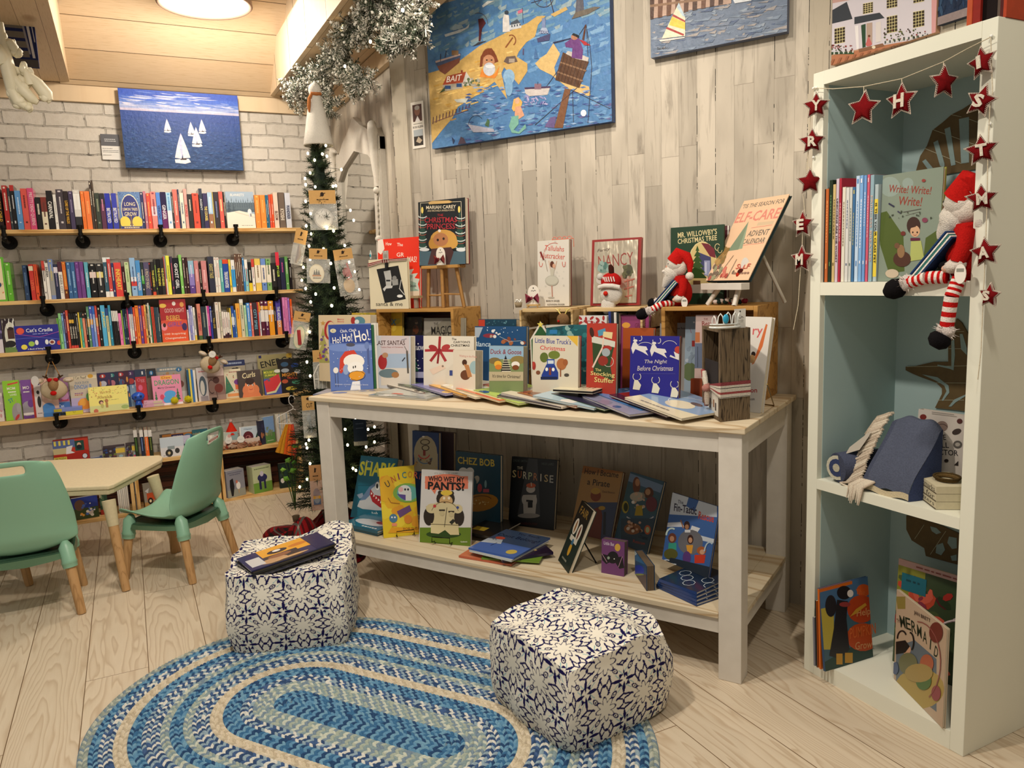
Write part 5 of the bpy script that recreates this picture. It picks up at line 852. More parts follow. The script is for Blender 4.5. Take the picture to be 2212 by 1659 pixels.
fc('blue and green book in clear wrap on the right crate',v6,1500,1640,635,290,R(0,0,1,1,'7a9cc8')+R(0,.6,1,1,'5a8a4a')+D(14,.1,.4,.9,.7,.06,['a89a78','7a8a6a'],3)+Q(.2,.8,.9,.02,'e0e0d0'),'a8b8c0',ZT,YC+.06,.03,.06,.3)
fc('pale striped boxed set in clear wrap on the right crate',v6,1650,1840,630,275,sum([R(i/8,0,i/8+.06,1,['b8b49a','d8d0c0','98a8b0','c8b890'][i%4])for i in range(8)],[]),'d8d4cc',ZT,YC+.07,.06,.03)
# HANGING PLUSH REINDEER AND DRESS HANGER
def deer(label,px,py,r,rot,br,flipx=1):
 c=onp(px,py,(0,YF-.035),(0,1));t=thing('reindeer_plush',label,'soft toy',mat=TR(c)@Matrix.Rotation(math.radians(rot),4,'Y'),group='reindeer heads hanging on ribbons')
 mb=MB();mb.ball((0,.01,-.01),(r*1.0,r*.55,r*.85),'d8c4a4',12,jit=.03,seed=2);mb.build('head','plush',t)
 mb=MB();mb.ball((0,-.006,r*.25),(r*.42,r*.5,r*.62),'a8845c',10,jit=.03);mb.build('forehead','plush',t)
 mb=MB();mb.ball((-.0,-r*.6,-r*.38),(r*.24,r*.15,r*.2),'c8201c',8);mb.build('nose','felt' if 0 else 'cloth',t)
 for s in(-1,1):
  mb=MB();mb.ball((s*r*1.1,.01,r*.62),(r*.42,r*.12,r*.22),'e0ccb0',8);mb.ball((s*r*1.1,-.002,r*.6),(r*.26,r*.08,r*.12),'e8d8c8',6);mb.build('ear','plush',t)
  mb=MB();mb.tube([(s*r*.35,0,r*.7),(s*r*.5,0,r*1.0),(s*r*.42,0,r*1.15)],[.006,.005,.003],'4a3020',6);mb.tube([(s*r*.47,0,r*.9),(s*r*.75,0,r*1.05)],[.005,.003],'4a3020',6);mb.build('antler','cloth',t)
 mb=MB()
 for s in(-1,1):mb.ball((s*r*.22,-r*.38,r*.72),(r*.2,r*.1,r*.17),'b81c20',6)
 mb.build('bow','cloth',t)
 mb=MB();inv=t.matrix_world.inverted();
 for s in(-1,1):e=inv@Vector((c.x+.006*s,YF-.014,br));mb.tube([(s*r*.6,0,r*.8),e],.0022,'a87840',6)
 mb.build('ribbon','cloth',t);return t
td=deer('reindeer head plush with red bow hanging below the left pipe bracket',116,838,.062,2,Z3-.06)
mb=MB();mb.prism([(-.078+.018*math.cos(i*.4),.045+.026*math.sin(i*.4))for i in range(16)],-.03,-.0285,'d0ccc8',0,'y');mb.build('round_tag','print',td)
td=deer('tilted reindeer head plush with white round tag below the middle bracket',456,785,.056,28,Z3-.06)
gtag(-.02,.052,.019,td,-.045)
c=onp(628,850,(0,YF-.03),(0,1));t=thing('dress_hanger','white wire hanger with a gauzy orange and yellow doll dress','hanger',(c.x,YF-.04,c.z));inv=t.matrix_world
def hp(x,y):p=onp(*v6(x,y),(0,YF-.04),(0,1));return(p.x-c.x,0,p.z-c.z)
mb=MB();mb.tube([hp(1880,70),hp(1862,35),hp(1825,25),hp(1798,60),hp(1805,120),hp(1855,170),hp(1850,200),hp(1660,300),hp(1640,350),hp(1670,385),hp(1760,390),hp(1920,372)],.0025,'ece8e2',8);mb.tube([hp(1855,195),hp(1890,210)],.002,'ece8e2',6);mb.build('wire','gloss',t)
mb=MB();q=random.Random(3)
for i,c0 in enumerate(['d8942c','e0a030','e8682a','f07a30','e8502a','e86048']):
 x0=1770+i*16;xb=1640+i*45;mb.tube([hp(x0,395),hp((x0+xb)/2+6,580),hp(xb+22,755+i*8)],[.006,.011,.017],c0,8)
mb.build('dress','cloth',t);mb=MB();mb.tube([hp(1775,400),hp(1800,330),hp(1835,400)],.003,'ece8e2',6);mb.build('strap','cloth',t)
# LEANING MIRROR
MM=TR((1.165,4.72,.25),-Z90,-.022);t=thing('leaning_mirror','tall ornate white framed mirror leaning in the corner behind the tree','mirror',mat=MM);MWd,MHt=.92,1.70
mb=MB()
for x0,x1 in((0,.095),(MWd-.095,MWd)):
 for k,(a,b,y)in enumerate(((0,1,.0),(.12,.55,-.014),(.6,.92,-.008))):mb.box(x0+(x1-x0)*a,x0+(x1-x0)*b,y,.035,0,MHt,'cfc9bd')
 for i in range(60):z=MHt*(i+.5)/60;mb.ball(((x0+x1)/2+.012,-.012,z),(.006,.004,.010),'a49c8c',4)
o=mb.build('side_rails','matte',t)
mb=MB();mb.box(.095,MWd-.095,0,.035,0,.1,'cfc9bd');mb.box(.0,MWd,.001,.034,0,.02,'cfc9bd');mb.build('bottom_rail','matte',t)
mb=MB();P=[(0,MHt-.06),(.0,MHt+.0),(.05,MHt+.05),(.13,MHt+.03),(.22,MHt+.08),(.34,MHt+.12),(MWd/2,MHt+.18)];P2_=P+[(MWd-x,z)for x,z in P[::-1][1:]];inn=[(MWd-.09,MHt-.12),(MWd-.2,MHt-.06),(MWd/2,MHt-.0),(.2,MHt-.06),(.09,MHt-.12)]
n=len(P2_);mb.prism(P2_+inn,-.006,.034,'d2ccc0',0,'y');mb.build('crest','matte',t)
mb=MB()
for s in(0,1):
 f=lambda x:MWd-x if s else x
 mb=MB();mb.tube([(f(.03),-.012,MHt-.24),(f(.03),-.022,MHt-.1),(f(.035),-.024,MHt+.02),(f(.06),-.02,MHt+.065),(f(.10),-.014,MHt+.05)],[.012,.022,.028,.022,.008],'dcd6ca',10);mb.build('carved_scroll','matte',t)
 for z in(-.26,-.5):mb=MB();mb.ball((f(.03),-.018,MHt+z),.017,'dcd6ca',8);mb.build('carved_knob','matte',t)
mb=MB();mb.add([(.09,.012,.09),(MWd-.09,.012,.09),(MWd-.09,.012,MHt-.05),(MWd/2,.012,MHt+.02),(.09,.012,MHt-.05)],[(0,1,2,3,4)]);mb.build('mirror_glass','mirror',t)
# CHRISTMAS TREE
TC=Vector((.885,3.77,0));TZ0,TZ1=.13,1.89
def trad(z):return .012+.235*max(0.,1-(z-TZ0)/(TZ1-TZ0))**.72
t=thing('christmas_tree','slim dark green artificial Christmas tree in the corner','tree',TC)
mb=MB();mb.tube([(0,0,.0),(.0,0,.9),(.0,0,TZ1)],[.02,.014,.004],'3a2a18',8);mb.build('trunk','wood',t)
mb=MB();q=random.Random(21);GR=['18261a','202f1c','2a3a22','121c12','35482a','1c2a18']
mb.grid(lambda u,v:(trad(.16+1.7*v)*.5*math.cos(u*6.2832)*(1+.2*math.sin(u*31+v*40)),trad(.16+1.7*v)*.5*math.sin(u*6.2832)*(1+.2*math.sin(u*31+v*40)),.16+1.7*v),30,30,'0c1a10')
for k in range(1050):
 z=TZ0+(TZ1-TZ0)*(1-math.sqrt(q.random())*.985)if k%3 else q.uniform(TZ0,TZ1);a=k*2.39996;r=trad(z)*q.uniform(.8,1.12)+.012;dz=q.uniform(-.03,.05)
 e=Vector((r*math.cos(a),r*math.sin(a),z+dz));s0=Vector((e.x*.2,e.y*.2,z-.01));d=(e-s0);L=d.length;d.normalize();u=d.orthogonal().normalized();w=d.cross(u)
 mb.tube([s0,e],[.003,.0015],'2a2a18',4,caps=False);m=int(34+L*230)
 for i in range(m):
  f=i/m;
  if L*f<L-.14:continue
  c=s0+d*(L*f);t2=i*2.4;n=(u*math.cos(t2)+w*math.sin(t2));ln=.027*q.uniform(.7,1.1);tip=c+n*ln*.85+d*ln*.6;b=n.cross(d)*.0019
  mb.add([c+b,c-b,tip],[(0,1,2)],q.choice(GR))
mb.build('foliage','matte',t)
mb=MB();mb.lathe([(.07,0),(.075,.01),(.06,.03),(.03,.1),(.0,.1)],14,'8a6238');mb.build('stand','wood',t)
def treept(px,py,off=.01):
 d=ray(px,py);f=Vector((d.x,d.y,0)).normalized();p=onp(px,py,TC,f);z=max(min(p.z,TZ1),TZ0);r=trad(z)+off;lat=(Vector((p.x,p.y,0))-TC);lt=min(lat.length,r*.98);return onp(px,py,TC-f*math.sqrt(max(r*r-lt*lt,0)),f)
t=thing('string_lights','warm white fairy lights wound around the Christmas tree','lights',TC)
bl=[(600+x/4.147,300+y/4.147)for x,y in[(270,130),(400,135),(440,155),(570,275),(290,305),(245,355),(250,410),(335,430),(495,425),(520,420),(250,560),(295,670),(650,640),(680,730),(440,800),(500,825),(300,850),(255,780),(280,960),(410,985),(600,955),(290,1080),(475,1115),(640,1105),(230,1150),(690,1190),(215,1265),(250,1340),(340,1390),(505,1335),(640,1255),(730,1350),(295,1460),(485,1495),(330,190),(430,60)]]
bl+=[(600+x/4.74,900+y/4.74)for x,y in[(690,130),(925,130),(990,105),(715,290),(905,310),(990,260),(625,370),(600,570),(770,530),(800,550),(670,750),(320,240),(290,280),(300,320),(330,480),(300,640),(225,720),(800,30)]]+[(716,660),(669,717),(663,782),(670,812)]
wp=[]
bm=None
for i,(x,y)in enumerate(bl):
 p=treept(x,y,.014)-TC;wp.append(p)
 if bm is None:mb=MB();mb.ball((0,0,0),(.0055,.0055,.007),'ffe8b0',5);bo=mb.build('light_bulb','bulb_glow',t);bm=bo
 else:bo=bm.copy();S.collection.objects.link(bo);bo.parent=t
 bo.location=p
wp.sort(key=lambda p:-p.z);mb=MB()
for a,b in zip(wp,wp[1:]):
 if(a-b).length<.3:m=(a+b)/2;m=m+Vector((-m.x*.1,-m.y*.1,-.012));mb.tube([a,m,b],.0012,'1c3020',4,caps=False)
mb.build('wire','matte',t)
c=treept(683,312,0);p0=Vector((TC.x+.005,TC.y-.0,TZ1-.005));t=thing('tree_topper','white felt cone figure with a small rust scarf on top of the Christmas tree','ornament',p0)
mb=MB();pr=[(.068,.0),(.070,.006),(.058,.07),(.043,.15),(.030,.21),(.026,.235)];mb.lathe([(r*(1),z)for r,z in pr],28,'d8d2c6');o=mb.build('cone_body','plush',t);so=o.modifiers.new('s','SOLIDIFY');so.thickness=.003
mb=MB();mb.ball((0,0,.255),(.030,.028,.034),'ddd6ca',10);mb.tube([(0,0,.27),(.004,0,.285),(.002,0,.295)],[.02,.012,.002],'d8d2c6',10);mb.build('head','plush',t)
mb=MB();mb.tube([(-.02,-.018,.232),(-.034,-.024,.21),(-.038,-.022,.17),(-.036,-.02,.15)],[.007,.008,.008,.005],'a8683a',8);mb.tube([(-.022,-.016,.235),(0,-.03,.232),(.022,-.016,.236)],.008,'a8683a',8);mb.build('scarf','cloth',t)
t=thing('snowy_garland','flocked white and green pine garland draped over the soffit edge','garland',(1,3.3,2.2));o3=Vector((1,3.3,2.2))
path=[onp(x,y,(xp,0),(1,0))-o3 for x,y,xp in((628,195,.90),(662,165,.92),(694,172,.98),(712,128,.94),(752,118,1.0),(740,70,.94),(790,62,1.0),(800,20,.96),(845,25,1.02),(880,30,1.06),(898,5,1.06),(880,-40,1.04))]
mb=MB();mb.tube(path,.006,'2c3426',6);mb.build('wire','matte',t)
mb=MB();q=random.Random(31);SN=['dcd8cc','c8c4b6','aaa698','7f8474','4c5644','2c3828','e6e2d8','96948a']
tw=[]
for i,(a,b)in enumerate(zip(path,path[1:])):
 for k in range(int(26+(b-a).length*120)):tw.append((a.lerp(b,q.random()),1.))
for x,y,s in((640,215,.8),(615,185,.7),(700,212,.9),(706,228,.7),(775,165,1),(768,178,.8),(690,95,.8),(690,40,.9),(712,20,.9),(735,150,1),(870,70,.9),(850,80,.8),(900,60,.9),(840,92,.5),(895,80,.5),(655,140,.8)):
 for k in range(20):tw.append((onp(x+q.uniform(-20,20),y+q.uniform(-17,17),(.98,0),(1,0))-o3,s))
for c,s in tw:
 d=Vector((q.gauss(0,.75),q.gauss(0,1),q.gauss(-.25,.9))).normalized();L=q.uniform(.055,.10)*s;u=d.orthogonal().normalized();w=d.cross(u);n=34
 dense=q.random()
 for i in range(n):
  f=i/n;cc=c+d*(L*f);a=i*2.4;nn=u*math.cos(a)+w*math.sin(a);ln=.020*q.uniform(.6,1.1)*(1-.35*f);tip=cc+nn*ln+d*ln*.55;th_=.0032 if q.random()<.75 else .0014;b=nn.cross(d)*th_
  col=q.choice(SN if dense>.2 else SN[3:6]);mb.add([cc-b*.6,cc+b*.6,tip+b*.8,tip+d*.003,tip-b*.8],[(0,1,2,3,4)],col)
 mb.ball(c+d*L,.0065*s,q.choice(SN[:3]),3,jit=.3,seed=int(L*1e5))
mb.build('flocked_needles','matte',t)
for k,(x,y)in enumerate(((686,142),(745,143),(740,60),(870,22),(700,60),(800,90))):bo=bm.copy();bo.name='light_bulb';S.collection.objects.link(bo);bo.parent=t;bo.location=onp(x,y,(.93,0),(1,0))-o3
def pack(label,hx0,hy0,hx1,hy1,bh,rot=0,bagcol='cellophane',orn=None,bw=1.06,art=None,kraft='c49a5e'):
 cx,cy=(hx0+hx1)/2,hy0;p=treept(cx,cy,.034);dd=(p-CO).dot(CZ);k=dd/F_PX;w=(hx1-hx0)*k;hh=(hy1-hy0)*k;bh=bh*k
 f=Vector((p.x,p.y,0)).normalized();rz=math.atan2(-f.x,f.y)
 t=thing('packaged_ornament',label,'ornament',mat=TR(p,rz)@Matrix.Rotation(math.radians(rot),4,'Y')@Matrix.Rotation(.04,4,'X'),group='bagged ornaments on the tree')
 mb=MB();mb.box(-w/2,w/2,-.003,-.001,-hh,0,kraft);mb.box(-w/2,w/2,.001,.003,-hh,0,kraft)
 paint(mb,w,hh,art or(E(.5,.3,.07,.16,'2a1c14')+Ln([.42,.45,.5,.3,.62,.2],.05,'2a1c14')+Q(.28,.75,.68,.07,'3a2818')),(-w/2,-.003,0));mb.build('header_card','matte',t)
 mb=MB();b2=w*bw/2;mb.grid(lambda u,v:(-b2+2*b2*u,-.004-.004*math.sin(math.pi*u)*math.sin(math.pi*v),-hh+.002-bh*v),8,10);mb.grid(lambda u,v:(-b2+2*b2*u,.003,-hh+.002-bh*v),2,2);mb.build('clear_bag',bagcol,t)
 if orn:mb=MB();orn(mb,w,-hh,bh);mb.build('ornament','matte',t)
 return t
def disc(mb,x,z,rx,rz,c,y=-.001):mb.prism([(x+rx*math.cos(i*.2618),z+rz*math.sin(i*.2618))for i in range(24)],y-.002,y+.002,c,0,'y')
def o1(mb,w,z,h):disc(mb,0,z-h*.55,w*.36,h*.38,'b8b4ac');disc(mb,.0,z-h*.55,w*.3,h*.31,'dcd8d0',-.002)
def o2(mb,w,z,h):mb.tube([(0,-.001,z-.005),(w*.1,-.001,z-h*.5),(-w*.05,-.001,z-h*.9)],[w*.1,w*.24,w*.1],'9a928c',8)
def o3_(mb,w,z,h):disc(mb,-w*.1,z-h*.58,w*.42,h*.38,'e6d8b4');disc(mb,-w*.1,z-h*.58,w*.38,h*.34,'f0e6c8',-.002);paint(mb,w*.6,h*.5,Tree(.3,.2,.6,.3,'2a2a20',3)+Tree(.5,.1,.6,.3,'2a2a20',3)+Tree(.7,.2,.6,.3,'2a2a20',3)+R(.1,.62,.9,.74,'c8823a')+Q(.15,.9,.88,.1,'6a5a3a'),(-w*.4,-.0045,z-h*.33))
def o4(mb,w,z,h):disc(mb,.004,z-h*.72,w*.3,h*.2,'c8a878');disc(mb,.0,z-h*.35,w*.2,h*.14,'a8282c');mb.tube([(-w*.3,0,z-h*.1),(-w*.2,0,z-h*.5)],w*.06,'2a5a3a',6);mb.tube([(w*.1,0,z-h*.1),(w*.25,0,z-h*.5),(0,0,z-h*.55)],w*.05,'b83034',6)
def o5(mb,w,z,h):disc(mb,0,z-h*.55,w*.36,h*.42,'6f8f6a');disc(mb,0,z-h*.55,w*.32,h*.38,'d8cfa8',-.002);mb.tube([(-w*.1,-.005,z-h*.3),(w*.1,-.005,z-h*.8)],w*.12,'a03034',6)
def o6(mb,w,z,h):
 for i in range(5):x=-w*.5+w*.25*i;mb.tube([(x,-.002,z-h*.98),(x,-.002,z-h*.35)],w*.03,'e0ddd6',5)
 mb.tube([(-w*.5,-.002,z-h*.98),(-w*.52,-.002,z-h*.45),(-w*.2,-.002,z-h*.12),(0,-.002,z-h*.04),(w*.2,-.002,z-h*.12),(w*.52,-.002,z-h*.45),(w*.5,-.002,z-h*.98)],w*.045,'e6e3dc',6);mb.tube([(-w*.5,-.002,z-h*.62),(w*.5,-.002,z-h*.62)],w*.035,'e0ddd6',5)
def o7(mb,w,z,h):disc(mb,0,z-h*.3,w*.2,h*.12,'7a8488');mb.tube([(0,0,z-h*.3),(w*.1,0,z-h*.8)],w*.12,'7a8488',6)
def o8(mb,w,z,h):mb.box(-w*.5,w*.5,-.003,-.001,z-h,z,'c8906c');disc(mb,.0,z-h*.45,w*.3,h*.2,'7a4a5a',-.004);mb.box(-w*.3,w*.3,-.0065,-.0045,z-h*.8,z-h*.5,'5a6a88');mb.box(-w*.3,w*.3,-.0075,-.0067,z-h*.6,z-h*.5,'d8a038')
pack('largest clear ornament bag with a silvery round ornament, top of the tree',667,411,723,440,56,0,orn=o1)
pack('narrow tilted ornament bag on the left side of the tree',640,496,665,527,46,14,orn=o2)
pack('bagged round wooden ornament with three small trees',668,537,706,560,52,3,orn=o3_,bw=1.3)
pack('bagged ornament with red and green pieces, right side of the tree',719,538,759,561,78,-6,orn=o4)
pack('bagged oval cream ornament with red lettering, lower left of the tree',637,674,671,695,62,12,orn=o5)
pack('bagged white gothic window ornament beside the blue duck book',675,756,708,782,60,0,orn=o6)
pack('ornament bag with kraft card left of the display table leg',651,855,677,887,62,0,orn=o7,art=T('CUT',.6,.65,.5,.3,'2a1c14')+E(.5,.2,.12,.1,'2a1c14'))
pack('pinkish cupcake ornament card low on the left of the tree',667,1005,692,1040,66,0,orn=o8,kraft='bd8d5e')
pack('dark blue ornament card low on the tree under the display table',762,905,790,955,10,0,kraft='1c2c40',art=Q(.2,.8,.2,.05,'4a5a70')+Q(.2,.8,.4,.05,'4a5a70'))
def skirt():
 mb=MB();cx,cy=.76,3.60
 def fn(u,v):
  a=u*2*math.pi;r=.06+.25*v;wob=1+.16*math.sin(a*3+1)+.09*math.sin(a*7+v*5);h=.115*math.sin(math.pi*min(v*1.02,1))**.7*(.65+.35*math.sin(a*5+v*3))*(1+.5*math.sin(a*2));return(cx+r*wob*math.cos(a)*1.0,cy+r*wob*math.sin(a)*1.05,.004+max(h,0)+.01*math.sin(a*11+v*9)**2*(1-v))
 def cf(u,v):
  a=int(u*96)%12;b=int(v*26)%9;k=(a in(3,4,5,8),b in(2,3,6));w=(a==10)or(b==8)
  return '9a8a80' if(a==10 and b==8)else('55514a' if w else('1a1a18' if k==(True,True)else('4a1214' if True in k else '86161a')))
 mb.grid(fn,96,26,colfn=cf);o=mb.build('tree_skirt','cloth');tag(o,'red tartan cloth bunched on the floor around the tree base','tree skirt')
skirt()
p0=Vector((.69,4.02,0));t=thing('trailing_plant','small leafy green vine beside the tree at the crate end','plant',p0)
mb=MB();mb.lathe([(.0,0),(.016,0),(.02,.03),(.0,.03)],12,'5a4a34');mb.build('root_ball','matte',t)
LG=[((617,1000),'5f9a30',50,.035),((625,1020),'74b03c',20,.04),((612,1030),'6fa838',-40,.035),((634,1005),'4f8a2c',80,.03),((640,985),'3f7a28',30,.03),((630,962),'5a9030',-20,.03),((645,955),'477f2c',60,.03),((605,1015),'88bf48',0,.028),((625,1000),'8cc04c',100,.03)]
mb=MB();ml=MB()
for(x,y),c,r,L in LG:
 e=onp(x,y,(0,3.98),(0,1))-p0;mb.tube([(0,0,.06),((e.x)/2,e.y/2,e.z*.6+.05),e],.0018,'4a6a28',5);a=math.radians(r);u=Vector((math.cos(a),-.3,math.sin(a)));w=Vector((-math.sin(a),-.2,math.cos(a)))
 ml.add([e,e+u*L*.4+w*L*.45,e+u*L*1.1,e+u*L*.4-w*L*.45,e+u*L*.5+Vector((0,-.006,0))],[(0,1,4),(1,2,4),(2,3,4),(3,0,4)],c)
mb.build('stems','matte',t);ml.build('leaves','gloss',t)
# TOP LEFT: DRIFTWOOD SCULPTURE AND BLUE STRIPED PANEL
t=thing('hanging_sculpture','cream carved coral-like sculpture hanging at the top left corner','sculpture',onp(20,120,(0,3.4),(0,1)));c=t.location.copy()
def sp(x,y,dy=0):p=onp(x,y,(0,3.4+dy),(0,1));return p-c
mb=MB();q=random.Random(17)
def limb(pts,rs,seed):
 mb.tube([sp(x,y,d)for x,y,d in pts],[r for r in rs],'e2dcc0',10)
 for k in range(9):
  i=q.randrange(len(pts)-1);f=q.random();a=sp(*pts[i]).lerp(sp(*pts[i+1]),f);mb.ball(a+Vector((q.uniform(-.012,.012),q.uniform(-.01,.006),q.uniform(-.012,.012))),(q.uniform(.008,.018),.01,q.uniform(.008,.02)),'e6e0c6',6,jit=.15,seed=seed+k)
limb([(3,48,0),(6,80,0),(10,110,0),(18,150,-.01),(28,190,-.01),(32,225,0)],[.006,.012,.019,.024,.024,.012],1)
limb([(-10,105,0),(0,125,-.01),(8,140,-.01)],[.03,.034,.02],30)
limb([(20,90,0),(30,105,0),(35,115,0)],[.016,.018,.006],50)
limb([(28,150,.01),(55,160,.01),(80,180,.0),(100,205,-.01),(107,218,-.01)],[.014,.018,.022,.024,.013],60)
limb([(30,170,-.01),(50,195,-.02),(70,215,-.02),(82,222,-.02)],[.018,.021,.018,.009],80)
limb([(26,195,-.01),(40,220,-.02),(58,232,-.02),(70,236,-.02)],[.02,.02,.013,.007],100)
limb([(45,140,0),(58,160,0),(66,185,.0)],[.006,.014,.02],120)
o=mb.build('carved_body','ivory',t)
mb=MB();mb.tube([sp(0,48),sp(-6,-60)],.0015,'8a8070',5);mb.tube([sp(-20,105),sp(-6,-60)],.0015,'8a8070',5);mb.build('cord','matte',t)
a=onp(85,146,(0,3.9),(0,1));b=onp(-60,150,(0,3.9),(0,1));w=a.x-b.x
M4=TR(((a.x+b.x)/2,3.9,a.z));it=R(0,0,1,1,'1c2450')
for i in range(7):it+=R(.0,.30+i*.105,.80+i*.015,.37+i*.105,'6f675e' if i<6 else '544d48')
it+=R(.0,.92,1,1,'4e4846')+G([.80,0,.84,0,.96,.9,.92,.9],'c8c4c4')+G([.885,0,.90,0,.985,.72,.97,.72],'b8b4b8')+G([.70,0,.74,0,.90,.86,.87,.86],'8a868c')
canvas('striped_panel','navy and white striped fabric panel hanging under the left soffit','hanging',M4,w,.36,.02,it,'1c2450','matte')
# THINGS ON THE DISPLAY TABLE
ZTB=.7852;ZCT=1.1132;ZLS=.2122
TI=TT.inverted()
def tl(px,py,y):
 return TI@onp(px,py,tp(0,y),UD)
def tq(label,a,b,dep,z,art,col,t=.012,rz=0,lean=.08,vw=None,group=None,**k):
 """book parallel to the table front: a, b = pixels of the top left and top right corners, dep = local depth"""
 A,B=tl(*a,dep),tl(*b,dep);h=max(((A.z+B.z)/2-z),.04)/math.cos(lean);A,B=tl(*a,dep+h*math.sin(lean)),tl(*b,dep+h*math.sin(lean));w=abs(B.x-A.x)/math.cos(rz);h=max((A.z+B.z)/2-z,.04)/math.cos(lean)
 m=tp((A.x+B.x)/2,dep,z+.0004);M4=TR(m,TANG+rz,-lean)
 if vw:art=R(0,0,1,1,art[0])+pxart(art[1],vw,M4,w,h)if isinstance(art,tuple)else pxart(art,vw,M4,w,h)
 return book(label,w,h,t,col,art,M4,group=group,**k)
def quad(label,bl,br,tlp,z,art,col,t=.012,vw=None,group=None,up=0,**k):
 """book located by three visible corners; bottom corners on height z"""
 a,b=onz(*bl,z),onz(*br,z);d=b-a;w=d.length;d.normalize();n=Vector((d.y,-d.x,0));kk=abs(ray(*tlp).normalized().dot(d));lean=.13
 if kk>.3:v=onp(*tlp,a,d)-a;lean=max(0,min(.42,math.atan2(-v.dot(n),v.z)))
 up_=Vector((-n.x*math.sin(lean),-n.y*math.sin(lean),math.cos(lean)));h=(onp(*tlp,a,d.cross(up_))-a).dot(up_)
 M4=TR((a+b)/2+Vector((0,0,.0004+up)),math.atan2(d.y,d.x),-lean)
 if vw:art=R(0,0,1,1,art[0])+pxart(art[1],vw,M4,w,h)if isinstance(art,tuple)else pxart(art,vw,M4,w,h)
 o=book(label,w,h,t,col,art,M4,group=group,**k);o['_w']=w;return o
GT,GL,GF='picture books standing on the display table','books on the lower shelf of the display table','picture books fanned out flat on the table'
def tcrate(name,label,x0,x1,dep,h,rz=0,**k):return woodcrate(name,label,TR(tp(x0,dep,ZTB+.0002),TANG+rz),x1-x0,.644-dep,h,.014,**k)
tcrate('wooden_crate','left wooden crate on the display table, holding up the small stool',-1.765,-1.335,.44,.327,mat='crate',back='darkboard')
tcrate('slatted_crate','small pale slatted crate under the ballerina book',-.995,-.752,.42,.324,mat='crate_pale',back='crate_pale',slat=1,slatside=4)
tcrate('slatted_crate','small pale slatted crate under the foil covered book',-.712,-.47,.42,.324,mat='crate_pale',back='crate_pale',slat=1,slatside=4)
tcrate('wooden_crate','right wooden crate on the display table, under the white easel',-.385,-.055,.37,.327,mat='crate',back='crate')
v7=(780,400,5.53)
M_=tq('red Christmas picture book with snowy tree, on a small display stand',(816,516),(906,513),.50,ZCT,(('f0',)and('e2341c'),G([200,660,260,640,280,760,240,830,200,800],'e8dcd0')+T('How',330,700,70,40,'f0e4d4')+T('The',465,710,70,40,'f0e4d4')+T('GR',470,830,90,50,'f0e4d4')+T('MAS!',610,885,110,70,'f0e4d4')+G([560,1010,630,1000,600,1060,680,1050,640,1110,700,1120,680,1180,710,1300,560,1290],'c0ccc0')+G([560,1060,620,1080,590,1140,660,1170,640,1230,690,1260,560,1270],'8aa898')+T('Seuss',620,1200,80,36,'2a2420')+G([560,1270,710,1260,715,1330,560,1330],'d8c8b0')),'d8301c',.015,vw=v7,group=GT)
M4=None
sb=tq('cream wooden board reading santa & me with a clipped photo and ribbon',(796,561),(879,558),.445,ZCT,('dcd2b4',T('santa & me',335,1420,320,46,'3a342c')+G([185,1005,445,960,535,1360,285,1410],'1e1e1e')+G([270,1030,350,1015,365,1100,360,1200,300,1210,290,1120],'b8b8b4')+R(300,1130,350,1150,'2a2a2a')+G([365,1130,440,1120,445,1190,380,1200],'9a9a96')+E(400,1110,26,28,'8a8a86')+G([260,1240,300,1200,380,1200,370,1230,300,1235,280,1270],'c8c8c4')+Ln([455,1230,520,1310],10,'c8c8c4')+Ln([480,1130,460,1240],10,'b0b0ac')+E(465,1325,35,18,'e8e8e4')),'d2c8aa',.014,vw=v7,lean=.03,pages='d2c8aa',cat='sign',name='photo_board')
w_=sb.dimensions.x;mb=MB();z0=sb.dimensions.z*.93;xs=[sb.data.vertices[0].co.x,0]
x0=min(v.co.x for v in sb.data.vertices);x1=-x0;zt=max(v.co.z for v in sb.data.vertices)
for k,c in((0,'c8b8a8'),(1,'8a2a2e'),(2,'d8c8b8'),(3,'8a2a2e')):mb.tube([(x0,-.004,zt*.86+.004*k),(-.01,-.008,zt*.95+.002*k),(x1,-.004,zt*.955+.003*k)],.0028,c,6)
for k in range(6):mb.tube([(-.018+.006*k,-.010,zt*.925),(-.018+.006*k,-.011,zt*.99)],.003,'c8b8a8' if k%2 else '7a2428',6)
mb.build('striped_ribbon','cloth',sb);mb=MB();mb.box(-.006,.006,-.012,-.002,zt*.8,zt*.93,'1c1c1c');mb.build('clip','matte',sb)
mb=MB();mb.box(-.012,.020,-.016,-.014,zt*.985,zt*1.16,'a8a29a');paint(mb,.032,zt*.17,E(.5,.12,.06,.06,'e8e8e0')+Q(.2,.8,.45,.05,'6a645c')+Q(.2,.8,.6,.05,'6a645c')+Q(.2,.8,.75,.05,'6a645c'),(-.012,-.016,zt*1.16));mb.build('price_tag','matte',sb)
mb=MB();mb.tube([(x0+.014,.0,zt+.004),(x0+.018,.0,zt+.028),(x0+.014,0,zt+.04),(x0+.010,.0,zt+.028),(x0+.014,.0,zt+.004)],.003,'b8c0bc',6);mb.ball((x0+.014,-.001,zt+.019),(.005,.003,.009),'1f8a98',8);mb.build('teal_gem','gloss',sb)
t=thing('display_stand','small wooden stand under the red Christmas book','stand',tp(tl(898,640,.48).x,.478,ZCT),TANG);mb=MB();mb.box(-.05,.025,-.012,.02,.045,.055,'a8906a');mb.build('ledge','wood',t)
mb=MB();mb.box(-.008,.008,-.003,.01,.001,.045,'a09080');mb.build('foot','wood',t)
c0=tl(957,575,.53);t=thing('mini_stool','miniature three-legged wooden stool on the left table crate','stool',tp(c0.x,.53,ZCT+.0003),TANG,)
hs=c0.z-ZCT;wl=abs(tl(996,575,.53).x-tl(917,575,.53).x)
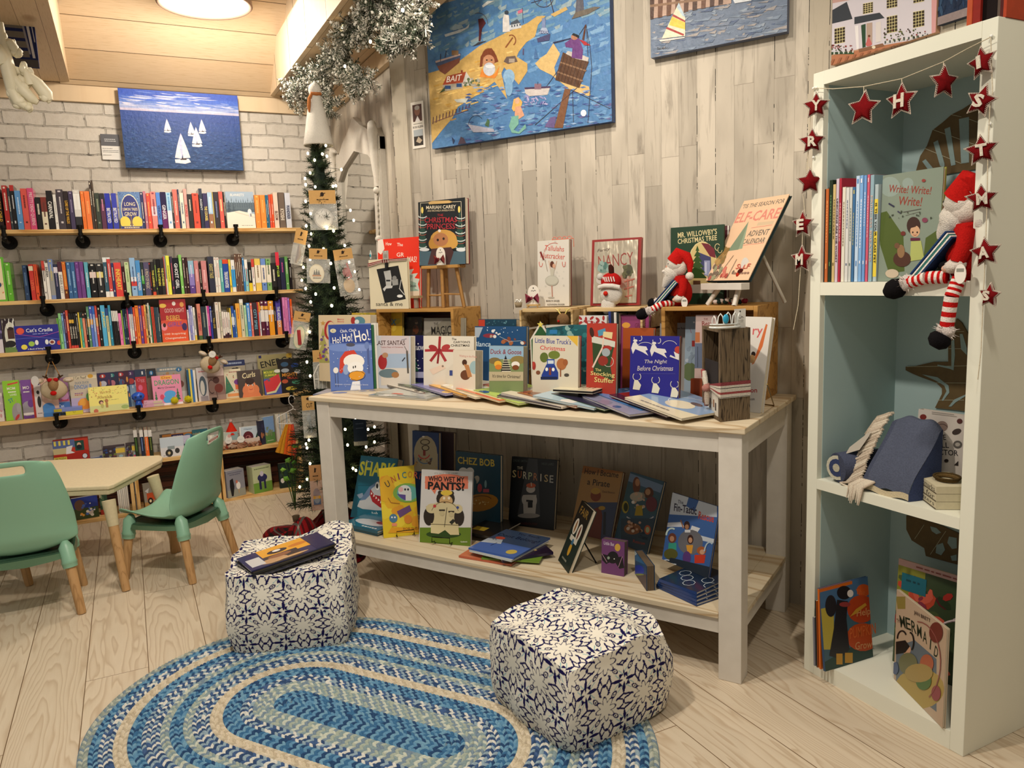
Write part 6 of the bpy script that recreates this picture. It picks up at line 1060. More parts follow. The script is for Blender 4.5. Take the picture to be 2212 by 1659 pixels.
mb=MB();mb.box(-wl/2,wl/2,-.03,.03,hs-.010,hs+.004);bevel(mb.build('seat','crate',t),.003)
for x0,y0,x1,y1 in((-.40,.0,-.47,.0),(.36,.0,.52,.0),(.05,-.022,.07,-.03),(-.02,.024,-.05,.03)):
 mb=MB();mb.tube([(x0*wl,y0,hs-.01),(x1*wl,y1,.0)],[.0085,.0085],'a87c44',4);mb.build('leg','wood',t)
mb=MB();mb.tube([(-.44*wl,0,hs*.3),(.07*wl,-.024,hs*.3)],.005,'a87c44',4);mb.tube([(.07*wl,-.024,hs*.33),(.46*wl,0,hs*.31)],.005,'a87c44',4);mb.build('stretcher','wood',t)
ZST=ZCT+hs+.0045
TREEB=Tree(735,260,760,120,'2a4a40',5)+Tree(1180,260,760,130,'2a4a40',5)+sum([Arc(735,360+i*90,52,30,20,170,12,'c8d0cc')+Arc(1190,370+i*90,60,30,20,170,12,'c8d0cc')for i in range(5)],[])+sum([Arc(735,395+i*90,48,24,20,170,5,'c05a4a')+Arc(1190,405+i*90,55,24,20,170,5,'c05a4a')for i in range(4)],[])
tq('dark Christmas storybook with a golden haired child, standing on the stool',(903,434),(1004,430),.515,ZST,('1a1f22',Ln([710,940,710,215,1195,195,1215,930],5,'d8ccb0')+TREEB+E(735,300,14,40,'e8d070')+E(1175,290,14,40,'e8d070')+G([808,205,850,190,1050,182,1100,200,1060,215,850,228,815,230],'c8a468')+T('MARIAH CAREY',957,262,355,42,'e8dcc0',-2)+T('AND MICHAELA ANGELA DAVIS',957,303,325,22,'c8b898',-2)+T('THE',950,358,70,26,'b03038')+T('CHRISTMAS',953,415,385,62,'b03038',-1)+T('PRINCESS',958,492,335,66,'b03038',-1)+R(700,790,1270,960,'4a6470')+E(990,650,160,120,'c8964a')+E(870,700,60,70,'b8863a')+E(1090,690,70,70,'c8984a')+E(955,650,90,80,'b0764e')+E(920,655,14,16,'2a1a14')+E(990,640,14,16,'2a1a14')+E(940,545,18,18,'e8dcd0')+G([800,950,850,760,1080,740,1110,800,1060,950],'4a3030')+E(760,770,60,20,'d8dcdc')+E(1200,770,60,24,'d8dcdc')),'17181c',.028,vw=v7,lean=.05,group=GT,spine='6a1420')
tq('dark red cover standing right behind the dark storybook',(935,436),(1010,432),.55,ZST,[],'6a1018',.010,lean=.05,group=GT)
def ornament_tag(label,px,py,dep,z,w,h,bowc,stand=0):
 """rounded card holding a hair bow"""
 c=tl(px,py,dep);t=thing('hair_bow',label,'bow',tp(c.x,dep,z),TANG)
 mb=MB();P=[(-w/2,0),(w/2,0),(w/2,h*.6)]+[(w/2*math.cos(a*.3142),h*.6+h*.4*math.sin(a*.3142))for a in range(1,10)]+[(-w/2,h*.6)];mb.prism(P,0,.0015,'e6dfd2',0,'y');paint(mb,w,h,E(.5,.16,.05,.04,'3a3430')+Ln([.3,.32,.4,.28,.5,.33,.62,.27,.72,.31],.03,'6a6460'),(-w/2,0,h));mb.build('card','print',t)
 mb=MB()
 for s in(-1,1):mb.add([(0,-.008,h*.32),(s*w*.56,-.016,h*.58),(s*w*.6,-.010,h*.3),(s*w*.56,-.012,h*.05),(s*w*.2,-.004,h*.2),(s*w*.3,-.018,h*.4)],[(0,5,1),(5,2,1),(5,3,2),(0,3,5),(0,4,3)],[bowc,bowc,bowc,'5a1a24',bowc])
 mb.ball((0,-.014,h*.32),(.004,.004,.007),bowc,6);mb.build('bow','cloth',t);return t
t=ornament_tag('round white card with a burgundy plaid bow in front of the dark storybook',953,576,.475,ZST,.048,.075,'7a3430')
t=ornament_tag('white card with a plum glitter bow on a tiny wooden easel',1153,655,.445,ZCT+.012,.052,.075,'8a3a4a')
c0=tl(1153,655,.445);t=thing('mini_easel','tiny wooden easel under the plum bow card','easel',tp(c0.x,.442,ZCT),TANG);mb=MB();mb.box(-.027,.027,-.010,.008,.006,.0115,'c8a468');mb.build('ledge','wood',t)
for s in(-1,1):mb=MB();mb.tube([(s*.018,-.002,.006),(s*.024,-.008,0)],.003,'c8a468',5);mb.build('leg','wood',t)
t=thing('burlap_pot','tiny burlap pot with clear crystal beads left of the plum bow','pot',tp(tl(1120,660,.45).x,.45,ZCT),TANG);mb=MB();mb.lathe([(0,0),(.012,0),(.016,.02),(.014,.02),(0,.018)],14,'9a8a70');mb.build('pot','cloth',t)
mb=MB();
for i in range(9):mb.ball((.011*math.cos(i*2.4),.008*math.sin(i*2.4),.026+.004*math.sin(i)),.0035,'e0e0d8',4)
mb.build('crystals','gloss',t)
v8=(1100,400,5.53)
CO_='c8584a'
tq('grey-white picture book of a ballerina with red curly lettering',(1161,522),(1229,516),.50,ZCT,('cfcabf',D(26,340,660,700,1450,14,['bdb8ae','c4c0b6'],3)+T('Tallulahs',540,755,230,62,CO_,4,b=.0)+T('Nutcracker',520,845,290,66,CO_,4,b=.0)+Arc(540,820,120,130,190,290,5,CO_)+Arc(380,930,20,45,0,200,6,CO_)+Arc(655,930,18,45,-20,200,6,CO_)+G([365,800,385,790,425,890,405,895],'7a2a28')+Ln([430,890,460,1030],5,'8a7a6a')+E(515,945,24,38,'5a3020')+E(535,965,16,26,'c89a80')+Ln([475,900,495,1010],7,'c8a088')+Ln([570,905,545,1010],7,'c8a088')+G([490,1000,545,1000,530,1090,500,1090],'b8b4a4')+E(512,1140,80,62,'aaa89a')+E(512,1135,72,50,'bab8aa')+Ln([512,1200,518,1340],12,'b08070')+E(505,1342,40,8,'a8a498')+T('MARILYN SINGER',525,1382,160,20,'5a524a')+T('ALEXANDRA BOIGER',560,1425,210,20,'5a524a')),'c8c4ba',.022,vw=v8,lean=.05,group=GT,spine='6a2a28')
c0=tl(1212,512,.52);t=thing('flower_clip','pink scalloped wire flower sticking up behind the ballerina book','ornament',tp(c0.x,.53,c0.z-.02),TANG);mb=MB()
for i in range(4):mb.tube([(-.045+.022*i+.011*(1-math.cos(a*.4)),0,.012+.010*math.sin(a*.4))for a in range(9)],.0014,'d87a6a',5)
mb.tube([(-.06,0,.0),(-.045,0,.012),(.05,0,.012),(.05,0,-.02)],.0014,'c8684a',5);mb.build('wire_petals','gloss',t)
fo=tq('red bordered foil cover with FANCY NANCY lettering and a wreath',(1280,519),(1386,512),.50,ZCT,('8a2420',[]),'8a2420',.014,vw=v8,lean=.12,group=GT,rz=.02)
x1=max(v.co.x for v in fo.data.vertices);h_=max(v.co.z for v in fo.data.vertices);mb=MB();wi=x1*2*.88;hi=h_*.93;mb.grid(lambda u,v:(-wi/2+wi*u,-.0035,h_*.035+hi*v),30,40,'cfc6b0',0,True);o=mb.build('foil_panel','foil',fo)
mb=MB();RB='8a3c34';paint(mb,wi,hi,T('Fancy',.22,.14,.3,.06,'5a4a40',-6,sh=.2)+T('NANCY',.5,.31,.8,.2,RB,-4,b=-.005)+E(.22,.42,.13,.09,'6a8a80')+D(16,.12,.34,.34,.5,.03,['4a7068','88a098'],4)+E(.8,.48,.1,.09,'4a4a34')+D(14,.7,.42,.9,.58,.03,['5a5a3c','3c3c2c'],5)+Ln([.72,.66,.95,.62],.02,'a86050')+Ln([.72,.78,.93,.74],.02,'a86050')+Ln([.74,.9,.9,.88],.02,'a86050')+Ln([.8,.62,.82,.94],.02,'a86050')+E(.16,.62,.09,.07,'b8b0a8')+E(.2,.73,.08,.04,'9a4a44'),(-wi/2,-.0036,h_*.035+hi));mb.build('cover_print','print',fo)
def santahead(label,px,py,dep,s=1.):
 c=tl(px,py,dep);t=thing('santa_ornament',label,'ornament',tp(c.x,dep,c.z),TANG)
 mb=MB();mb.ball((0,0,-.012*s),(.040*s,.022*s,.036*s),'e4ddd2',12,jit=.05,seed=3);mb.ball((-.01*s,-.004,-.05*s),(.026*s,.018*s,.030*s),'e6dfd4',10,jit=.08,seed=4);mb.build('beard','plush',t)
 mb=MB();mb.ball((0,.002,.030*s),(.036*s,.022*s,.030*s),'b01c1a',12);mb.build('hat','cloth',t);mb=MB()
 for k in range(6):a=-.9+k*.25;mb.tube([(.036*s*math.sin(a)+.006,-.021*s*math.cos(a),.046*s),(.036*s*math.sin(a)+.012,-.023*s*math.cos(a),.030*s)],.0022*s,'e8d8d0',5)
 mb.build('hat_stripes','cloth',t);mb=MB();mb.tube([(-.036*s,-.014*s,.012*s),(-.015*s,-.022*s,.017*s),(.015*s,-.022*s,.016*s),(.036*s,-.012*s,.010*s)],.008*s,'ece4da',8);mb.build('brim','plush',t)
 mb=MB();mb.ball((-.008*s,-.026*s,-.008*s),(.008*s,.006*s,.008*s),'c82a1c',8);mb.build('nose','cloth',t);mb=MB();mb.ball((-.036*s,-.004,.047*s),.012*s,'d8d4cc',8);mb.build('pompon','plush',t)
 mb=MB();mb.tube([(.004,0,.05*s),(.002,0,.075*s),(-.002,0,.085*s)],[.009*s,.010*s,.005*s],'3a1c14',8);mb.build('topknot','cloth',t);return t
santahead('plush santa face with a red striped hat in front of the foil book',1320,628,.455,1.12)
c0=tl(1216,690,.40);t=thing('reindeer_ornament','brown reindeer head ornament with gold antlers against the slatted crate','ornament',tp(c0.x,.40,c0.z),TANG);mb=MB();mb.ball((0,0,0),(.026,.014,.024),'8a6a48',10);mb.build('head','plush',t);mb=MB();mb.ball((-.012,-.013,-.006),.005,'b02018',6);mb.build('nose','cloth',t)
mb=MB()
for s in(-1,1):mb.tube([(s*.010,0,.02),(s*.02,0,.034),(s*.03,0,.04)],.003,'d8c470',5);mb.tube([(s*.018,0,.03),(s*.012,0,.042)],.0025,'d8c470',5)
mb.build('antlers','gloss',t)
v9=(1400,400,5.53);CRM='d8c894'
tq('green cover reading Mr. Willowbys Christmas Tree, behind the santa doll',(1449,494),(1564,483),.52,ZCT,('16361f',T("MR. WILLOWBY'S",585,575,470,68,CRM,-6)+T('CHRISTMAS TREE',585,650,470,60,CRM,-6)+E(650,960,175,290,CRM)+R(475,960,825,1290,CRM)+E(650,960,165,280,'c8b478')+R(485,960,815,1280,'c8b478')+G([635,690,720,700,790,760,810,870,740,850],'6a1c28')+G([600,800,750,860,760,1110,720,1110,640,1000],'3a3f66')+R(670,900,740,1080,'8a90b0')+R(680,920,700,1060,'b8bcd0')+Tree(590,720,1110,230,'2a4a18',6)+R(540,1140,625,1200,'5a3a24')+G([480,1190,815,1180,815,1290,480,1290],'b0a89a')+Arc(830,740,30,40,90,330,7,CRM)+Arc(860,775,25,35,0,250,6,CRM)),'16361f',.012,vw=v9,lean=.04,group=GT)
tq('maroon cover with white edge standing behind the green storybook',(1540,490),(1575,487),.56,ZCT,R(0,0,1,1,'4a1a22')+R(.9,0,1,1,'d0ccc4'),'4a1a22',.01,lean=.04,group=GT)
def stick(mb,a,b,r,c,n=4):mb.tube([a,b],r,c,n)
TO=Vector((0,0,0))
bl_,br_,tl_=tl(1535,603,.43),tl(1619,612,.43),tl(1612,440,.62)
cx=(tl(1527,618,.42).x+tl(1618,622,.42).x)/2
t=thing('white_easel','white wooden table easel holding the advent calendar on the right crate','easel',tp(cx,.43,ZCT+.0003),TANG-.6)
wl=.21
mb=MB();mb.box(-wl/2,wl/2,-.035,.0,.052,.074,'cfc6b4');bevel(mb.build('ledge','whitewood',t),.001)
for s in(-1,1):mb=MB();mb.tube([(s*.052,.0,.055),(s*.070-.01,-.025,.0)],.009,'d0c8b8',4);mb.build('front_leg','whitewood',t)
mb=MB();mb.tube([(.02,.09,.22),(.06,.19,.0)],.006,'b8b0a0',4);mb.build('back_leg','whitewood',t)
zb=ZCT+.075;A=onp(1535,603,tp(0,.425),UD);B=onp(1619,611,tp(0,.425),UD)
b0=tp(cx-wl/2+.002,.42,zb);d=-TD;lean=.62
M4=TR(tp(cx,.44,zb),TANG-.6,-.55);fr=M4.to_3x3()@Vector((0,1,0));iv=M4.inverted();P4=[iv@onp(x,y,M4.translation,fr)for x,y in((1535,604),(1619,611),(1612,440),(1718,420))]
w_=.22;h_=.32
PKc,GYc='d08070','5a564e'
ca=T("'TIS THE SEASON FOR",.5,.075,.94,.055,GYc)+T('ELF-CARE',.5,.22,.98,.13,PKc,b=.02)+R(.6,.31,.95,.35,'c8b090')+T('ADVENT',.72,.44,.46,.07,GYc)+T('CALENDAR',.7,.535,.5,.06,GYc)+G([.36,.28,.52,.62,.2,.64],'8a9a80')+G([.36,.28,.44,.63,.2,.64],'76866e')+Ln([.5,.37,.95,.36],.006,PKc)+Ln([.5,.58,.95,.57],.006,PKc)+E(.1,.7,.12,.12,'9a7a4a')+D(30,.02,.6,.22,.8,.03,['8a6a3a','a8864e','7a6a40'],4)+D(20,.05,.82,.6,.98,.03,['a84a40','6a5a4a','c87060','8a8a6a'],5)+Ln([.25,.98,.4,.7],.01,'6a5a50')+Ln([.5,.98,.52,.75],.01,'6a5a50')+T('SELF',.75,.84,.3,.06,'b84a3c')+Q(.6,.95,.92,.02,'8a6a58')
o=book('pink and cream self-care advent calendar leaning back on the white easel',w_,h_,.014,'d8b494',R(0,0,1,1,'dcb896')+ca,M4@Matrix.Translation((0,-.016,0)),'2a3a3c',GT,pages='2a3a3c',cat='calendar',name='advent_calendar')
t=thing('felt_ornament','white oval tag with a small dark red robin ornament hung on the calendar','ornament',tp(tl(1612,585,.43).x,.418,tl(1612,585,.43).z),TANG)
mb=MB();mb.prism([(.015*math.cos(a*.35),.012+.032*math.sin(a*.35))for a in range(18)],0,.0015,'d8d4cc',0,'y');mb.build('tag','print',t);mb=MB();mb.ball((-.012,-.006,-.006),(.013,.006,.014),'4a1c14',8);mb.ball((-.022,-.008,-.012),(.007,.005,.008),'b8301c',6);mb.build('bird','cloth',t)
t=thing('ribbon_bundle','small red and green tartan ribbon bundle under the white easel','ribbon',tp(tl(1578,655,.45).x,.45,ZCT),TANG);mb=MB()
for i in range(16):mb.ball((-.05+.0067*i,.004*math.sin(i*2),.010+.006*math.sin(i*1.3)**2),(.010,.008,.008),['2a3a30','7a2430','a03a3c','c8b8b0'][(i*3)%4]if i>6 else['22302a','c8b8b0'][i%3==0],6,jit=.2,seed=i)
mb.build('bundle','cloth',t)
def santa(label,M4,s=1.,legs=None,bc='243f6e',bookrot=0):
 t=thing('santa_doll',label,'soft toy',mat=M4,group='santa dolls reading a blue book')
 mb=MB();mb.ball((0,0,.045*s),(.040*s,.036*s,.052*s),'b01814',12);mb.tube([(0,0,.06*s),(-.004*s,0,.105*s)],[.034*s,.022*s],'b01814',12);mb.build('body','cloth',t)
 mb=MB();mb.tube([(.0,-.036*s,.026*s),(-.03*s,-.03*s,.028*s),(-.042*s,0,.03*s)],.008*s,'141214',8);mb.build('belt','cloth',t)
 mb=MB();mb.ball((-.008*s,0,.135*s),(.030*s,.027*s,.033*s),'e6dcd0',12);mb.build('head','cloth',t)
 mb=MB();mb.ball((-.016*s,0,.145*s),(.034*s,.030*s,.034*s),'e8e0d4',10,jit=.07,seed=1);mb.ball((-.030*s,0,.115*s),(.030*s,.025*s,.030*s),'e8e0d4',10,jit=.08,seed=2);mb.tube([(-.03*s,0,.11*s),(-.05*s,0,.085*s),(-.062*s,0,.066*s)],[.026*s,.018*s,.007*s],'e6ded2',8);mb.ball((-.058*s,0,.122*s),(.010*s,.012*s,.007*s),'f0e8de',6);mb.build('beard','plush',t)
 mb=MB();mb.ball((-.046*s,0,.137*s),(.008*s,.008*s,.008*s),'d89a84',6);mb.build('nose','cloth',t)
 mb=MB();mb.ball((-.04*s,-.020*s,.148*s),.0025*s,'1a1414',5);mb.ball((-.04*s,.020*s,.148*s),.0025*s,'1a1414',5);mb.build('eyes','gloss',t)
 mb=MB();mb.tube([(-.018*s,0,.150*s),(.0,0,.178*s),(.018*s,0,.170*s),(.034*s,-.006*s,.145*s),(.034*s,-.012*s,.115*s)],[.034*s,.030*s,.021*s,.013*s,.007*s],'b81a16',12);mb.build('hat','cloth',t)
 mb=MB();mb.ball((.034*s,-.016*s,.102*s),.015*s,'ece4d8',8);mb.build('hat_pompon','plush',t)
 mb=MB();mb.tube([(.014*s,-.030*s,.092*s),(.016*s,-.040*s,.06*s),(.008*s,-.044*s,.034*s)],[.015*s,.015*s,.013*s],'b01814',10);ar=mb.build('arm','cloth',t)
 mb=MB();mb.ball((.004*s,-.046*s,.026*s),(.019*s,.013*s,.013*s),'e8dcd0',8,jit=.2,seed=5);mb.build('cuff','plush',ar);mb=MB();mb.ball((-.010*s,-.046*s,.022*s),(.012*s,.008*s,.008*s),'d8a890',6);mb.build('mitten','cloth',ar)
 mb=MB();mb.tube([(.010*s,.030*s,.092*s),(-.01*s,.036*s,.065*s),(-.03*s,.024*s,.05*s)],.013*s,'b01814',8);mb.build('arm','cloth',t)
 bk=MB();N=[(-.018,.098),(-.085,.012)]
 a,b=Vector((-.018*s,0,.092*s)),Vector((-.088*s,0,.014*s));dd=(b-a);nn=Vector((-dd.z,0,dd.x)).normalized()*-1
 for k,(c,o_)in enumerate((('243f6e',0),('e8e4dc',.0045),('3a7a74',.008),('e8e4dc',.011),('22385e',.0145))):
  f=nn*-(o_*s*1.2);vs=[]
  for y in(-.046*s,.04*s):
   for p in(a,b):vs+=[p+f+Vector((0,y,0)),p+f-nn*.003*s+Vector((0,y,0))]
  bk.add(vs,[(0,2,6,4),(1,5,7,3),(0,1,3,2),(4,6,7,5),(0,4,5,1),(2,3,7,6)],c)
 paint(bk,.086*s,dd.length,T('Time',.5,.3,.5,.14,'a8c0e0')+E(.35,.68,.2,.09,'b84a28',30)+D(10,.1,.1,.9,.95,.01,['c8d4e8'],4),a+Vector((0,.04*s,0)),(0,-1,0),dd.normalized());bk.build('cloth_book','cloth',t)
 for pts,foot in legs:
  mb=MB();P=[Vector(p)*s for p in pts];tot=14
  for i in range(tot):
   f0,f1=i/tot,(i+1)/tot
   def at(f):x=f*(len(P)-1);j=min(int(x),len(P)-2);return P[j].lerp(P[j+1],x-j)
   mb.tube([at(f0),at(f1)],.0125*s,'c01a18' if i%2==0 else 'e8ded4',10)
  lg=mb.build('leg','cloth',t)
  e=P[-1];mb=MB();q=random.Random(2)
  for i in range(60):
   v=Vector((q.gauss(0,1),q.gauss(0,1),q.gauss(0,.7))).normalized();w=v.orthogonal().normalized()*.0022*s;mb.add([e+w,e-w,e+v*.026*s],[(0,1,2)],'e8dcd4')
  mb.ball(e,.016*s,'e0d4cc',7,jit=.15);mb.build('fur_cuff','plush',lg)
  fd=Vector(foot)*s;mb=MB();mb.tube([e+fd*.35,e+fd*.7,e+fd*1.15,e+fd*1.5],[.016*s,.021*s,.019*s,.010*s],'121012',12);mb.build('boot','cloth',lg)
 mb=MB();mb.prism([(.024*s+.011*s*math.cos(a*.35),.012*s+.018*s*math.sin(a*.35))for a in range(18)],-.060*s,-.0585*s,'e4ded4',0,'y');paint(mb,.014*s,.006*s,R(0,0,1,1,'8a8a80'),(.017*s,-.0602*s,.022*s));mb.build('paper_tag','print',t);return t
c0=tl(1470,655,.425)
santa('santa doll reading a blue cloth book on the right table crate',TR(tp(c0.x,.43,ZCT+.001),TANG+.15),.98,legs=[([(-.02,-.01,.012),(-.06,-.045,.006),(-.1,-.06,-.015)],(-.03,-.004,-.012)),([(-.01,.02,.012),(-.05,.03,.010),(-.09,.02,.012)],(-.022,0,-.006))])
v10=(680,660,6.144);v11=(1000,660,5.53);v12=(1340,640,5.53)
SK='d8c4a0'
tq('cream Christmas cover with a star-topped tree, behind the blue duck book',(688,681),(800,680),.36,ZTB,(SK,E(200,330,75,130,'b02a28')+E(215,330,60,115,SK)+Tree(110,290,760,200,'a8a45a',4)+St(110,235,38,'c8964a')+T('Merry',345,185,90,26,'d04a50')+T('Story',345,215,90,26,'d04a50')+E(590,210,80,65,'5a8a98')+E(510,200,30,50,'a8302c')+E(560,215,30,30,'d8e4e4')+D(12,60,400,200,740,16,['c84a3a','6a4a8a'],3)),SK,.04,vw=v10,group=GT,board=True,pages='cfc4b0')
tq('yellow cover with blue DINOTRUX lettering inside the left crate',(760,677),(869,674),.50,ZTB,('c8a834',D(30,450,100,1150,400,50,['d8bc48','b8942c','d0a030','a8a040'],3,.6)+T('DINOTRUX',870,200,420,80,'2f78b8',6)),'c8a834',.012,vw=v10,group=GT)
tq('nearly black cover with a faint orange figure in the left crate',(872,685),(912,685),.52,ZTB,('14100e',E(1340,320,40,60,'5a2c14')+E(1350,230,20,20,'6a5a4a')+D(10,1200,170,1450,380,20,['24301c','301c10'],2)),'14100e',.015,vw=v10,group=GT)
tq('grey cover titled The Magical in brush lettering, in the left crate',(916,687),(1003,687),.47,ZTB,('8a8474',G([1450,170,1700,190,1560,330,1450,390],'9c968a')+T('THE',1610,245,60,40,'3a342c',-8)+T('MAGICAL',1730,325,370,110,'26221e',-3)+T('YET',1720,378,170,40,'26221e')),'7c7668',.015,vw=v10,group=GT)
bk=quad('navy cover of a duck in a santa hat, at the table front left corner',(715,845),(807,841),(709,702),ZTB,('5a74b4',G([180,255,740,250,755,500,205,500],'26408c')+E(350,560,180,50,'6f88c4')+E(620,560,200,45,'7f94cc')+T('Click, Clack',445,335,220,44,'e8e8e8',-6)+T('Ho!',290,460,110,85,'f0ece4',-6)+T('Ho!',430,425,130,110,'f0ece4',-4)+T('Ho!',620,400,190,150,'f0ece4',-10)+E(243,335,40,28,'d8d0a8')+T('25',243,335,40,24,'5a5030')+E(475,520,60,25,'4a4a5a')+Ln([700,480,720,900],30,'4a5c94')+E(690,530,32,50,'6a80b8')+G([325,880,335,700,400,610,520,590,570,660,440,740,390,860,350,905],'c83a24')+E(520,740,140,95,'f0ece4')+D(16,400,690,640,770,30,['f0ece4'],3)+E(415,850,40,70,'8fa4cc')+E(540,830,105,85,'f2f0ec')+E(512,820,8,18,'2a2420')+E(540,812,8,18,'2a2420')+G([445,930,470,890,560,870,640,870,670,900,640,960,560,1000,480,985],'e09a28')+Arc(560,930,110,62,0,360,6,'3a2a14')+G([470,1130,500,1010,600,1000,610,1130],'e8e8ec')+E(280,860,35,40,'e8e4dc')+Ln([270,900,280,1080],5,'2a2a3a')+Ln([305,900,315,1080],5,'2a2a3a')+D(30,200,300,760,1100,5,['d8e0f0'],6)+T("doreen cronin and betsy lewin",490,1050,440,26,'c8d0e8',1)),'22387c',.011,vw=v10,group=GT)
def behind(o,label,dy,dx,dh,col,t,**k):
 M4=o.matrix_world@Matrix.Translation((dx,dy,0));w=o['_w'];h=max(v.co.z for v in o.data.vertices)+dh;b=book(label,w,h,t,col,None,M4,group=GT,**k);b['_w']=w;return b
behind(bk,'dark green cover standing right behind the blue duck book',.013,.010,-.006,'1c5a34',.009);behind(bk,'first white picture book behind the dark green cover',.024,.018,.002,'d8d4c8',.009);behind(bk,'second white picture book behind the dark green cover',.035,.026,.002,'cfc8ba',.009)
tq('pale winter cover reading ...T SANTAS with a bare tree',(812,727),(887,724),.27,ZTB,('c8ccd4',R(880,400,1250,640,'cfc4c8')+T('LAST SANTAS',1000,495,390,62,'4a2c24')+T('Twelve Days of Christmas',1020,555,300,24,'9a4a44')+R(880,640,1260,830,'a8bcd4')+R(880,830,1260,1060,'dcd4c8')+E(900,750,60,100,'a82c30')+E(935,660,40,36,'b88a68')+E(980,900,130,60,'6a8088')+E(1070,920,50,40,'a8784a')+Ln([1225,600,1240,900],24,'5a544c')+Ln([1235,620,1190,540],8,'6a645c')+Ln([1150,460,1220,440],10,'8a8890')+Ln([1160,740,1200,690],14,'3a3a44')),'c8c4bc',.03,vw=v10,group=GT)
tq('navy cover with SNOW lettering and a snowy green tree',(886,725),(917,724),.33,ZTB,('1c1c4c',T('SNOWY',1400,565,130,60,'e8e8ec')+Tree(1320,560,870,120,'2a6a4a',4)+D(26,1270,420,1440,940,7,['e8e8f0'],5)+R(1270,880,1450,960,'a8a8c8')),'1c1c4c',.015,vw=v10,group=GT)
tq('white cover wrapped in a painted red ribbon, The Cartons Christmas',(915,727),(1024,725),.26,ZTB,('dfd8c8',Ln([1662,410,1650,600],34,'a02c30')+Ln([1462,597,1650,590],34,'a8343a')+Ln([1650,595,1850,600],34,'a8343a')+E(1570,560,60,36,'a02c30',20)+E(1740,555,60,38,'b03a3c',-20)+Ln([1640,600,1535,740],36,'a02c30')+Ln([1660,600,1740,740],36,'a8343a')+Ln([1650,600,1630,770],26,'8a2428')+E(1655,590,26,22,'8a2428')+T('The',1850,445,60,30,'3a342c')+T("CARTON'S",1950,485,220,28,'3a342c')+T('CHRISTMAS',1930,530,250,30,'3a342c')+G([1520,850,1700,780,1740,830,1570,920],'e4cdb8')+E(1700,805,14,14,'8a7a6a')+R(1790,860,1830,930,'3a4a8a')),'d8d0c0',.016,vw=v10,group=GT)
tq('deep blue cover with santa sleigh and reindeer, wide picture book',(1026,706),(1137,704),.40,ZTB,('1b4a78',G([-20,260,240,260,190,380,-20,380],'a8b4c0')+T('Blanca',230,460,200,60,'c8dce8',0,sh=.2)+E(320,360,80,26,'8a3040')+D(8,330,290,460,390,16,['b89a80','e0e0dc'],3)+D(10,480,380,740,460,24,['8a4a34','a8643e','d8d4cc'],4,.8)+Ln([440,370,560,430,700,420],4,'b8c8d0')+D(12,250,260,740,330,5,['c8d8e8'],6)),'143c60',.02,vw=v11,group=GT)
tq('teal topped thick book with an orange spine, behind the sleigh book',(1034,690),(1115,689),.47,ZTB,('163c50',R(170,170,262,260,'b83a24')+D(16,280,180,620,240,8,['5a8a98','2a5a6a'],4)),'1a4458',.05,vw=v11,group=GT)
tq('pale storybook with a kneeling child and a brown animal',(979,757),(1027,757),.18,ZTB,('dcd2c0',T('Waiting in the Pines',60,610,210,34,'c88a80',4)+E(140,740,60,80,'9ab8bc')+E(30,830,60,60,'6a4028')+E(20,680,30,36,'4a2c1c')+G([10,700,70,710,110,850,60,860,40,780],'b88050')),'d8ccb8',.05,vw=v11,group=GT,board=True,pages='b8ac98')
tq('square board book Duck & Goose with a striped tree',(1057,749),(1131,746),.17,ZTB,('7a8a5a',R(300,480,760,640,'8fb0c8')+E(380,660,70,40,'7a6a40')+E(660,650,90,50,'8a7a44')+T('Duck & Goose',512,552,370,58,'8a2c30',1,sh=.1)+G([510,590,580,800,450,800],'1e1c1a')+sum([Ln([480-i*3,650+i*27,560+i*3,650+i*27],8,'e0dcc8')for i in range(6)],[])+E(420,700,46,40,'e0b03c')+E(425,735,40,30,'d07a28')+E(630,705,50,38,'e8e4dc')+E(630,740,40,30,'7a4420')+R(300,790,760,900,'b8ac8c')+T("It's time for Christmas!",520,845,330,40,'2a2620',2)),'8a8a70',.03,vw=v11,group=GT,board=True,pages='a8a088')
tq('white cover of a little blue truck carrying a tree, red spine',(1151,724),(1250,727),.19,ZTB,('cfc8b4',T("Little Blue Truck's",1075,425,430,62,'22308a',3)+T('Christmas',1070,510,300,52,'c83a3a',3)+G([1230,350,1375,350,1370,490],'d8b040')+E(970,620,50,60,'5a6a2a')+E(1090,590,70,50,'6a7a30')+G([940,830,1000,700,1090,690,1140,800,1140,880,940,880],'1e3a8c')+R(1005,640,1095,710,'26489c')+R(1015,655,1085,695,'c8d4dc')+E(1002,762,17,22,'e8e8e0')+E(1080,764,17,22,'e8e8e0')+R(1030,740,1055,830,'7a3a2a')+R(930,850,1130,885,'16244c')+E(1180,700,60,70,'a8683a')+E(1225,680,30,40,'9a5a30')+R(1160,750,1175,850,'8a5230')+E(850,720,22,50,'9a3028')+E(840,700,18,30,'b03a30')+E(900,800,26,24,'7a4a30')+E(1240,830,30,20,'4a443c')),'cfc8b8',.022,vw=v11,group=GT,spine='9a1c20')
tq('teal cover with leaves behind the little truck book',(1180,703),(1270,700),.37,ZTB,('1f6068',D(30,980,200,1480,420,26,['3a8a8c','2a7078','8ab0a8','184c54'],5)+G([970,240,1380,190,1380,220,975,270],'b8b4a8')+R(1040,290,1130,340,'2a7ab0')),'1a5058',.03,vw=v11,group=GT)
tq('second teal cover standing beside the stocking book',(1240,712),(1272,710),.32,ZTB,('1e5a60',D(20,1350,250,1490,900,24,['2f7a7c','174850','8aa8a0'],5)),'164a50',.02,vw=v11,group=GT)
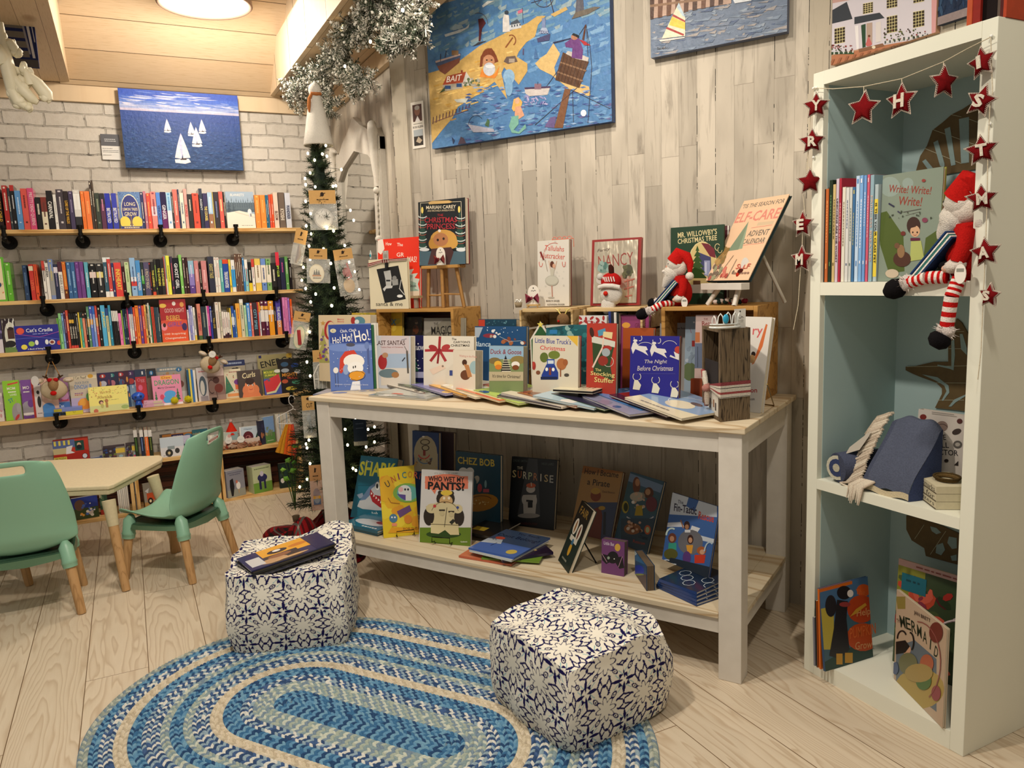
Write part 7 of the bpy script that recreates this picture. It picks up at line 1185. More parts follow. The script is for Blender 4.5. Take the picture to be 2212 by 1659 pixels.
t=thing('paper_tree','white outlined green paper tree with a yellow star behind the books','ornament',tp(tl(1170,720,.41).x,.405,ZTB),TANG);z_=tl(1170,695,.41).z-ZTB;mb=MB();mb.prism([(-.05,0),(.05,0),(.05,z_*.75),(0,z_*1.0),(-.05,z_*.75)],0,.003,'e0dcd0',0,'y');mb.prism([(-.044,.005),(.044,.005),(.044,z_*.74),(0,z_*.95),(-.044,z_*.74)],-.001,.0,'2a5a30',0,'y');mb.build('tree_card','print',t);mb=MB();paint(mb,.03,.03,St(.5,.5,.5,'e0d060'),(-.015,-.003,z_*.98+.01));mb.build('star','print',t)
tq('white cover with dark red leaves behind the stocking book',(1251,682),(1311,681),.38,ZTB,('cfccc8',sum([E(1400+(i%5)*70,150+(i//5)*45+(i%2)*14,30,15,'a02c2c',40+50*(i%3))for i in range(10)],[])+Arc(1500,215,80,30,180,360,6,'a02c2c')),'c8c4c0',.02,vw=v11,group=GT)
for i,(x,c)in enumerate(((1317,'2a3a7a'),(1323,'24242c'),(1329,'d8d4cc'),(1334,'1c2420'))):tq('narrow %s book end beside the third crate, %s of four'%(cname(c),ORD[i]),(x-3,673+i),(x+2.5,673+i),.42,ZTB,[],c,.08,lean=.0,group=GT)
tq('pink cover with a yellow circle under the doll boot',(1338,682),(1402,678),.42,ZTB,('8a3a68',E(1990-40,235,50,34,'d89a3c')+T('GRACE',2120,240,130,60,'6a2440')),'8a3a68',.02,vw=v11,group=GT)
tq('orange cover edge behind the blue reindeer book',(1346,711),(1412,706),.34,ZTB,('a04a1c',E(1400,300,200,60,'8a3a18')),'9a3c18',.02,vw=v11,group=GT)
tq('red cover of a mouse in a green stocking, The Stocking Stuffer',(1268,698),(1332,699),.21,ZTB,('a83424',G([1545,380,1820,450,1790,560,1760,700,1790,900,1560,800,1550,560],'2e4424')+G([1540,360,1820,430,1815,500,1540,440],'c8c8bc')+E(1540,320,26,60,'3a1c14',-10)+G([1610,300,1700,270,1710,340,1620,370],'4a8aa8')+G([1680,310,1790,320,1780,400,1670,370],'d8c490')+Ln([1680,380,1670,500,1550,740],20,'d8c0b0')+E(1725,510,56,34,'a02c24')+E(1710,560,50,50,'9aa4a8')+E(1675,660,60,60,'8a2c20')+Arc(1740,670,60,60,-60,140,6,'c8c4b4')+T('The',1618,768,70,34,'e0cc80')+T('Stocking',1670,825,290,62,'e0cc80',5)+T('Stuffer',1690,890,240,62,'e0cc80',4)),'a03020',.022,vw=v11,group=GT,spine='241818')
tq('royal blue cover of white leaping reindeer, The Night Before Christmas',(1362,725),(1468,727),.18,ZTB,('221f80',sum([G([150+x,560+y,180+x,530+y,215+x,590+y,310+x,600+y,330+x,640+y,300+x,650+y,335+x,710+y,270+x,670+y,180+x,630+y,150+x,690+y,130+x,620+y],'d8d4d0')+Arc(185+x,500+y,20,32,60,200,7,'d8d4d0')+Arc(235+x,500+y,24,32,-60,120,7,'d8d4d0')+E(180+x,530+y,26,16,'d8d4d0')for x,y in((0,0),(225,30))],[])+Arc(300,600,90,50,200,340,5,'d8d4d0')+Arc(590,600,90,70,200,340,5,'d8d4d0')+G([640,660,720,700,720,770,590,720,600,700,660,730],'d8d4d0')+E(690,640,40,44,'b03a2c')+T('The Night',425,785,270,56,'c0b8c0',sh=.2)+T('Before Christmas',415,860,430,60,'c0b8c0',sh=.2)+Ln([160,925,660,925],3,'5a58a0')+sum([G([150+x,1110+y,170+x,1000+y,210+x,1000+y,250+x,1060+y,230+x,1120+y],'d8d4c0')+Arc(175+x,960+y,22,36,80,250,7,'d8d4c0')+Arc(225+x,960+y,22,36,-70,100,7,'d8d4c0')for x,y in((0,0),(225,40),(450,90))],[])),'221f80',.018,vw=v12,group=GT,spine='5a1014')
tq('white cover printed Amy Krouse at the back of the right crate',(1426,699),(1482,696),.47,ZTB,('a8a8a8',T('Amy Krouse Rosenthal',700,385,280,32,'2a2a2c',-1)),'9a9c9c',.012,vw=v12,group=GT)
tq('pale blue snowy cover with a small red present',(1481,685),(1512,683),.43,ZTB,('8a9cac',R(855,530,890,600,'9a2c28')+Ln([830,380,850,440],6,'8a5a6a')+E(830,900,90,110,'5a6a48')+E(880,310,12,10,'e8ecf0')+D(10,790,600,900,820,20,['a8b4c0','7a8a9a'],3)),'8a98a4',.012,vw=v12,group=GT)
tq('pink toned cover lettered Bear behind the weathered wood box',(1503,678),(1548,683),.37,ZTB,('b8a09a',T('THE',1020,272,50,24,'7a3a3a')+T('Bear',1040,325,130,60,'7a2c24',-4)+R(890,430,950,550,'b06a40')+R(880,560,980,860,'5f6a80')+Ln([925,600,925,850],8,'3a4250')),'a89088',.012,vw=v12,group=GT)
tq('orange-brown box corner behind the weathered wood box',(1492,818),(1545,820),.30,ZTB,[],'8a3c1c',.03,group=GT,cat='box',name='orange_box')
quad('large white picture book with orange letters right of the wood box',(1585,885),(1642,893),(1610,684),ZTB,('d4d0c8',T('ry',1640,440,120,110,'c85a5c',0)+G([1740,330,1760,340,1700,600,1600,800,1570,820,1640,640],'c86a38')+E(1590,690,26,30,'2a1c18')+E(1575,750,40,50,'a8865a')+T('son',1580,1130,110,40,'b0303a')+T('son',1575,1232,60,22,'4a4448')),'d0ccc4',.018,vw=v12,group=GT)
t=thing('wire_stand','twisted wire book stand behind the large white book','stand',tp(-.06,.2,ZTB),TANG);mb=MB();inv=t.matrix_world.inverted()
pts=[onp(1657,830,tp(0,.12),UD),onz(1672,876,ZTB+.002),onz(1648,873,ZTB+.002)];mb.tube([TI_ for TI_ in[Matrix(TR(tp(-.06,.2,ZTB),TANG)).inverted()@p for p in pts]],.002,'8a7440',6);mb.build('wire','metalc',t)
BX=[onz(1517,890,ZTB),onz(1556,912,ZTB),onz(1620,905,ZTB)]
d=(BX[2]-BX[1]);w_=d.length;rz=math.atan2(d.y,d.x);e=BX[0]-BX[1];dp=e.length;hb=onp(1556,712,BX[1],Vector((d.y,-d.x,0))).z-ZTB
t=thing('wood_box','tall weathered dark wood box tied with a striped ribbon at the table corner','box',BX[1]+Vector((0,0,.0004)),rz)
iv=(TR(BX[1],rz)).inverted();el=iv@BX[0];ang=math.atan2(el.x,el.y)
rt=Matrix.Rotation(0,4,'Z');L=dp
def bxp(u,v,z):return Vector((u,0,z))+Vector((el.x,el.y,0))*(v)
mb=MB(rt);th_=.012
def slab(u0,u1,v0,v1,z0,z1,c='ffffff'):
 vs=[bxp(u,v,z)for z in(z0,z1)for v in(v0,v1)for u in(u0,u1)];mb.add(vs,[(0,2,3,1),(4,5,7,6),(0,1,5,4),(2,6,7,3),(0,4,6,2),(1,3,7,5)],c)
slab(0,w_,0,.09,0,hb);slab(0,w_,.92,1,0,hb);slab(0,w_,.09,.92,0,.010);slab(0,w_,.09,.92,hb-.010,hb);slab(w_-th_,w_,.09,.92,.01,hb-.01);mb.build('box_body','driftwood',t)
mb=MB();slab(.004,w_-th_-.001,.10,.90,hb*.36,hb*.372);mb.build('divider','driftwood',t)
for nm,z0,h2,c,cc in(('card_stack',hb*.376,hb*.26,'2a2626','b88a68'),('card_stack',.011,hb*.28,'cfc8ba','8a7a68')):
 mb=MB()
 for i in range(7):slab(.002+i*.007,.006+i*.007,.14+.02*i*.3,.86,z0,z0+h2*(1-.04*i),c if i==0 else(cc if i%2 else 'c8b8a4'))
 if c!='2a2626':
  for i in range(5):slab(.0012,.002,.25+.1*i,.30+.1*i,z0+h2*(.2+.1*(i%3)),z0+h2*(.5+.1*(i%2)),['3a2c28','8a5a3a','b8a890'][i%3])
 mb.build(nm,'matte',t)
mb=MB();STR=[('8a4448',.0),('cfc8ba',.22),('2c2a28',.36),('cfc8ba',.40),('9a4c4c',.62),('cfc8ba',.76),('2c2a28',.94),('cfc8ba',.97)]
z0,z1=hb*.255,hb*.43
for(c,f),(c2,f2)in zip(STR,STR[1:]+[('',1.)]):
 a0,a1=z1-(z1-z0)*f,z1-(z1-z0)*f2
 P=[bxp(w_+.001,-.012,0),bxp(.0,-.012,0),bxp(-.004,.06,0),bxp(-.004,.5,0)]
 for p,q_,s0,s1 in((P[0],P[1],1,1),(P[1],P[2],1,.9),(P[2],P[3],.9,.35)):
  zc=(z0+z1)/2;mb.add([Vector((p.x,p.y,zc+(a1-zc)*s0)),Vector((q_.x,q_.y,zc+(a1-zc)*s1)),Vector((q_.x,q_.y,zc+(a0-zc)*s1)),Vector((p.x,p.y,zc+(a0-zc)*s0))],[(0,1,2,3)],c)
mb.build('ribbon_band','cloth',t)
mb=MB();kc=bxp(-.012,.55,(z0+z1)/2-.005);mb.ball(kc,(.013,.012,.014),'b07a70',8,jit=.2,seed=2)
for dx,dz,c in((-.03,.045,'c8b8a8'),(-.036,.052,'9a4c4c'),(-.022,.05,'cfc8ba'),(.006,-.05,'b8a898'),(-.002,-.055,'8a5a50')):v=Vector((el.x,el.y,0)).normalized();mb.tube([kc,kc+v*(-dx)*.6+Vector((0,0,dz*.6)),kc+v*(-dx)+Vector((0,0,dz))],[.007,.009,.007],c,6)
mb.build('bow_knot','cloth',t)
cz=ZTB+hb+.0006;M4=TR(BX[1]+Vector((0,0,hb+.0008)),rz);t=thing('tiara','silver toy tiara with a light blue teardrop gem on top of the wood box','tiara',mat=M4@Matrix.Translation((.030,.022,0)))
mb=MB();n=18;rx,ry=.048,.030
def tp_(a,z,k=1):return(rx*k*math.cos(a),-ry*k*math.sin(a),z)
A=[math.pi*(i/n)*1.1-.1 for i in range(n+1)];mb.tube([tp_(a,.005)for a in A],.0035,'d8dcd8',6);mb.tube([tp_(a,.014)for a in A],.002,'d8dcd8',5)
for i in range(6):
 a=.25+i*.5;h=.024+.016*math.sin((a)*1.0);pts=[tp_(a-.22,.014),tp_(a-.15,h),tp_(a,h+.009),tp_(a+.15,h),tp_(a+.22,.014)];mb.tube(pts,.002,'dde0dc',5)
mb.build('band','gloss',t);mb=MB();c=Vector(tp_(1.9,.030,1.06));mb.ball(c,(.010,.005,.014),'2a9ac0',8);mb.build('gem','gloss',t)
t=thing('price_card','small white punched price card standing at the tiara','tag',mat=M4@Matrix.Translation((.070,.004,0)));mb=MB();mb.box(-.019,.019,0,.0012,0,.056,'d8d4cc');paint(mb,.038,.056,E(.5,.13,.06,.045,'2a2622')+Ln([.2,.5,.35,.44,.5,.5,.65,.4,.8,.46],.03,'6a6460')+Ln([.2,.62,.8,.6],.015,'8a857c')+Ln([.25,.7,.75,.68],.015,'8a857c'),(-.019,0,.056));mb.build('card','print',t)
def flat(label,corners,z,t,col,top,group=GF,spine=None):
 """book lying flat; corners = pixels of near-left, near-right, far-right, far-left on height z"""
 P=[onz(x,y,z+t)for x,y in corners[:2]]+[onz(x,y,z+t)for x,y in corners[2:]];a,b,c=P[0],P[1],P[2];d=b-a;w=d.length;rz=math.atan2(d.y,d.x);n=Vector((-d.y,d.x,0)).normalized();dp=max((c-b).dot(n),.05)
 mb=MB();k=.002;mb.box(0,w,0,dp,0,k,col);mb.box(0,w,0,dp,t-k,t,col);mb.box(0,w,-.001,.001,0,t,spine or col)
 if top:paint(mb,w,dp,top,(0,dp,t),(1,0,0),(0,-1,0))
 o=mb.build('picture_book','gloss',None,TR((a.x,a.y,z),rz));tag(o,label,'book',group);pb=MB();pb.box(.002,w-.002,.0012,dp-.002,k+.0002,t-k-.0002,'d8d4c8');pb.build('page_block','matte',o);return o
def flatr(label,cx_,cy_,ang,w,dp,z,t,col,top,tilt=0,roll=0,group=GF,spine=None):
 """flat book: cx_,cy_ table-local position of the near-left corner, angle in degrees"""
 mb=MB();k=.0018;mb.box(0,w,0,dp,0,k,col);mb.box(0,w,0,dp,t-k,t,col);mb.box(0,w,-.0008,.001,0,t,spine or col)
 if top:paint(mb,w,dp,top,(0,dp,t),(1,0,0),(0,-1,0))
 M4=TR(tp(cx_,cy_,z),TANG+math.radians(ang))@Matrix.Rotation(math.radians(tilt),4,'Y')@Matrix.Rotation(math.radians(roll),4,'X')
 o=mb.build('picture_book','gloss',None,M4);tag(o,label,'book',group);pb=MB();pb.box(.002,w-.002,.0012,dp-.002,k+.0002,t-k-.0002,'d8d4c8');pb.build('page_block','matte',o);return o
flat('grey-blue picture book lying flat under the blue duck book',[(676,852),(808,850),(815,838),(700,838)],ZTB-.0065,.006,'5a6480',R(0,0,1,1,'8a90a8')+D(8,0,0,1,1,.1,['a8a8b8','7a80a0'],3))
FAN=[(795,853,925,862,'a8a8a0','8f938c','pale grey book, lowest at the left end of the fan',0),(812,848,920,857,'c8c4bc','b8b8ae','white book with grey edge on the pale grey one',.006),
       (836,831,950,860,'3a2420','d8d0c0','dark edged cream book',.010),(850,826,953,857,'26301c','4a5a34','dark green holly covered book',.018),(888,830,1020,869,'6a68a0','7f7cb0','lavender blue book',.020),(926,831,1040,867,'b8802c','d8a040','golden yellow book',.024),
       (951,832,1065,872,'d8c8a8','e0d4b8','cream book with red pictures',.027),(984,838,1112,876,'d8b480','d8603c','orange bordered comic-style book',.029),(1022,842,1138,877,'a8b84a','b8cc6a','lime green snowy book',.027),(1073,854,1210,880,'241c20','3a3440','black and white book',.024),
       (1082,848,1215,879,'d8ccc0','ddd0bc','cream book with red plaid',.031),(1117,848,1268,884,'7a4a30','a8683c','brown winter forest book',.030),(1150,854,1283,882,'8aa8b8','a8c0cc','icy light blue book',.036),(1190,850,1306,884,'2a4a24','2c2a40','dark green and purple book',.034),
       (1257,855,1370,900,'7a7a94','8a8aa4','slate grey-blue book',.030),(1278,846,1400,893,'3a6aa0','4f80b8','blue snowflake book',.036),(1316,852,1440,898,'3a1430','7a1c24','maroon Christmas book',.040),(1349,858,1472,904,'d8ccb0','8098b4','large blue and cream horse book at the right end',.046)]
for i,(x0,y0,x1,y1,ce,ct,nm,zz)in enumerate(FAN):
 t_=.007;a=onz(x0,y0,ZTB+zz+t_);b=onz(x1,y1,ZTB+max(.0,zz*.25)+t_);d=b-a;w=d.length;yaw=math.atan2(d.y,d.x);pit=math.asin(max(-.2,min(.2,d.z/w)));mb=MB();dp=.235 if i>2 else .12;k=.0016
 w=min(w,.30);mb.box(0,w,0,dp,0,k,ce);mb.box(0,w,0,dp,t_-k,t_,ce)
 q=random.Random(i+40);top=R(0,0,1,1,ct)+D(9,0,.2,1,1,.09,[ct,ce,['e8e4dc','c84a34','3a5a8a','6a8a4a','d8b060','8a3a30'][i%6]],i,1)
 if i==7:top=R(0,0,1,1,'d8603c')+R(.06,.08,.94,.94,'e0c890')+R(.1,.12,.45,.5,'c84a34')+R(.5,.12,.9,.5,'4a6a5a')+R(.1,.55,.9,.9,'d8d4c4')+E(.6,.3,.12,.1,'e8e4dc')+E(.3,.7,.1,.1,'3a5a4a')
 if i==10:top=R(0,0,1,1,'ddd0bc')+sum([Ln([.3+.05*k_,.3,.45+.05*k_,.6],.02,'a83a34')for k_ in range(8)],[])
 if i==15:top=R(0,0,1,1,'4f80b8')+T('SNOW',.5,.3,.5,.2,'c8d8e8')+D(20,0,0,1,1,.02,['c8dcf0'],4)
 if i==16:top=R(0,0,1,1,'7a1c24')+T('Christmas',.5,.35,.7,.2,'e8dcc8',sh=.2)+R(0,.85,1,1,'3a1430')
 if i==17:top=R(0,0,1,1,'7f98b8')+G([0,.72,.5,.8,1,.7,1,1,0,1],'d8ccac')+E(.55,.55,.2,.18,'d8ccb0')+E(.65,.35,.1,.06,'5a4a4a',10)+Arc(.6,.4,.32,.25,120,330,.012,'d8dce0')+Q(.2,.7,.9,.03,'8a8478')
 paint(mb,w,dp,top,(0,dp,t_),(1,0,0),(0,-1,0));M4=Matrix.Translation(a-Vector((0,0,t_)))@Matrix.Rotation(yaw,4,'Z')@Matrix.Rotation(-pit,4,'Y');o=mb.build('picture_book','gloss',None,M4)
 tag(o,'%s lying flat in the fan, %s from the left'%(nm,ORD[i]if 0<i<10 else ordn(i))if len(nm.split())<8 else '%s of the fan'%nm,'book',GF);pb=MB();pb.box(.002,w-.0012,.0014,dp-.002,k+.0002,t_-k-.0002,'dcd8cc');pb.build('page_block','matte',o)
a=onz(1193,840,ZTB+.058);b=onz(1280,845,ZTB+.058);d=b-a;mb=MB();w=d.length;mb.box(0,w,0,.13,0,.0016,'d8d0b8');mb.box(0,w,0,.13,.0084,.010,'d8d0b8');paint(mb,w,.13,R(0,0,1,1,'d4ccac')+sum([Ln([.15+.12*i,.25,.1+.12*i,.6],.03,['3a3a20','8a3028','5a5a30'][i%3])for i in range(7)],[]),(0,.13,.010),(1,0,0),(0,-1,0));o=mb.build('picture_book','gloss',None,TR(a-Vector((0,0,.010)),math.atan2(d.y,d.x)));tag(o,'small cream book lying level on top of the fan of flat books','book',GF);pb=MB();pb.box(.002,w-.001,.001,.128,.0018,.0082,'2a2624');pb.build('page_block','matte',o)
# LOWER SHELF OF THE DISPLAY TABLE
v13=(720,900,4.74);v14=(1080,950,4.88);v15=(1380,900,3.317)
def wirestand(label,M4,w=.09,lip=.02):
 t=thing('book_stand',label,'stand',mat=M4,group='black wire book stands');mb=MB();r=.0018;z=.018;mb.tube([(-w/2,.004,z),(-w/2,-.026,z),(-w/2,-.026,z+lip),(w/2,-.026,z+lip),(w/2,-.026,z),(w/2,.004,z)],r,'15130f',6);mb.build('front_lip','blackmetal',t)
 mb=MB();mb.tube([(-w/2,.004,z),(-w/2+.01,.02,.16),(w/2-.01,.02,.16),(w/2,.004,z)],r,'15130f',6);mb.build('back_frame','blackmetal',t);mb=MB()
 for s in(-1,1):mb.tube([(s*w*.45,.004,z),(s*w*.45,-.006,.001)],r,'15130f',5)
 mb.tube([(0,.02,.15),(0,.075,.001)],r,'15130f',6);mb.build('feet','blackmetal',t);return t
SB='0f6078'
quad('thick teal shark book with yellow lettering on the lower shelf',(757,1117),(838,1128),(780,984),ZLS,(SB,T("I'm a",365,458,50,24,'e8e8e0')+T('SHARK',450,540,370,150,'d8d840',4,b=.03)+Ln([255,705,470,705],5,'0a4458')+G([240,800,300,780,310,820,270,840],'8a9ab0')+G([245,920,270,860,370,720,480,640,560,640,560,960,440,960,300,945],'b8bcc0')+G([270,860,370,720,480,640,500,650,390,740,380,800,330,850],'5f7a9c')+G([380,740,420,800,560,830,560,960,480,930,400,870,375,800],'a01820')+sum([G([390+i*24,770+i*22,402+i*24,792+i*22,384+i*24,800+i*22],'f0ece4')for i in range(6)],[])+E(455,710,24,42,'e8e8e4')+E(450,712,11,26,'14141c')+T('bob',425,990,60,36,'e8e8e0')+T('shea',480,1028,70,30,'e8e8e0')),SB,.045,vw=v13,group=GL)
for i in range(2):flat(['lower','upper'][i]+' teal shark book of the pair lying flat on the lower shelf',[(736+i*2,1134-i*5),(815,1152-i*5),(850,1122-i*4),(765,1117-i*4)],ZLS+.001+i*.0135,.012,'0e566e',R(0,0,1,1,'115f78')+E(.5,.6,.4,.2,'b8bcc0')+E(.75,.5,.15,.1,'7a2430')+Q(.5,.9,.9,.05,'e8e8e0'),GL)
o=quad('bright yellow unicorn book with a rainbow picture on the lower shelf',(829,1163),(905,1154),(818,1013),ZLS,('d8bc24',D(20,520,650,900,1150,60,['d8a828','e0c838','d89828'],4)+sum([T(ch,x,y,44,66,c,r)for ch,x,y,c,r in(('U',555,690,'3a3a30',-28),('N',615,640,'b05a2c',-22),('I',668,612,'7a3a5a',-15),('C',725,598,'2a7a8a',-8),('O',785,590,'c8862c',0),('R',845,598,'b85a34',5),('N',905,610,'8a4a3a',8))],[])+E(760,780,150,100,'7aa848')+E(760,780,110,80,'5fa8a0')+E(730,760,66,60,'d8dcd8')+R(730,770,800,860,'d8dcd8')+E(690,745,26,26,'e0b0b0')+E(735,745,10,12,'1c1c24')+E(765,745,10,12,'1c1c24')+G([650,790,740,800,740,860,690,830],'5a4a90')+G([650,970,780,905,800,960,680,1035],'6a4a7a')+E(615,1040,42,45,'4a7898')+E(600,1030,9,9,'e8e8e8')+E(630,1030,9,9,'e8e8e8')+R(600,1090,650,1120,'e08a6a')+E(765,1050,40,45,'d8882c')+G([560,1190,600,1130,900,1140,900,1180],'d89c20')+Ln([560,830,590,880,680,890],6,'9a5a1c')+T('BOB SHEA',800,1145,170,26,'8a5a18',-2)),'d8c028',.014,vw=v13,group=GL)
wirestand('black wire stand holding the yellow unicorn book',o.matrix_world@Matrix.Translation((.015,-.001,-.012)),.07)
HB='2a2016'
o=quad('white cover of a bear in a scout shirt asking Who Wet My Pants',(905,1171),(1016,1180),(911,1014),ZLS,('cfccc8',R(885,1135,1420,1330,'5f7a1e')+E(1130,1205,180,40,'2a4414')+T("IT'S NOT THE CRIME...",1165,580,260,16,'8a8a84')+E(1160,672,225,85,'d8785a')+R(940,610,1380,740,'d8785a')+G([1000,740,1060,740,1040,795],'d8785a')+T('WHO WET MY',1157,640,370,54,'141210',2,b=.03)+T('PANTS?',1157,712,380,86,'141210',2,b=.04)+E(1150,840,95,85,HB)+E(1095,780,24,26,HB)+E(1215,785,22,24,HB)+E(1155,865,68,62,'c8a470')+E(1135,835,12,14,'e8dcc0')+E(1185,835,12,14,'e8dcc0')+E(1160,780,60,28,'d8b840')+E(1140,885,14,10,'2a1810')+E(1195,875,24,14,'c8a470')+G([945,920,1060,880,1240,890,1310,930,1290,1130,1000,1120,1030,980],'cdbf94')+E(980,1020,55,95,HB)+E(1290,1030,52,90,HB)+E(1010,940,60,50,'cdbf94')+E(1275,945,50,46,'cdbf94')+G([1000,1090,1280,1100,1290,1210,1200,1210,1145,1160,1080,1200,1000,1190],'d0c294')+Arc(1145,1010,145,140,200,340,4,HB)+Ln([1165,930,1140,1130],5,HB)+R(1085,950,1145,965,HB)+R(1180,965,1240,980,HB)+E(1115,990,26,26,'c0b288')+E(1210,1000,26,26,'c0b288')+G([1190,1080,1230,1045,1250,1070,1215,1105],'2a2a1e')+E(1040,915,16,16,'b83a3c')+E(1275,930,14,14,'3a4a8a')+Ln([1000,1100,1280,1110],4,HB)+T('Candlewick',1340,1280,70,14,'e8e8d8')),'cfccc8',.012,vw=v13,group=GL)
wirestand('black wire stand holding the bear book',o.matrix_world@Matrix.Translation((-.004,-.001,-.010)),.075)
tq('blue activity book with a round spiral face in shiny wrap',(891,928),(948,938),.36,ZLS,('1a3870',E(945,380,120,185,'b0a488')+R(830,380,1070,560,'b0a488')+E(940,260,50,30,'3a2c24')+E(940,260,40,22,'b0a488')+E(945,320,40,30,'3a2c24')+E(945,320,30,22,'b0a488')+R(920,345,945,400,'8a2424')+Arc(930,370,60,60,20,160,10,'c8303a')+Arc(940,420,70,60,0,180,10,'5a7a9a')+E(925,205,14,8,'f0f0f0')+D(12,830,420,1070,540,10,['6a4a3a','c8a060'],4)),'16305e',.02,vw=v13,group=GL)
tq('plain mauve-grey cover behind the blue spiral face book',(930,930),(980,937),.44,ZLS,[],'4a3c44',.02,group=GL)
tq('teal CHEZ BOB cover with a cartoon hot dog and pigeon',(985,977),(1081,982),.34,ZLS,('0c3c50',T('CHEZ BOB',1460,460,380,75,'c8b040',5,b=.02)+E(1330,560,45,40,'d8d8d4')+E(1400,560,42,40,'d8d8d4')+E(1460,650,32,50,'a8a498',30)+E(1500,730,24,45,'a83a44')+R(1535,740,1595,775,'b04a5c')+E(1560,690,12,40,'7aa0a8')+E(1500,880,190,90,'a8721c',-8)+Arc(1520,850,100,40,200,350,6,'3a2410')+D(14,1420,850,1620,900,6,['d8c080'],3)+E(1380,700,90,120,'0e4254')),'0c3c50',.02,vw=v13,group=GL)
for i,c in enumerate(('1c1a18','14121a','7a2c3a')):flat('%s book lying flat under the hot dog cover, %s'%(cname(c),['topmost','middle one','lowest'][i]),[(1000,1148-i*0),(1066,1160),(1092,1122),(1030,1115)],ZLS+.001+(2-i)*.011,.010,c,R(0,0,1,1,c)+(R(.1,.6,.5,.8,'a8902c')if i==0 else[]),GL)
quad('black cover of a unicorn in karate clothes under a spotlight, The Surprise',(1098,1133),(1196,1146),(1106,986),ZLS,('14181a',G([300,195,395,205,425,810,185,790],'3c3e40')+T('ZADIE SMITH',212,222,150,26,'4a5450',3)+T('NICK LAIRD',505,255,130,26,'4a5450',3)+T('THE',212,296,60,30,'c8c0a8')+sum([T(ch,152+i*56,358+i*8,40,78,c,4)for i,(ch,c)in enumerate(zip('SURPRISE',['c8b880','b86a3a','c8c0a8','a8b088','b87a50','c8c0b0','b8a070','a8a8a0']))],[])+E(325,520,48,40,'b8b4ac')+E(328,482,50,26,'b85a38')+Ln([330,450,333,490],8,'c8c0a8')+G([265,580,385,580,385,660,375,780,250,780,245,640],'aaa69e')+Ln([250,640,380,650],20,'141414')+R(295,655,345,715,'141414')+E(305,800,118,26,'8a8680')+E(255,630,24,50,'b0aca4')+E(370,640,22,50,'b0aca4')+T('MAGENTA FOX',305,885,180,24,'5a2420',3)),'14181a',.022,vw=v14,group=GL)
quad('tan parchment cover reading How I Became a Pirate',(1232,1150),(1318,1170),(1260,1006),ZLS,('a07a48',R(800,270,1340,350,'8a5a2c')+R(860,660,1240,1100,'3a4460')+T('How I Became',1070,350,360,62,'241a12',7)+T('a Pirate',1040,455,240,66,'241a12',7)+T('David Shannon',1145,552,130,22,'4a3420',6)+E(1010,590,55,60,'7a3a1c')+E(1010,540,50,34,'b08a3c')+G([920,760,1060,700,1080,800,1060,1080,880,1020,900,860],'6a2c14')+Ln([1105,760,1100,1000],26,'22242c')+E(1075,720,36,22,'a8842c')),'5a3018',.018,vw=v14,group=GL)
a,b=onz(1212,1226,ZLS),onz(1232,1222,ZLS)
bt=onz(1209,1215,ZLS);nr=onz(1222,1226,ZLS)
M4=TR(onz(1216,1224,ZLS)+Vector((0,0,.0005)),TANG-.80,-.42)
book('dark green and black tall book tilted sideways on a stand near the middle',.13,.235,.016,'16261f',R(0,0,1,1,'14241e')+R(0,0,1,.45,'181410')+T('FAIR',.5,.12,.7,.12,'8a6a2c')+E(.3,.38,.16,.13,'cfc8b8')+E(.68,.42,.16,.14,'cfc8b8')+E(.3,.38,.05,.1,'8a5a28')+E(.68,.42,.05,.11,'6a2c18')+R(.2,.52,.8,.6,'cfc8b8')+E(.5,.72,.1,.1,'c8982c')+E(.5,.6,.08,.05,'3a6a8a')+Q(.2,.6,.9,.03,'8a8a7a'),M4,group=GL)
t=thing('book_stand','black wire stand with a long diagonal strut behind the tilted dark book','stand',onz(1240,1215,ZLS),0,'black wire book stands');mb=MB();inv=Matrix.Translation(-onz(1240,1215,ZLS));mb.tube([inv@onp(1258,1165,onz(1240,1200,ZLS),UD),inv@(onz(1288,1217,ZLS)+Vector((0,0,.002)))],.0028,'15130f',6);mb.build('strut','blackmetal',t);mb=MB();mb.tube([inv@onp(1258,1165,onz(1240,1200,ZLS),UD),inv@(onz(1238,1218,ZLS)+Vector((0,0,.002)))],.002,'15130f',6);mb.build('post','blackmetal',t)
BLU='5a7ca8'
quad('shiny cover of two mermaids on a stormy sea, titled The ...Tastic',(1326,1168),(1397,1198),(1362,1019),ZLS,('3a5a70',G([1340,340,1720,480,1690,560,1340,430],'6f88a8')+G([1300,430,1700,600,1660,800,1290,700],'3a5c6a')+E(1440,480,40,90,'6a4030')+E(1450,450,24,40,'b08060')+E(1570,560,50,60,'5a3426')+E(1560,550,28,34,'b08868')+E(1450,600,80,50,'b0a898')+D(20,1400,560,1520,720,14,['e8e4dc','8a8478','c8a890'],3)+G([1440,700,1500,690,1510,800,1420,800],'a8902c')+Arc(1480,790,150,60,20,160,12,'c8c8d0')+E(1325,710,36,66,'a8983c')+E(1330,710,24,46,'2a3420')+E(1600,680,60,80,'6a3440')+R(1280,830,1640,1200,'34495c')+E(1400,940,90,60,'8a5a3a')+D(16,1350,860,1500,980,14,['c8a088','d8ccc0','5a3424'],4)+E(1560,950,34,50,'b85a34')+E(1560,950,20,32,'a8b890')+T('The',1500,980,60,30,'16243a')+T('-Tastic',1515,1030,100,40,'16243a',12)+T('Rescue',1470,1080,130,36,'a04a40',12)),'2c4458',.012,vw=v14,group=GL)
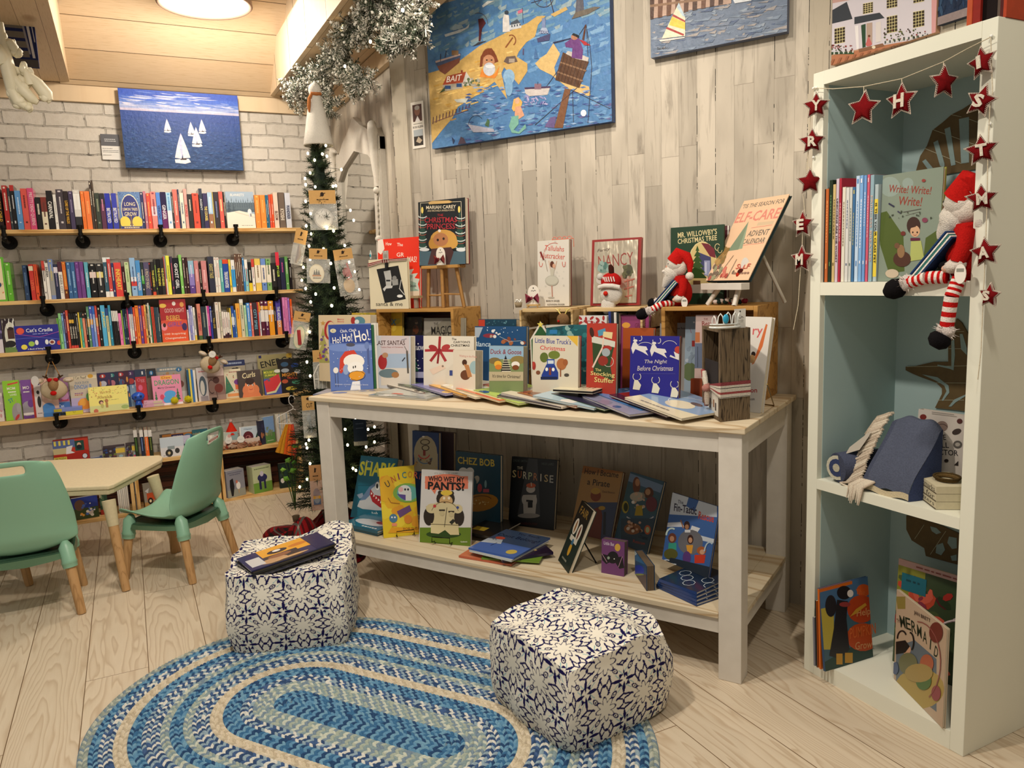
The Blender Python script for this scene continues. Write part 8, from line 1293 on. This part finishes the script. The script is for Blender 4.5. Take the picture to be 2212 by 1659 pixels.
quad('small purple board book with a black bat, Little Bat',(1299,1237),(1348,1246),(1300,1164),ZLS,('6a3a6c',T('Little Bat',1150,1095,110,36,'c8bcc8',10)+E(1240,1135,30,40,'c8a040')+E(1190,1240,60,65,'120e12')+G([1070,1200,1150,1220,1160,1290,1120,1310,1080,1270],'161016')+G([1220,1240,1290,1230,1310,1350,1260,1360,1220,1300],'161016')+E(1145,1245,14,16,'8a9a8a')+E(1205,1255,6,6,'e8e8e0')+Ln([1075,1200,1130,1290],4,'c89ab0')+Ln([1290,1230,1250,1340],4,'c89ab0')),'6a3a6c',.03,vw=v14,group=GL,board=True,pages='6a5a54')
quad('small blue board book standing half open by the purple one',(1372,1240),(1397,1277),(1371,1189),ZLS,('1c4a78',G([1400,1160,1560,1240,1560,1330,1400,1260],'2a6a9c')+E(1460,1380,60,60,'1c3ab0')+E(1420,1180,30,40,'b8c8cc')+R(1420,1420,1560,1620,'3a2c3c')+E(1470,1420,50,10,'7a8a3c')),'1c3c5a',.028,vw=v14,group=GL,board=True,pages='6a5a48')
for i in range(4):flat('%s of the flat blue sea books stacked under the mermaid rescue book'%['lowest','second lowest','third','topmost'][i],[(1418+i*2,1262-i*4),(1505,1303-i*8),(1618,1277-i*8),(1530,1240)],ZLS+.001+i*.0105,.010,'24407a',R(0,0,1,1,'1c2c44')+sum([Arc(.2+.2*k,.5+.15*(k%3),.12,.12,0,360,.012,'c8d4dc',8)for k in range(5)],[]),GL)
quad('mermaid rescue cover standing on the stack by the right table leg',(1430,1208),(1529,1250),(1453,1064),ZLS+.043,('3c64a4',G([240,540,560,640,560,720,220,700],'c4ccd8')+G([360,570,430,600,400,680,340,640],'3a60a0')+T('The',300,612,40,26,'2a2a4a',10)+T('Fin-Tastic',333,662,165,58,'241c3c',10,b=.02)+T('Rescue',483,718,115,58,'c84a34',14,b=.02)+G([205,760,300,755,330,790,200,790],'d8dce4')+G([380,780,440,800,420,830,370,810],'e0e4e8')+G([400,840,550,880,550,910,420,880],'d0d8e0')+E(370,900,90,90,'6a6a70')+E(345,780,22,32,'3a201c')+E(345,790,14,18,'a87858')+R(330,810,370,830,'d8dce0')+Ln([300,740,320,800],9,'a87858')+E(240,870,30,36,'6a3a2c')+E(238,875,16,20,'b88868')+G([215,905,270,905,270,955,210,955],'3a9a84')+E(230,985,50,40,'5a5a2a')+E(370,880,22,34,'3a1c18')+E(370,885,14,20,'c09070')+G([340,920,390,920,380,980,350,980],'d89a34')+E(345,1010,30,46,'5a3a7a')+E(450,960,34,30,'a85c2c')+E(455,970,18,18,'d0a080')+G([400,990,480,990,470,1050,400,1050],'c83a24')+G([160,1060,230,1010,520,1080,520,1230,300,1140,160,1090],'26303c')+sum([Arc(200+k*50,1050+k*30,40,24,0,300,7,'d8e0e8')for k in range(6)],[])+Arc(240,850,40,50,180,300,12,'c8dcd8')+Arc(510,1000,40,100,200,300,10,'b8ccd8')),'2c4c8c',.010,vw=v15,group=GL)
flat('salmon book lying lowest in the flat pile on the lower shelf',[(991,1200),(1105,1219),(1165,1185),(1040,1165)],ZLS+.001,.007,'b85c40',R(0,0,1,1,'c87050'),GL)
flat('green edged book in the flat pile',[(1040,1205),(1165,1213),(1170,1195),(1080,1180)],ZLS+.0085,.006,'6a8a2c',[],GL)
flat('dark purple starry book in the flat pile',[(1085,1210),(1195,1192),(1165,1155),(1060,1170)],ZLS+.015,.010,'241a38',R(0,0,1,1,'2a1c30')+D(12,.1,.1,.95,.95,.03,['c8a860','9a7a4a'],5),GL)
flat('white book under the topmost blue one in the flat pile',[(1014,1188),(1105,1210),(1178,1166),(1065,1146)],ZLS+.0255,.007,'c8ccc8',[],GL)
flat('blue book with BELONG lettering on top of the flat pile',[(1012,1183),(1110,1205),(1180,1160),(1062,1142)],ZLS+.033,.006,'3f5fa8',R(0,0,1,1,'4a66a8')+R(0,0,1,.55,'3c4c68')+T('You Really',.6,.1,.5,.1,'16203c')+T('Dont Belong!',.5,.28,.9,.15,'16203c')+E(.2,.4,.1,.06,'b84a34')+G([0,.5,.3,.45,.4,.62,0,.7],'b8c0c8')+E(.8,.82,.1,.09,'c8b050')+Ln([.3,.6,.28,.75],.015,'16203c')+Q(.1,.2,.5,.02,'222'),GL)
# BOOKCASE CONTENTS
def bf(label,yl,yr,x,z,h,art,col,t=.012,rz=0,lean=.05,group='books in the white bookcase',**k):
 """face-out in the bookcase: world Y of the left and right end, depth x behind the front plane"""
 w=abs(yl-yr)/math.cos(rz);return book(label,w,h,t,col,art,TR((BF+x,(yl+yr)/2,z+.0004),-Z90+rz,-lean),None,group,**k)
def bY(px,py,x=.02):return onp(px,py,(BF+x,0),(1,0))
v16=(1680,360,4.158)
sp=[(330,360,145,'b05068','d8a0b0',((0,.02,'2a2a2a'),(.03,.04,'f0f0f0'),(.95,1,'d8d0d0'))),(362,384,135,'1c2460','e8e8f0',(),'UNICORN NIGHT'),(386,410,210,'1e1c20','e0e0e0',()),(412,440,205,'b8602c','e8a060',()),(443,474,128,'1f3020','5a7a4a',()),(476,502,165,'c8b078','5a4a2a',()),(504,530,115,'c8b8c4','2a2020',(),'UNICORNS ARE THE WORST'),(532,553,110,'a8283c','d8a8a8',()),(560,590,190,'d8d4c4','7a6a50',()),(592,622,195,'cfd0cc','4a5a7a',()),(624,650,190,'c0c4c0','5a6a5a',()),(652,676,190,'3a6a98','c8b860',()),(680,712,90,'b8d0e8','5a88c0',()),(714,744,85,'7aa8d8','e8e8f0',()),(748,774,85,'6a98d0','e0e8f0',()),(778,802,78,'c85870','e8c0c8',()),(806,840,82,'8aa8b4','c8b0a8',(),'PRINCESS BREATHS'),(848,880,165,'a8b8bc','1a1a1a',((.15,.3,'e0c840'),(.48,.95,'e0c840')),'IS THIS YOUR CLASS PET')]
bprev=None
for i,s_ in enumerate(sp):
 xo0,xo1=1680+s_[0]/4.158,1680+s_[1]/4.158;
 yt=360+s_[2]/4.158;a=onp(xo0+1,500,(BF+.012,0),(1,0));b=onp(xo1+1,500,(BF+.012,0),(1,0));w=a.y-b.y;zt=onp(xo0,yt,(BF+.012,0),(1,0)).z;h=zt-1.1875;lean=-.035
 yy=a.y-.004
 mb=MB()
 o=spinebook('%s picture book spine, %s in the bookcase row'%(cname(s_[3]),ordn(i)),BF+.012,yy,1.1878,max(w-.0006,.004),h,.22,s_[3],s_[5],(s_[6],.5,.62,.55)if len(s_)>6 else None,s_[4],rz=-Z90,lean=0,group='picture book spines in the white bookcase',seed=i+300)
YA=-1
a=bY(1905,607,.02);b=bY(2026,605,.02)
M4=TR((BF+.016,(a.y+b.y)/2+.004,1.1879),-Z90,-.03);w_=a.y-b.y+.01;h_=onp(1900,380,(BF+.02,0),(1,0)).z-1.188
GN='4a5a24'
book('grey-green cover with red WRITE! WRITE! WRITE! lettering and a child',w_,h_,.012,'6a7a34',R(0,0,1,1,'7d8a7c')+pxart(E(1010,180,90,90,'8a9a92')+E(1170,150,50,50,'8a9a92')+G([905,420,980,400,1130,620,1140,940,1000,960,920,700],GN)+G([1330,640,1450,560,1450,900,1300,900],GN)+T('Write! Write!',1185,205,380,70,'8a3a2c',3)+T('Write!',1190,310,210,80,'8a3a2c',3)+Ln([1130,410,1290,380],8,'4a4a44')+Ln([1150,440,1280,405],5,'5a5a50')+E(1222,530,62,80,'3a241c')+E(1235,580,44,52,'c8a07c')+G([1165,560,1190,500,1270,500,1240,540],'3a241c')+E(1215,590,7,9,'2a1a14')+E(1255,590,7,9,'2a1a14')+Arc(1235,605,14,12,20,160,4,'9a3a34')+R(1195,640,1280,665,'5a1c34')+G([1200,670,1290,665,1320,830,1190,850],'a8b064')+E(1120,830,80,70,'4a2c20')+E(1110,760,34,60,'8a6a48')+E(1075,710,24,26,'6a4a34')+E(1030,960,60,40,'c0b098')+E(1325,480,26,22,'7a3c50')+E(1130,600,22,20,'6a2c24')+Ln([1000,330,1050,360],14,'2a2a44')+Ln([1080,400,1110,420],12,'3a3a50')+E(1315,125,18,14,'8a3a34')+D(16,1000,400,1400,480,6,['3a4434'],4),v16,M4,w_,h_),M4,'8a8a3a','books in the white bookcase')
mb=MB();o=bf('grey magazine box behind the second santa doll',1.235,1.137,.16,1.1875,onp(2035,380,(BF+.16,0),(1,0)).z-1.1875,R(0,0,1,1,'8f8782')+R(0,0,1,.06,'a8a29a')+E(.45,.22,.05,.03,'2a2624'),'8f8782',.08,group=None,cat='box',name='magazine_box',pap=True)
c0=bY(2068,600,.0);santa('santa doll sitting on the bookcase shelf edge, legs dangling',TR((BF+.036,1.163,1.189),-Z90),1.26,legs=[([(-.02,-.03,.006),(-.055,-.040,.006),(-.1,-.035,-.004)],(-.028,-.006,-.014)),([(.01,-.04,.004),(.004,-.052,-.03),(-.004,-.052,-.095)],(-.008,-.010,-.020))])
def cutout(label,pts,holes,vw,seams):
 X=XC-.004-.008-.006;P=[onp(vw[0]+x/vw[2],vw[1]+y/vw[2],(X,0),(1,0))for x,y in pts];o_=Vector((X,sum(p.y for p in P)/len(P),min(p.z for p in P)));M4=TR(o_,-Z90);iv=M4.inverted()
 L2=lambda x,y:(lambda q_:(q_.x,q_.z))(iv@onp(vw[0]+x/vw[2],vw[1]+y/vw[2],(X,0),(1,0)))
 mb=MB();mb.prism([L2(*p)for p in pts],0,.006,'6a5636',0,'y');t=mb.build('wood_cutout','wood',None,M4);tag(t,label,'decoration','brown wood sea shapes on the bookcase back');mb=MB()
 for h in holes:mb.prism([L2(*p)for p in h],-.0012,-.0002,'8ea3a2',0,'y')
 for a,b in seams:pa,pb=L2(*a),L2(*b);mb.tube([(pa[0],-.0004,pa[1]),(pb[0],-.0004,pb[1])],.0009,'b8b49a',4)
 mb.build('relief','matte',t);return t
v17=(1680,60,4.158)
cutout('brown scallop shell shape on the top back panel',[(1240,1290),(1280,1150),(1340,1060),(1390,920),(1480,850),(1560,780),(1660,730),(1720,690),(1830,640),(1830,1260),(1440,1330),(1250,1335)],[[(1300,1200),(1330,1180),(1420,1290),(1440,1340),(1400,1340)],[(1400,1030),(1440,1010),(1500,1220),(1500,1260),(1460,1240)],[(1500,910),(1550,890),(1600,1230),(1560,1240)],[(1630,820),(1720,800),(1720,1210),(1650,1220)]],v17,[((1560,780),(1650,800)),((1395,915),(1800,1060)),((1325,1085),(1650,1220)),((1720,820),(1800,850))])
v18=(1700,640,3.318)
cutout('brown starfish shape on the middle back panel',[(1215,160),(1250,190),(1290,260),(1330,300),(1330,830),(1200,815),(1060,800),(1110,700),(1110,660),(1070,620),(960,580),(900,555),(850,530),(850,505),(920,500),(1050,470),(1155,470),(1155,330),(1185,230)],[[(1180,320),(1200,310),(1205,420),(1195,530),(1170,520),(1080,500),(1080,490),(1180,505)],[(970,560),(1080,580),(1160,640),(1165,690),(1120,750),(1110,745),(1145,680),(1130,640),(1060,600)],[(1240,270),(1260,270),(1290,370),(1290,420),(1250,380)],[(1160,790),(1200,740),(1290,700),(1290,710),(1210,760),(1180,790)]],v18,[((1180,255),(1270,252)),((1160,375),(1290,375)),((860,505),(1290,498)),((1070,620),(1280,622)),((1075,745),(1270,745))])
v19=(1700,1100,2.969)
cutout('brown sea urchin shape on the lower back panel',[(765,40),(765,130),(800,200),(880,250),(890,300),(1110,360),(1110,160),(1000,110),(860,60)],[[(920,110),(960,120),(990,150),(960,160),(930,140)],[(960,230),(1000,215),(1015,260),(990,295),(955,280)],[(1040,175),(1090,185),(1090,250),(1060,255),(1030,215)],[(1050,300),(1090,290),(1090,330),(1060,330)]],v19,[((880,100),(820,190)),((1020,140),(920,290))])
t=thing('blanket','folded blue woven blanket with cream tassels on the bookcase shelf','blanket',(BF+.13,1.43,.6125),-Z90)
zc=.6125;mb=MB();BLc='545a6c'
iv=TR((BF+.13,1.43,.6125),-Z90).inverted()
def bl(px,py,x):return iv@onp(1700+px/3.318,640+py/3.318,(BF+x,0),(1,0))
prof=[(.0,.0),(.0,.02),(.01,.05),(.04,.155),(.06,.172),(.10,.175),(.13,.160),(.145,.11),(.15,.05),(.15,.0)]
q0=bl(560,1400,.03).x;q1=bl(890,1440,.03).x;W_=q1-q0;ztop=bl(760,855,.12).z
for k in range(10):
 y=-.10+.022*k;pass
mb.grid(lambda u,v:(q0+W_*(u*1.02)+.012*math.sin(v*3.1),-.115+.13*v,max(.001,(.018+(ztop-.018)*min(1,(v*1.15))**.7)*(1-.10*(2*u-1)**4)+.003*math.sin(u*14+v*3))),20,20,BLc,colfn=lambda u,v:'494f62' if u<.12 else BLc)
mb.grid(lambda u,v:(q0+W_*(u*1.02)+.012*math.sin((1-v)*0),-.115+.0*v,.001+.017*v+.004*math.sin(u*9)),16,3,'cfc0a0');mb.grid(lambda u,v:(q0+W_*1.02+.012*math.sin(u*3.1),-.115+.13*u,v*(.018+(ztop-.018)*min(1,u*1.15)**.7*.88)),12,6,'3f4a6e')
mb.build('folded_body','cloth',t)
mb=MB();pr=bl(370,1240,.02);mb.tube([(pr.x,-.115,.045),(pr.x+.03,-.03,.05),(pr.x+.07,.06,.05)],[.043,.044,.040],'4b5166',18);mb.tube([(pr.x,-.1185,.045),(pr.x,-.117,.045)],.036,'c8c4b0',16);mb.tube([(pr.x,-.1195,.045),(pr.x,-.1187,.045)],.026,'3a4468',14);mb.tube([(pr.x,-.1205,.045),(pr.x,-.1197,.045)],.012,'b8b4a0',12);mb.build('rolled_end','cloth',t)
mb=MB();q=random.Random(9)
for k in range(44):
 f=k/43;x=q0-.012+.022*f*0+q.uniform(-.004,.004);y=.01-.125*f;z=.018+(ztop-.018)*min(1,max(.0,(y+.115)/.13*1.15))**.7;L=.050+.03*f;dx=-.035-.02*q.random()
 mb.tube([(x+.012,y,z+.004),(x+dx*.5,y-.006,z-L*.25),(x+dx,y-.012,max(.006,z-L))],[.004,.0045,.002],q.choice(['d8ccb8','cfc0ac','c0b09c']),5)
for k in range(12):x=bl(520,1380,.0).x-.03+.004*k;mb.tube([(x+.02,-.112,.03),(x,-.135,.012),(x-.006+.004*math.sin(k),-.1375,-.028-.006*(k%3))],[.004,.004,.0015],q.choice(['d8ccb8','c8b8a4']),5)
mb.build('tassel_fringe','cloth',t)
mb=MB();mb.add([bl(420,1130,.03),bl(450,1080,.05),bl(600,965,.08),bl(590,1000,.07),bl(520,1100,.04)],[(0,1,2,3,4)],'a8a094');o=mb.build('paper_tag','print',t)
v20=(1700,640,3.318)
a=bY(1970,1000,.10);M4=TR((BF+.17,1.185,.6125),-Z90,-.06);h_=onp(1985,882,(BF+.19,0),(1,0)).z-.6125;yl=onp(1985,900,(BF+.185,0),(1,0)).y;w_=.155
M4=TR((BF+.17,yl-w_/2,.6129),-Z90,-.06);SH=['6a4c40','8a6a58','5a4438']
book('cream cover with printed shells reading The Shell Collector',w_,h_,.02,'b8b0a8',R(0,0,1,1,'bab2aa')+pxart(T('THE',1097,1010,85,36,'1c1c22')+T('SHELL',1088,1065,145,40,'1c1c22',2)+T('COLLECTOR',1082,1115,285,40,'1c1c22',4)+E(977,865,24,20,'6a2420')+E(1112,932,42,38,'7a6860')+Arc(1112,950,42,34,200,340,4,'4a3a34')+E(1000,945,30,22,'8a7264',20)+E(955,1025,32,28,'4a4038')+E(1218,970,34,20,'3a302c',-20)+E(1225,1062,32,28,'54504c')+E(1225,1062,18,14,'9a948c')+E(928,1160,22,28,'201c1c',-30)+E(1000,1155,14,12,'3a2c28')+E(1145,1178,16,12,'2c2422')+E(1240,895,20,18,'4a2420')+E(1065,1190,12,8,'4a3a34')+G([1200,1210,1230,1180,1230,1215],'2a2422')+Ln([1040,828,1200,848],3,'8a8278')+Ln([1040,840,1220,862],3,'8a8278'),v20,M4,w_,h_),M4,None,'books in the white bookcase')
A0,A1,A2=onz(1700+850/3.318,640+1380/3.318,.6125),onz(1700+1065/3.318,640+1530/3.318,.6125),None
t=thing('book_bundle','three cream books tied with twine lettered bookmarks are for quitters','book stack',onz(1700+1065/3.318,640+1530/3.318,.6125)+Vector((0,0,.0004)),0)
f0=onz(1700+1065/3.318,640+1530/3.318,.6125);d=onz(1700+875/3.318,640+1385/3.318,.6125)-f0;Lb=d.length;rz=math.atan2(-d.y,-d.x);t.rotation_euler=(0,0,rz)
zt=onp(1700+1065/3.318,640+1360/3.318,f0,(d.y,-d.x)).z-.6125;Lb=min(Lb,.145);D_=.085
for i,(wd_)in enumerate(('quitters','are for','bookmarks')):
 mb=MB();z=zt*i/3;mb.box(-Lb,0,0,D_,z+.0004,z+zt/3-.0006,'c8bea0');mb.tube([(-Lb,-.0005,z+.002),(0,-.0005,z+.002)],.0012,'5a5040',4);paint(mb,Lb,zt/3,T(wd_,.5,.5,.86,.62,'3a342c',b=-.005),(-Lb,0,z+zt/3));mb.build('cream_book','matte',t)
mb=MB();q=random.Random(5)
for r in range(3):mb.tube([(-Lb*.4+(.030+.002*r)*math.cos(a*.35),D_*.55+(.024+.003*r)*math.sin(a*.35),zt+.004+.003*r)for a in range(19)],.0032,['5a4628','6a5432','4a3a20'][r],6)
mb.tube([(-Lb*.8,-.003,.0),(-Lb*.8,-.003,zt),(-Lb*.8,D_,zt+.003)],.002,'5a4628',5);mb.build('twine_braid','cloth',t)
zb=.0506
def bq(label,bl_,br_,tlp,art,col,t=.01,vw=None,**k):return quad(label,bl_,br_,tlp,zb,art,col,t,vw,'books at the bottom of the white bookcase',**k)
bq('blue and orange cover of a dog hugging pumpkins, bottom of the bookcase',(1783,1451),(1886,1419),(1770,1272),('3a5a6a',G([200,510,540,400,560,600,200,760],'3f648a')+G([210,640,300,620,300,900,230,900],'b0a040')+G([240,980,560,800,560,940,250,1050],'1e3c34')+E(490,520,44,40,'c0501c')+E(475,640,90,90,'a83c18')+E(485,820,105,90,'b04418')+E(365,535,46,44,'16141c')+E(405,540,20,24,'d8d0cc')+G([320,580,390,590,380,700,400,900,340,960,270,940,300,760],'1c1a20')+E(370,610,36,16,'8a3434')+E(280,620,36,70,'1c1a22')+R(315,925,355,995,'b8882c')+R(370,920,420,985,'b8882c')+T('The',470,530,60,34,'c8602c')+T('Help',490,665,90,60,'c88a5a',-10)+T('PUMPKIN',485,780,170,70,'c8602c',-12)+T('Grow',490,870,110,50,'c88a5a',-8)+G([400,690,440,640,500,600,510,615,440,670],'b8882c')),'2c4868',.008,vw=v19)
a_=onz(1777,1449,zb)
for i,(lb,c,dxx,hh,ww)in enumerate((('tall orange folder behind the pumpkin cover','c8641c',.0,.245,.13),('narrow orange and black spine left of the orange folder','b85a1c',.012,.205,.10),('grey booklet leaning at the far left of the bottom compartment','7a7a84',.022,.15,.08))):
 d0=onz(1886,1419,zb)-onz(1783,1451,zb);rz=math.atan2(d0.y,d0.x);n=Vector((-d0.y,d0.x,0)).normalized();p=onz(1783,1451,zb)+n*(.016+.011*i)+d0.normalized()*(ww/2-.002);book(lb,ww,hh,.006,c,R(0,0,1,1,c),TR(p,rz,-.05),'1c1414' if i==1 else c,'books at the bottom of the white bookcase',pap=True)
M4=TR((BF+.20,1.305,zb),-Z90+.1,-.05);FLR=['a83028','8a2428','c84a30','d8604a','5a1c24'];v19b=(1700,1100,2.969)
hh=onp(1883,1186,(BF+.2,0),(1,0)).z-zb
book('tall floral magazine cover with red flowers and a blue sticky note',.27,hh,.006,'b89080',R(0,0,1,1,'3a4a30')+R(0,0,1,.06,'c09a94')+R(0,.06,.3,.5,'8a8a30')+D(46,.0,.1,1,.98,.07,FLR+['2a3a24','4a5a34','6a7a44'],7,.5)+D(16,0,.3,.3,.8,.05,['b8b0a8','8a2c44','16181c'],3,.5)+R(.05,.12,.32,.28,'1a6a7c')+Q(.1,.25,.18,.02,'0e4450')+E(.93,.15,.07,.05,'c0b8a0')+Q(.2,.9,.03,.012,'8a4a44')+Q(.05,.5,.9,.015,'c8c8c0')+Q(.05,.6,.93,.015,'c8c8c0'),M4,None,'books at the bottom of the white bookcase',pap=True)
bq('tall cream fairy tale cover lettered MERMAID, bottom right compartment',(1931,1466),(2036,1574),(1936,1272),('b8a088',G([700,560,760,560,760,640,710,640],'8a7a3c')+G([820,840,960,960,960,1300,700,1100,700,880],'5f6a74')+E(850,1150,160,130,'a8904c')+T('THE',718,715,26,24,'2a2a24')+sum([T(ch,742+i*36,722+i*i*3.9+i*9,34,74-i*0,'1c2a1c',14+i*6)for i,ch in enumerate('MERMAID')],[])+E(770,900,26,34,'c89a7c')+G([700,850,760,840,790,880,760,920,700,930],'141414')+Arc(740,830,30,50,180,330,10,'141414')+Arc(790,850,26,60,-90,60,10,'141414')+E(780,990,60,70,'6a6a48')+E(900,990,44,60,'a85a3c')+E(880,1100,50,60,'4a6a34')+E(850,1050,90,60,'a0884c')+E(960,1180,30,50,'8a3c44')+E(960,790,44,66,'6a2c24')+T('JAN BRETT',870,690,120,30,'3a2c28',28)+Arc(840,980,150,260,-90,60,6,'8a4a44')+E(700,1020,20,40,'4a5a7a')),'b8a890',.008,vw=v19)
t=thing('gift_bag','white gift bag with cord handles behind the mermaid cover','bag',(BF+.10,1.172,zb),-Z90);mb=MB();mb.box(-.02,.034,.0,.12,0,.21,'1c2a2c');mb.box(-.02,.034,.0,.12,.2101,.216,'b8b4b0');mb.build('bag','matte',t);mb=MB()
for y in(.01,.05):mb.tube([(-.06+.012*k,y,.222+.022*math.sin(k*.45))for k in range(8)],.0035,'b8a8a8',6)
mb.build('handles','cloth',t)
# STAR GARLAND WITH LETTERS
def star(label,px,py,r,letter,X,yaw=0,roll=0,sy=1.,tx=(0,0)):
 c=onp(px,py,(X,0),(1,0));M4=TR(c,-Z90+yaw)@Matrix.Rotation(math.radians(roll),4,'Y');t=thing('felt_star',label,'ornament',mat=M4,group='red felt letter stars of the garland')
 P=[]
 for i in range(10):a=math.pi/2+math.pi*i/5;k=r*(1 if i%2==0 else .50);P.append((k*math.cos(a),k*math.sin(a)))
 mb=MB();n=10;R2=[]
 vs=[(p[0],0,p[1])for p in P]+[(p[0]*.55,-.009,p[1]*.55)for p in P]+[(0,-.012,0)]+[(p[0]*.55,.009,p[1]*.55)for p in P]+[(0,.012,0)]
 fs=[]
 for i in range(n):j=(i+1)%n;fs+=[(i,j,n+j,n+i),(n+i,n+j,2*n),(j,i,2*n+1+i,2*n+1+j),(2*n+1+j,2*n+1+i,3*n+1)]
 mb.add(vs,fs,'ffffff',0,True);o=mb.build('padded_star','felt',t)
 mb=MB()
 for i in range(n):
  a,b=Vector(vs[i]),Vector(vs[(i+1)%n]);m=6
  for k in range(m):p=a.lerp(b,(k+.5)/m);e=p*.86+Vector((0,-.004,0));mb.tube([p+Vector((0,-.0005,0)),e],.0007,'d8ccbc',4)
  mb.tube([a+Vector((0,-.001,0)),b+Vector((0,-.001,0))],.0008,'c8b8a8',4)
 mb.build('stitching','cloth',t)
 if letter:
  mb=MB();vs2,fs2=textmesh(letter,.04,0);w=r*(.62 if letter not in 'I' else .26);h=r*.74;V=[(x*w,-.0135,y*h-.0)for x,y in vs2];mb.add(V,fs2,'dcd2c0');o=mb.build('letter','cloth',t);so=o.modifiers.new('s','SOLIDIFY');so.thickness=.002
 return t
XS=BF-.018
SD=[('hanging at the lowest left, lettered M',1733,560,.031,'M',0,0),('lettered E, above the lowest left star',1735,485,.030,'E',0,0),('small and turned edge-on, third from the bottom on the left',1749,393,.028,'',1.0,0),('lettered R on the left post of the bookcase',1754,306,.027,'R',.75,0),('lettered Y at the upper left corner of the bookcase',1763,229,.027,'Y',.7,0),('blank, first one hanging across the opening',1866,234,.031,'',.15,6),('lettered H in the middle of the top opening',1948,218,.030,'H',.0,0),('seen edge-on, hanging right of the H star',2038,178,.028,'',1.35,0),
      ('lettered I at the upper right corner',2122,135,.027,'I',-.1,-8),('lettered S below the I star',2120,218,.027,'S',.05,20),('lettered T on the right post',2120,325,.026,'T',.5,-6),('second M of the garland, beside the sitting santa',2120,430,.025,'M',.6,-4),('lettered A beside the lower arm of the sitting santa',2130,545,.026,'A',.1,-8),('lettered S at the lowest right end',2139,638,.022,'S',-.2,4)]
for lb,x,y,r,L_,yw,rl in SD:star('red felt star '+lb,x,y,r*(1.5 if 1800<x<2100 else 1.38),L_,XS-.004*(x>2100),yw,rl)
t=thing('garland_string','cream cord of the star garland strung around the bookcase front','string',(XS,1.35,1.6));o_=Vector((XS,1.35,1.6))
def sg(pts,r=.0011):mb=MB();mb.tube([onp(x,y,(XS,0),(1,0))-o_ for x,y in pts],r,'d8ccb0',5);return mb
sg([(1758,190),(1800,192),(1866,187),(1948,170),(2037,134),(2090,105),(2140,80)]).build('top_cord','cloth',t)
sg([(1758,190),(1750,260),(1745,340),(1742,370)]).build('left_cord','cloth',t);sg([(1735,420),(1738,455),(1734,485),(1733,530),(1728,600),(1724,660),(1714,712)]).build('left_tail','cloth',t)
sg([(2140,80),(2144,200),(2138,235),(2134,330),(2132,440),(2128,560),(2124,640),(2119,760),(2112,820)]).build('right_cord','cloth',t)
for x0,y0,x1,y1 in((1866,187,1866,202),(1948,170,1948,186),(2038,134,2038,150),(1747,360,1749,368),(1735,455,1735,458),(1733,522,1733,530)):sg([(x0,y0),(x1,y1)]).build('hanging_loop','cloth',t)
mb=MB();
for x,y in((1757,191),(1763,190),(2141,78),(2138,268),(1757,340)):mb=MB();mb.ball(onp(x,y,(BF-.006,0),(1,0))-o_,.004,'e8e8e0',6);mb.build('clear_hook','gloss',t)
# MAGAZINES ON THE LEFT POUF
b0=Vector((.345,2.665,.0));zt_=.300
P=[onz(x,y,z)for x,y,z in((546,1240,.29),(697,1187,.31),(636,1172,.31),(510,1218,.29))]
d=P[1]-P[0];w_=.30;rz=math.atan2(d.y,d.x)
for i in range(7):
 mb=MB();t_=.0042;dp=.155;c=['26284e','3a3426','2a2a30','4a463a','1c1c20','3a3a4a','242432'][6-i]
 mb.box(0,w_,0,dp,0,t_,c)
 if i==6:paint(mb,w_,dp,R(0,0,1,1,'2a2c58')+R(.22,.0,.78,.62,'e0a22c')+R(.22,.5,.62,1,'3a2c28')+E(.3,.8,.16,.14,'b8926a')+E(.4,.62,.14,.1,'8a5a3c')+E(.42,.34,.12,.12,'2a1a20')+E(.42,.3,.05,.06,'e8e4e0')+E(.68,.32,.12,.09,'c87a28')+R(.04,.35,.2,.85,'c8c8c8')+R(.78,0,1,1,'26284e')+E(.5,.88,.2,.05,'c8a070'),(0,dp,t_),(1,0,0),(0,-1,0))
 M4=Matrix.Translation(P[0]+Vector((.004*math.sin(i*3),.003*math.cos(i*2),-.022+.0046*i)))@Matrix.Rotation(rz+.02*math.sin(i*5),4,'Z')@Matrix.Rotation(-math.atan2(d.z,Vector((d.x,d.y)).length),4,'Y')
 o=mb.build('magazine','gloss',None,M4);tag(o,'magazine on the left pouf, %s of the pile of seven'%['lowest','second lowest','third lowest','fourth','fifth','second highest','topmost, yellow and navy,'][i],'magazine','magazines piled on the left pouf')
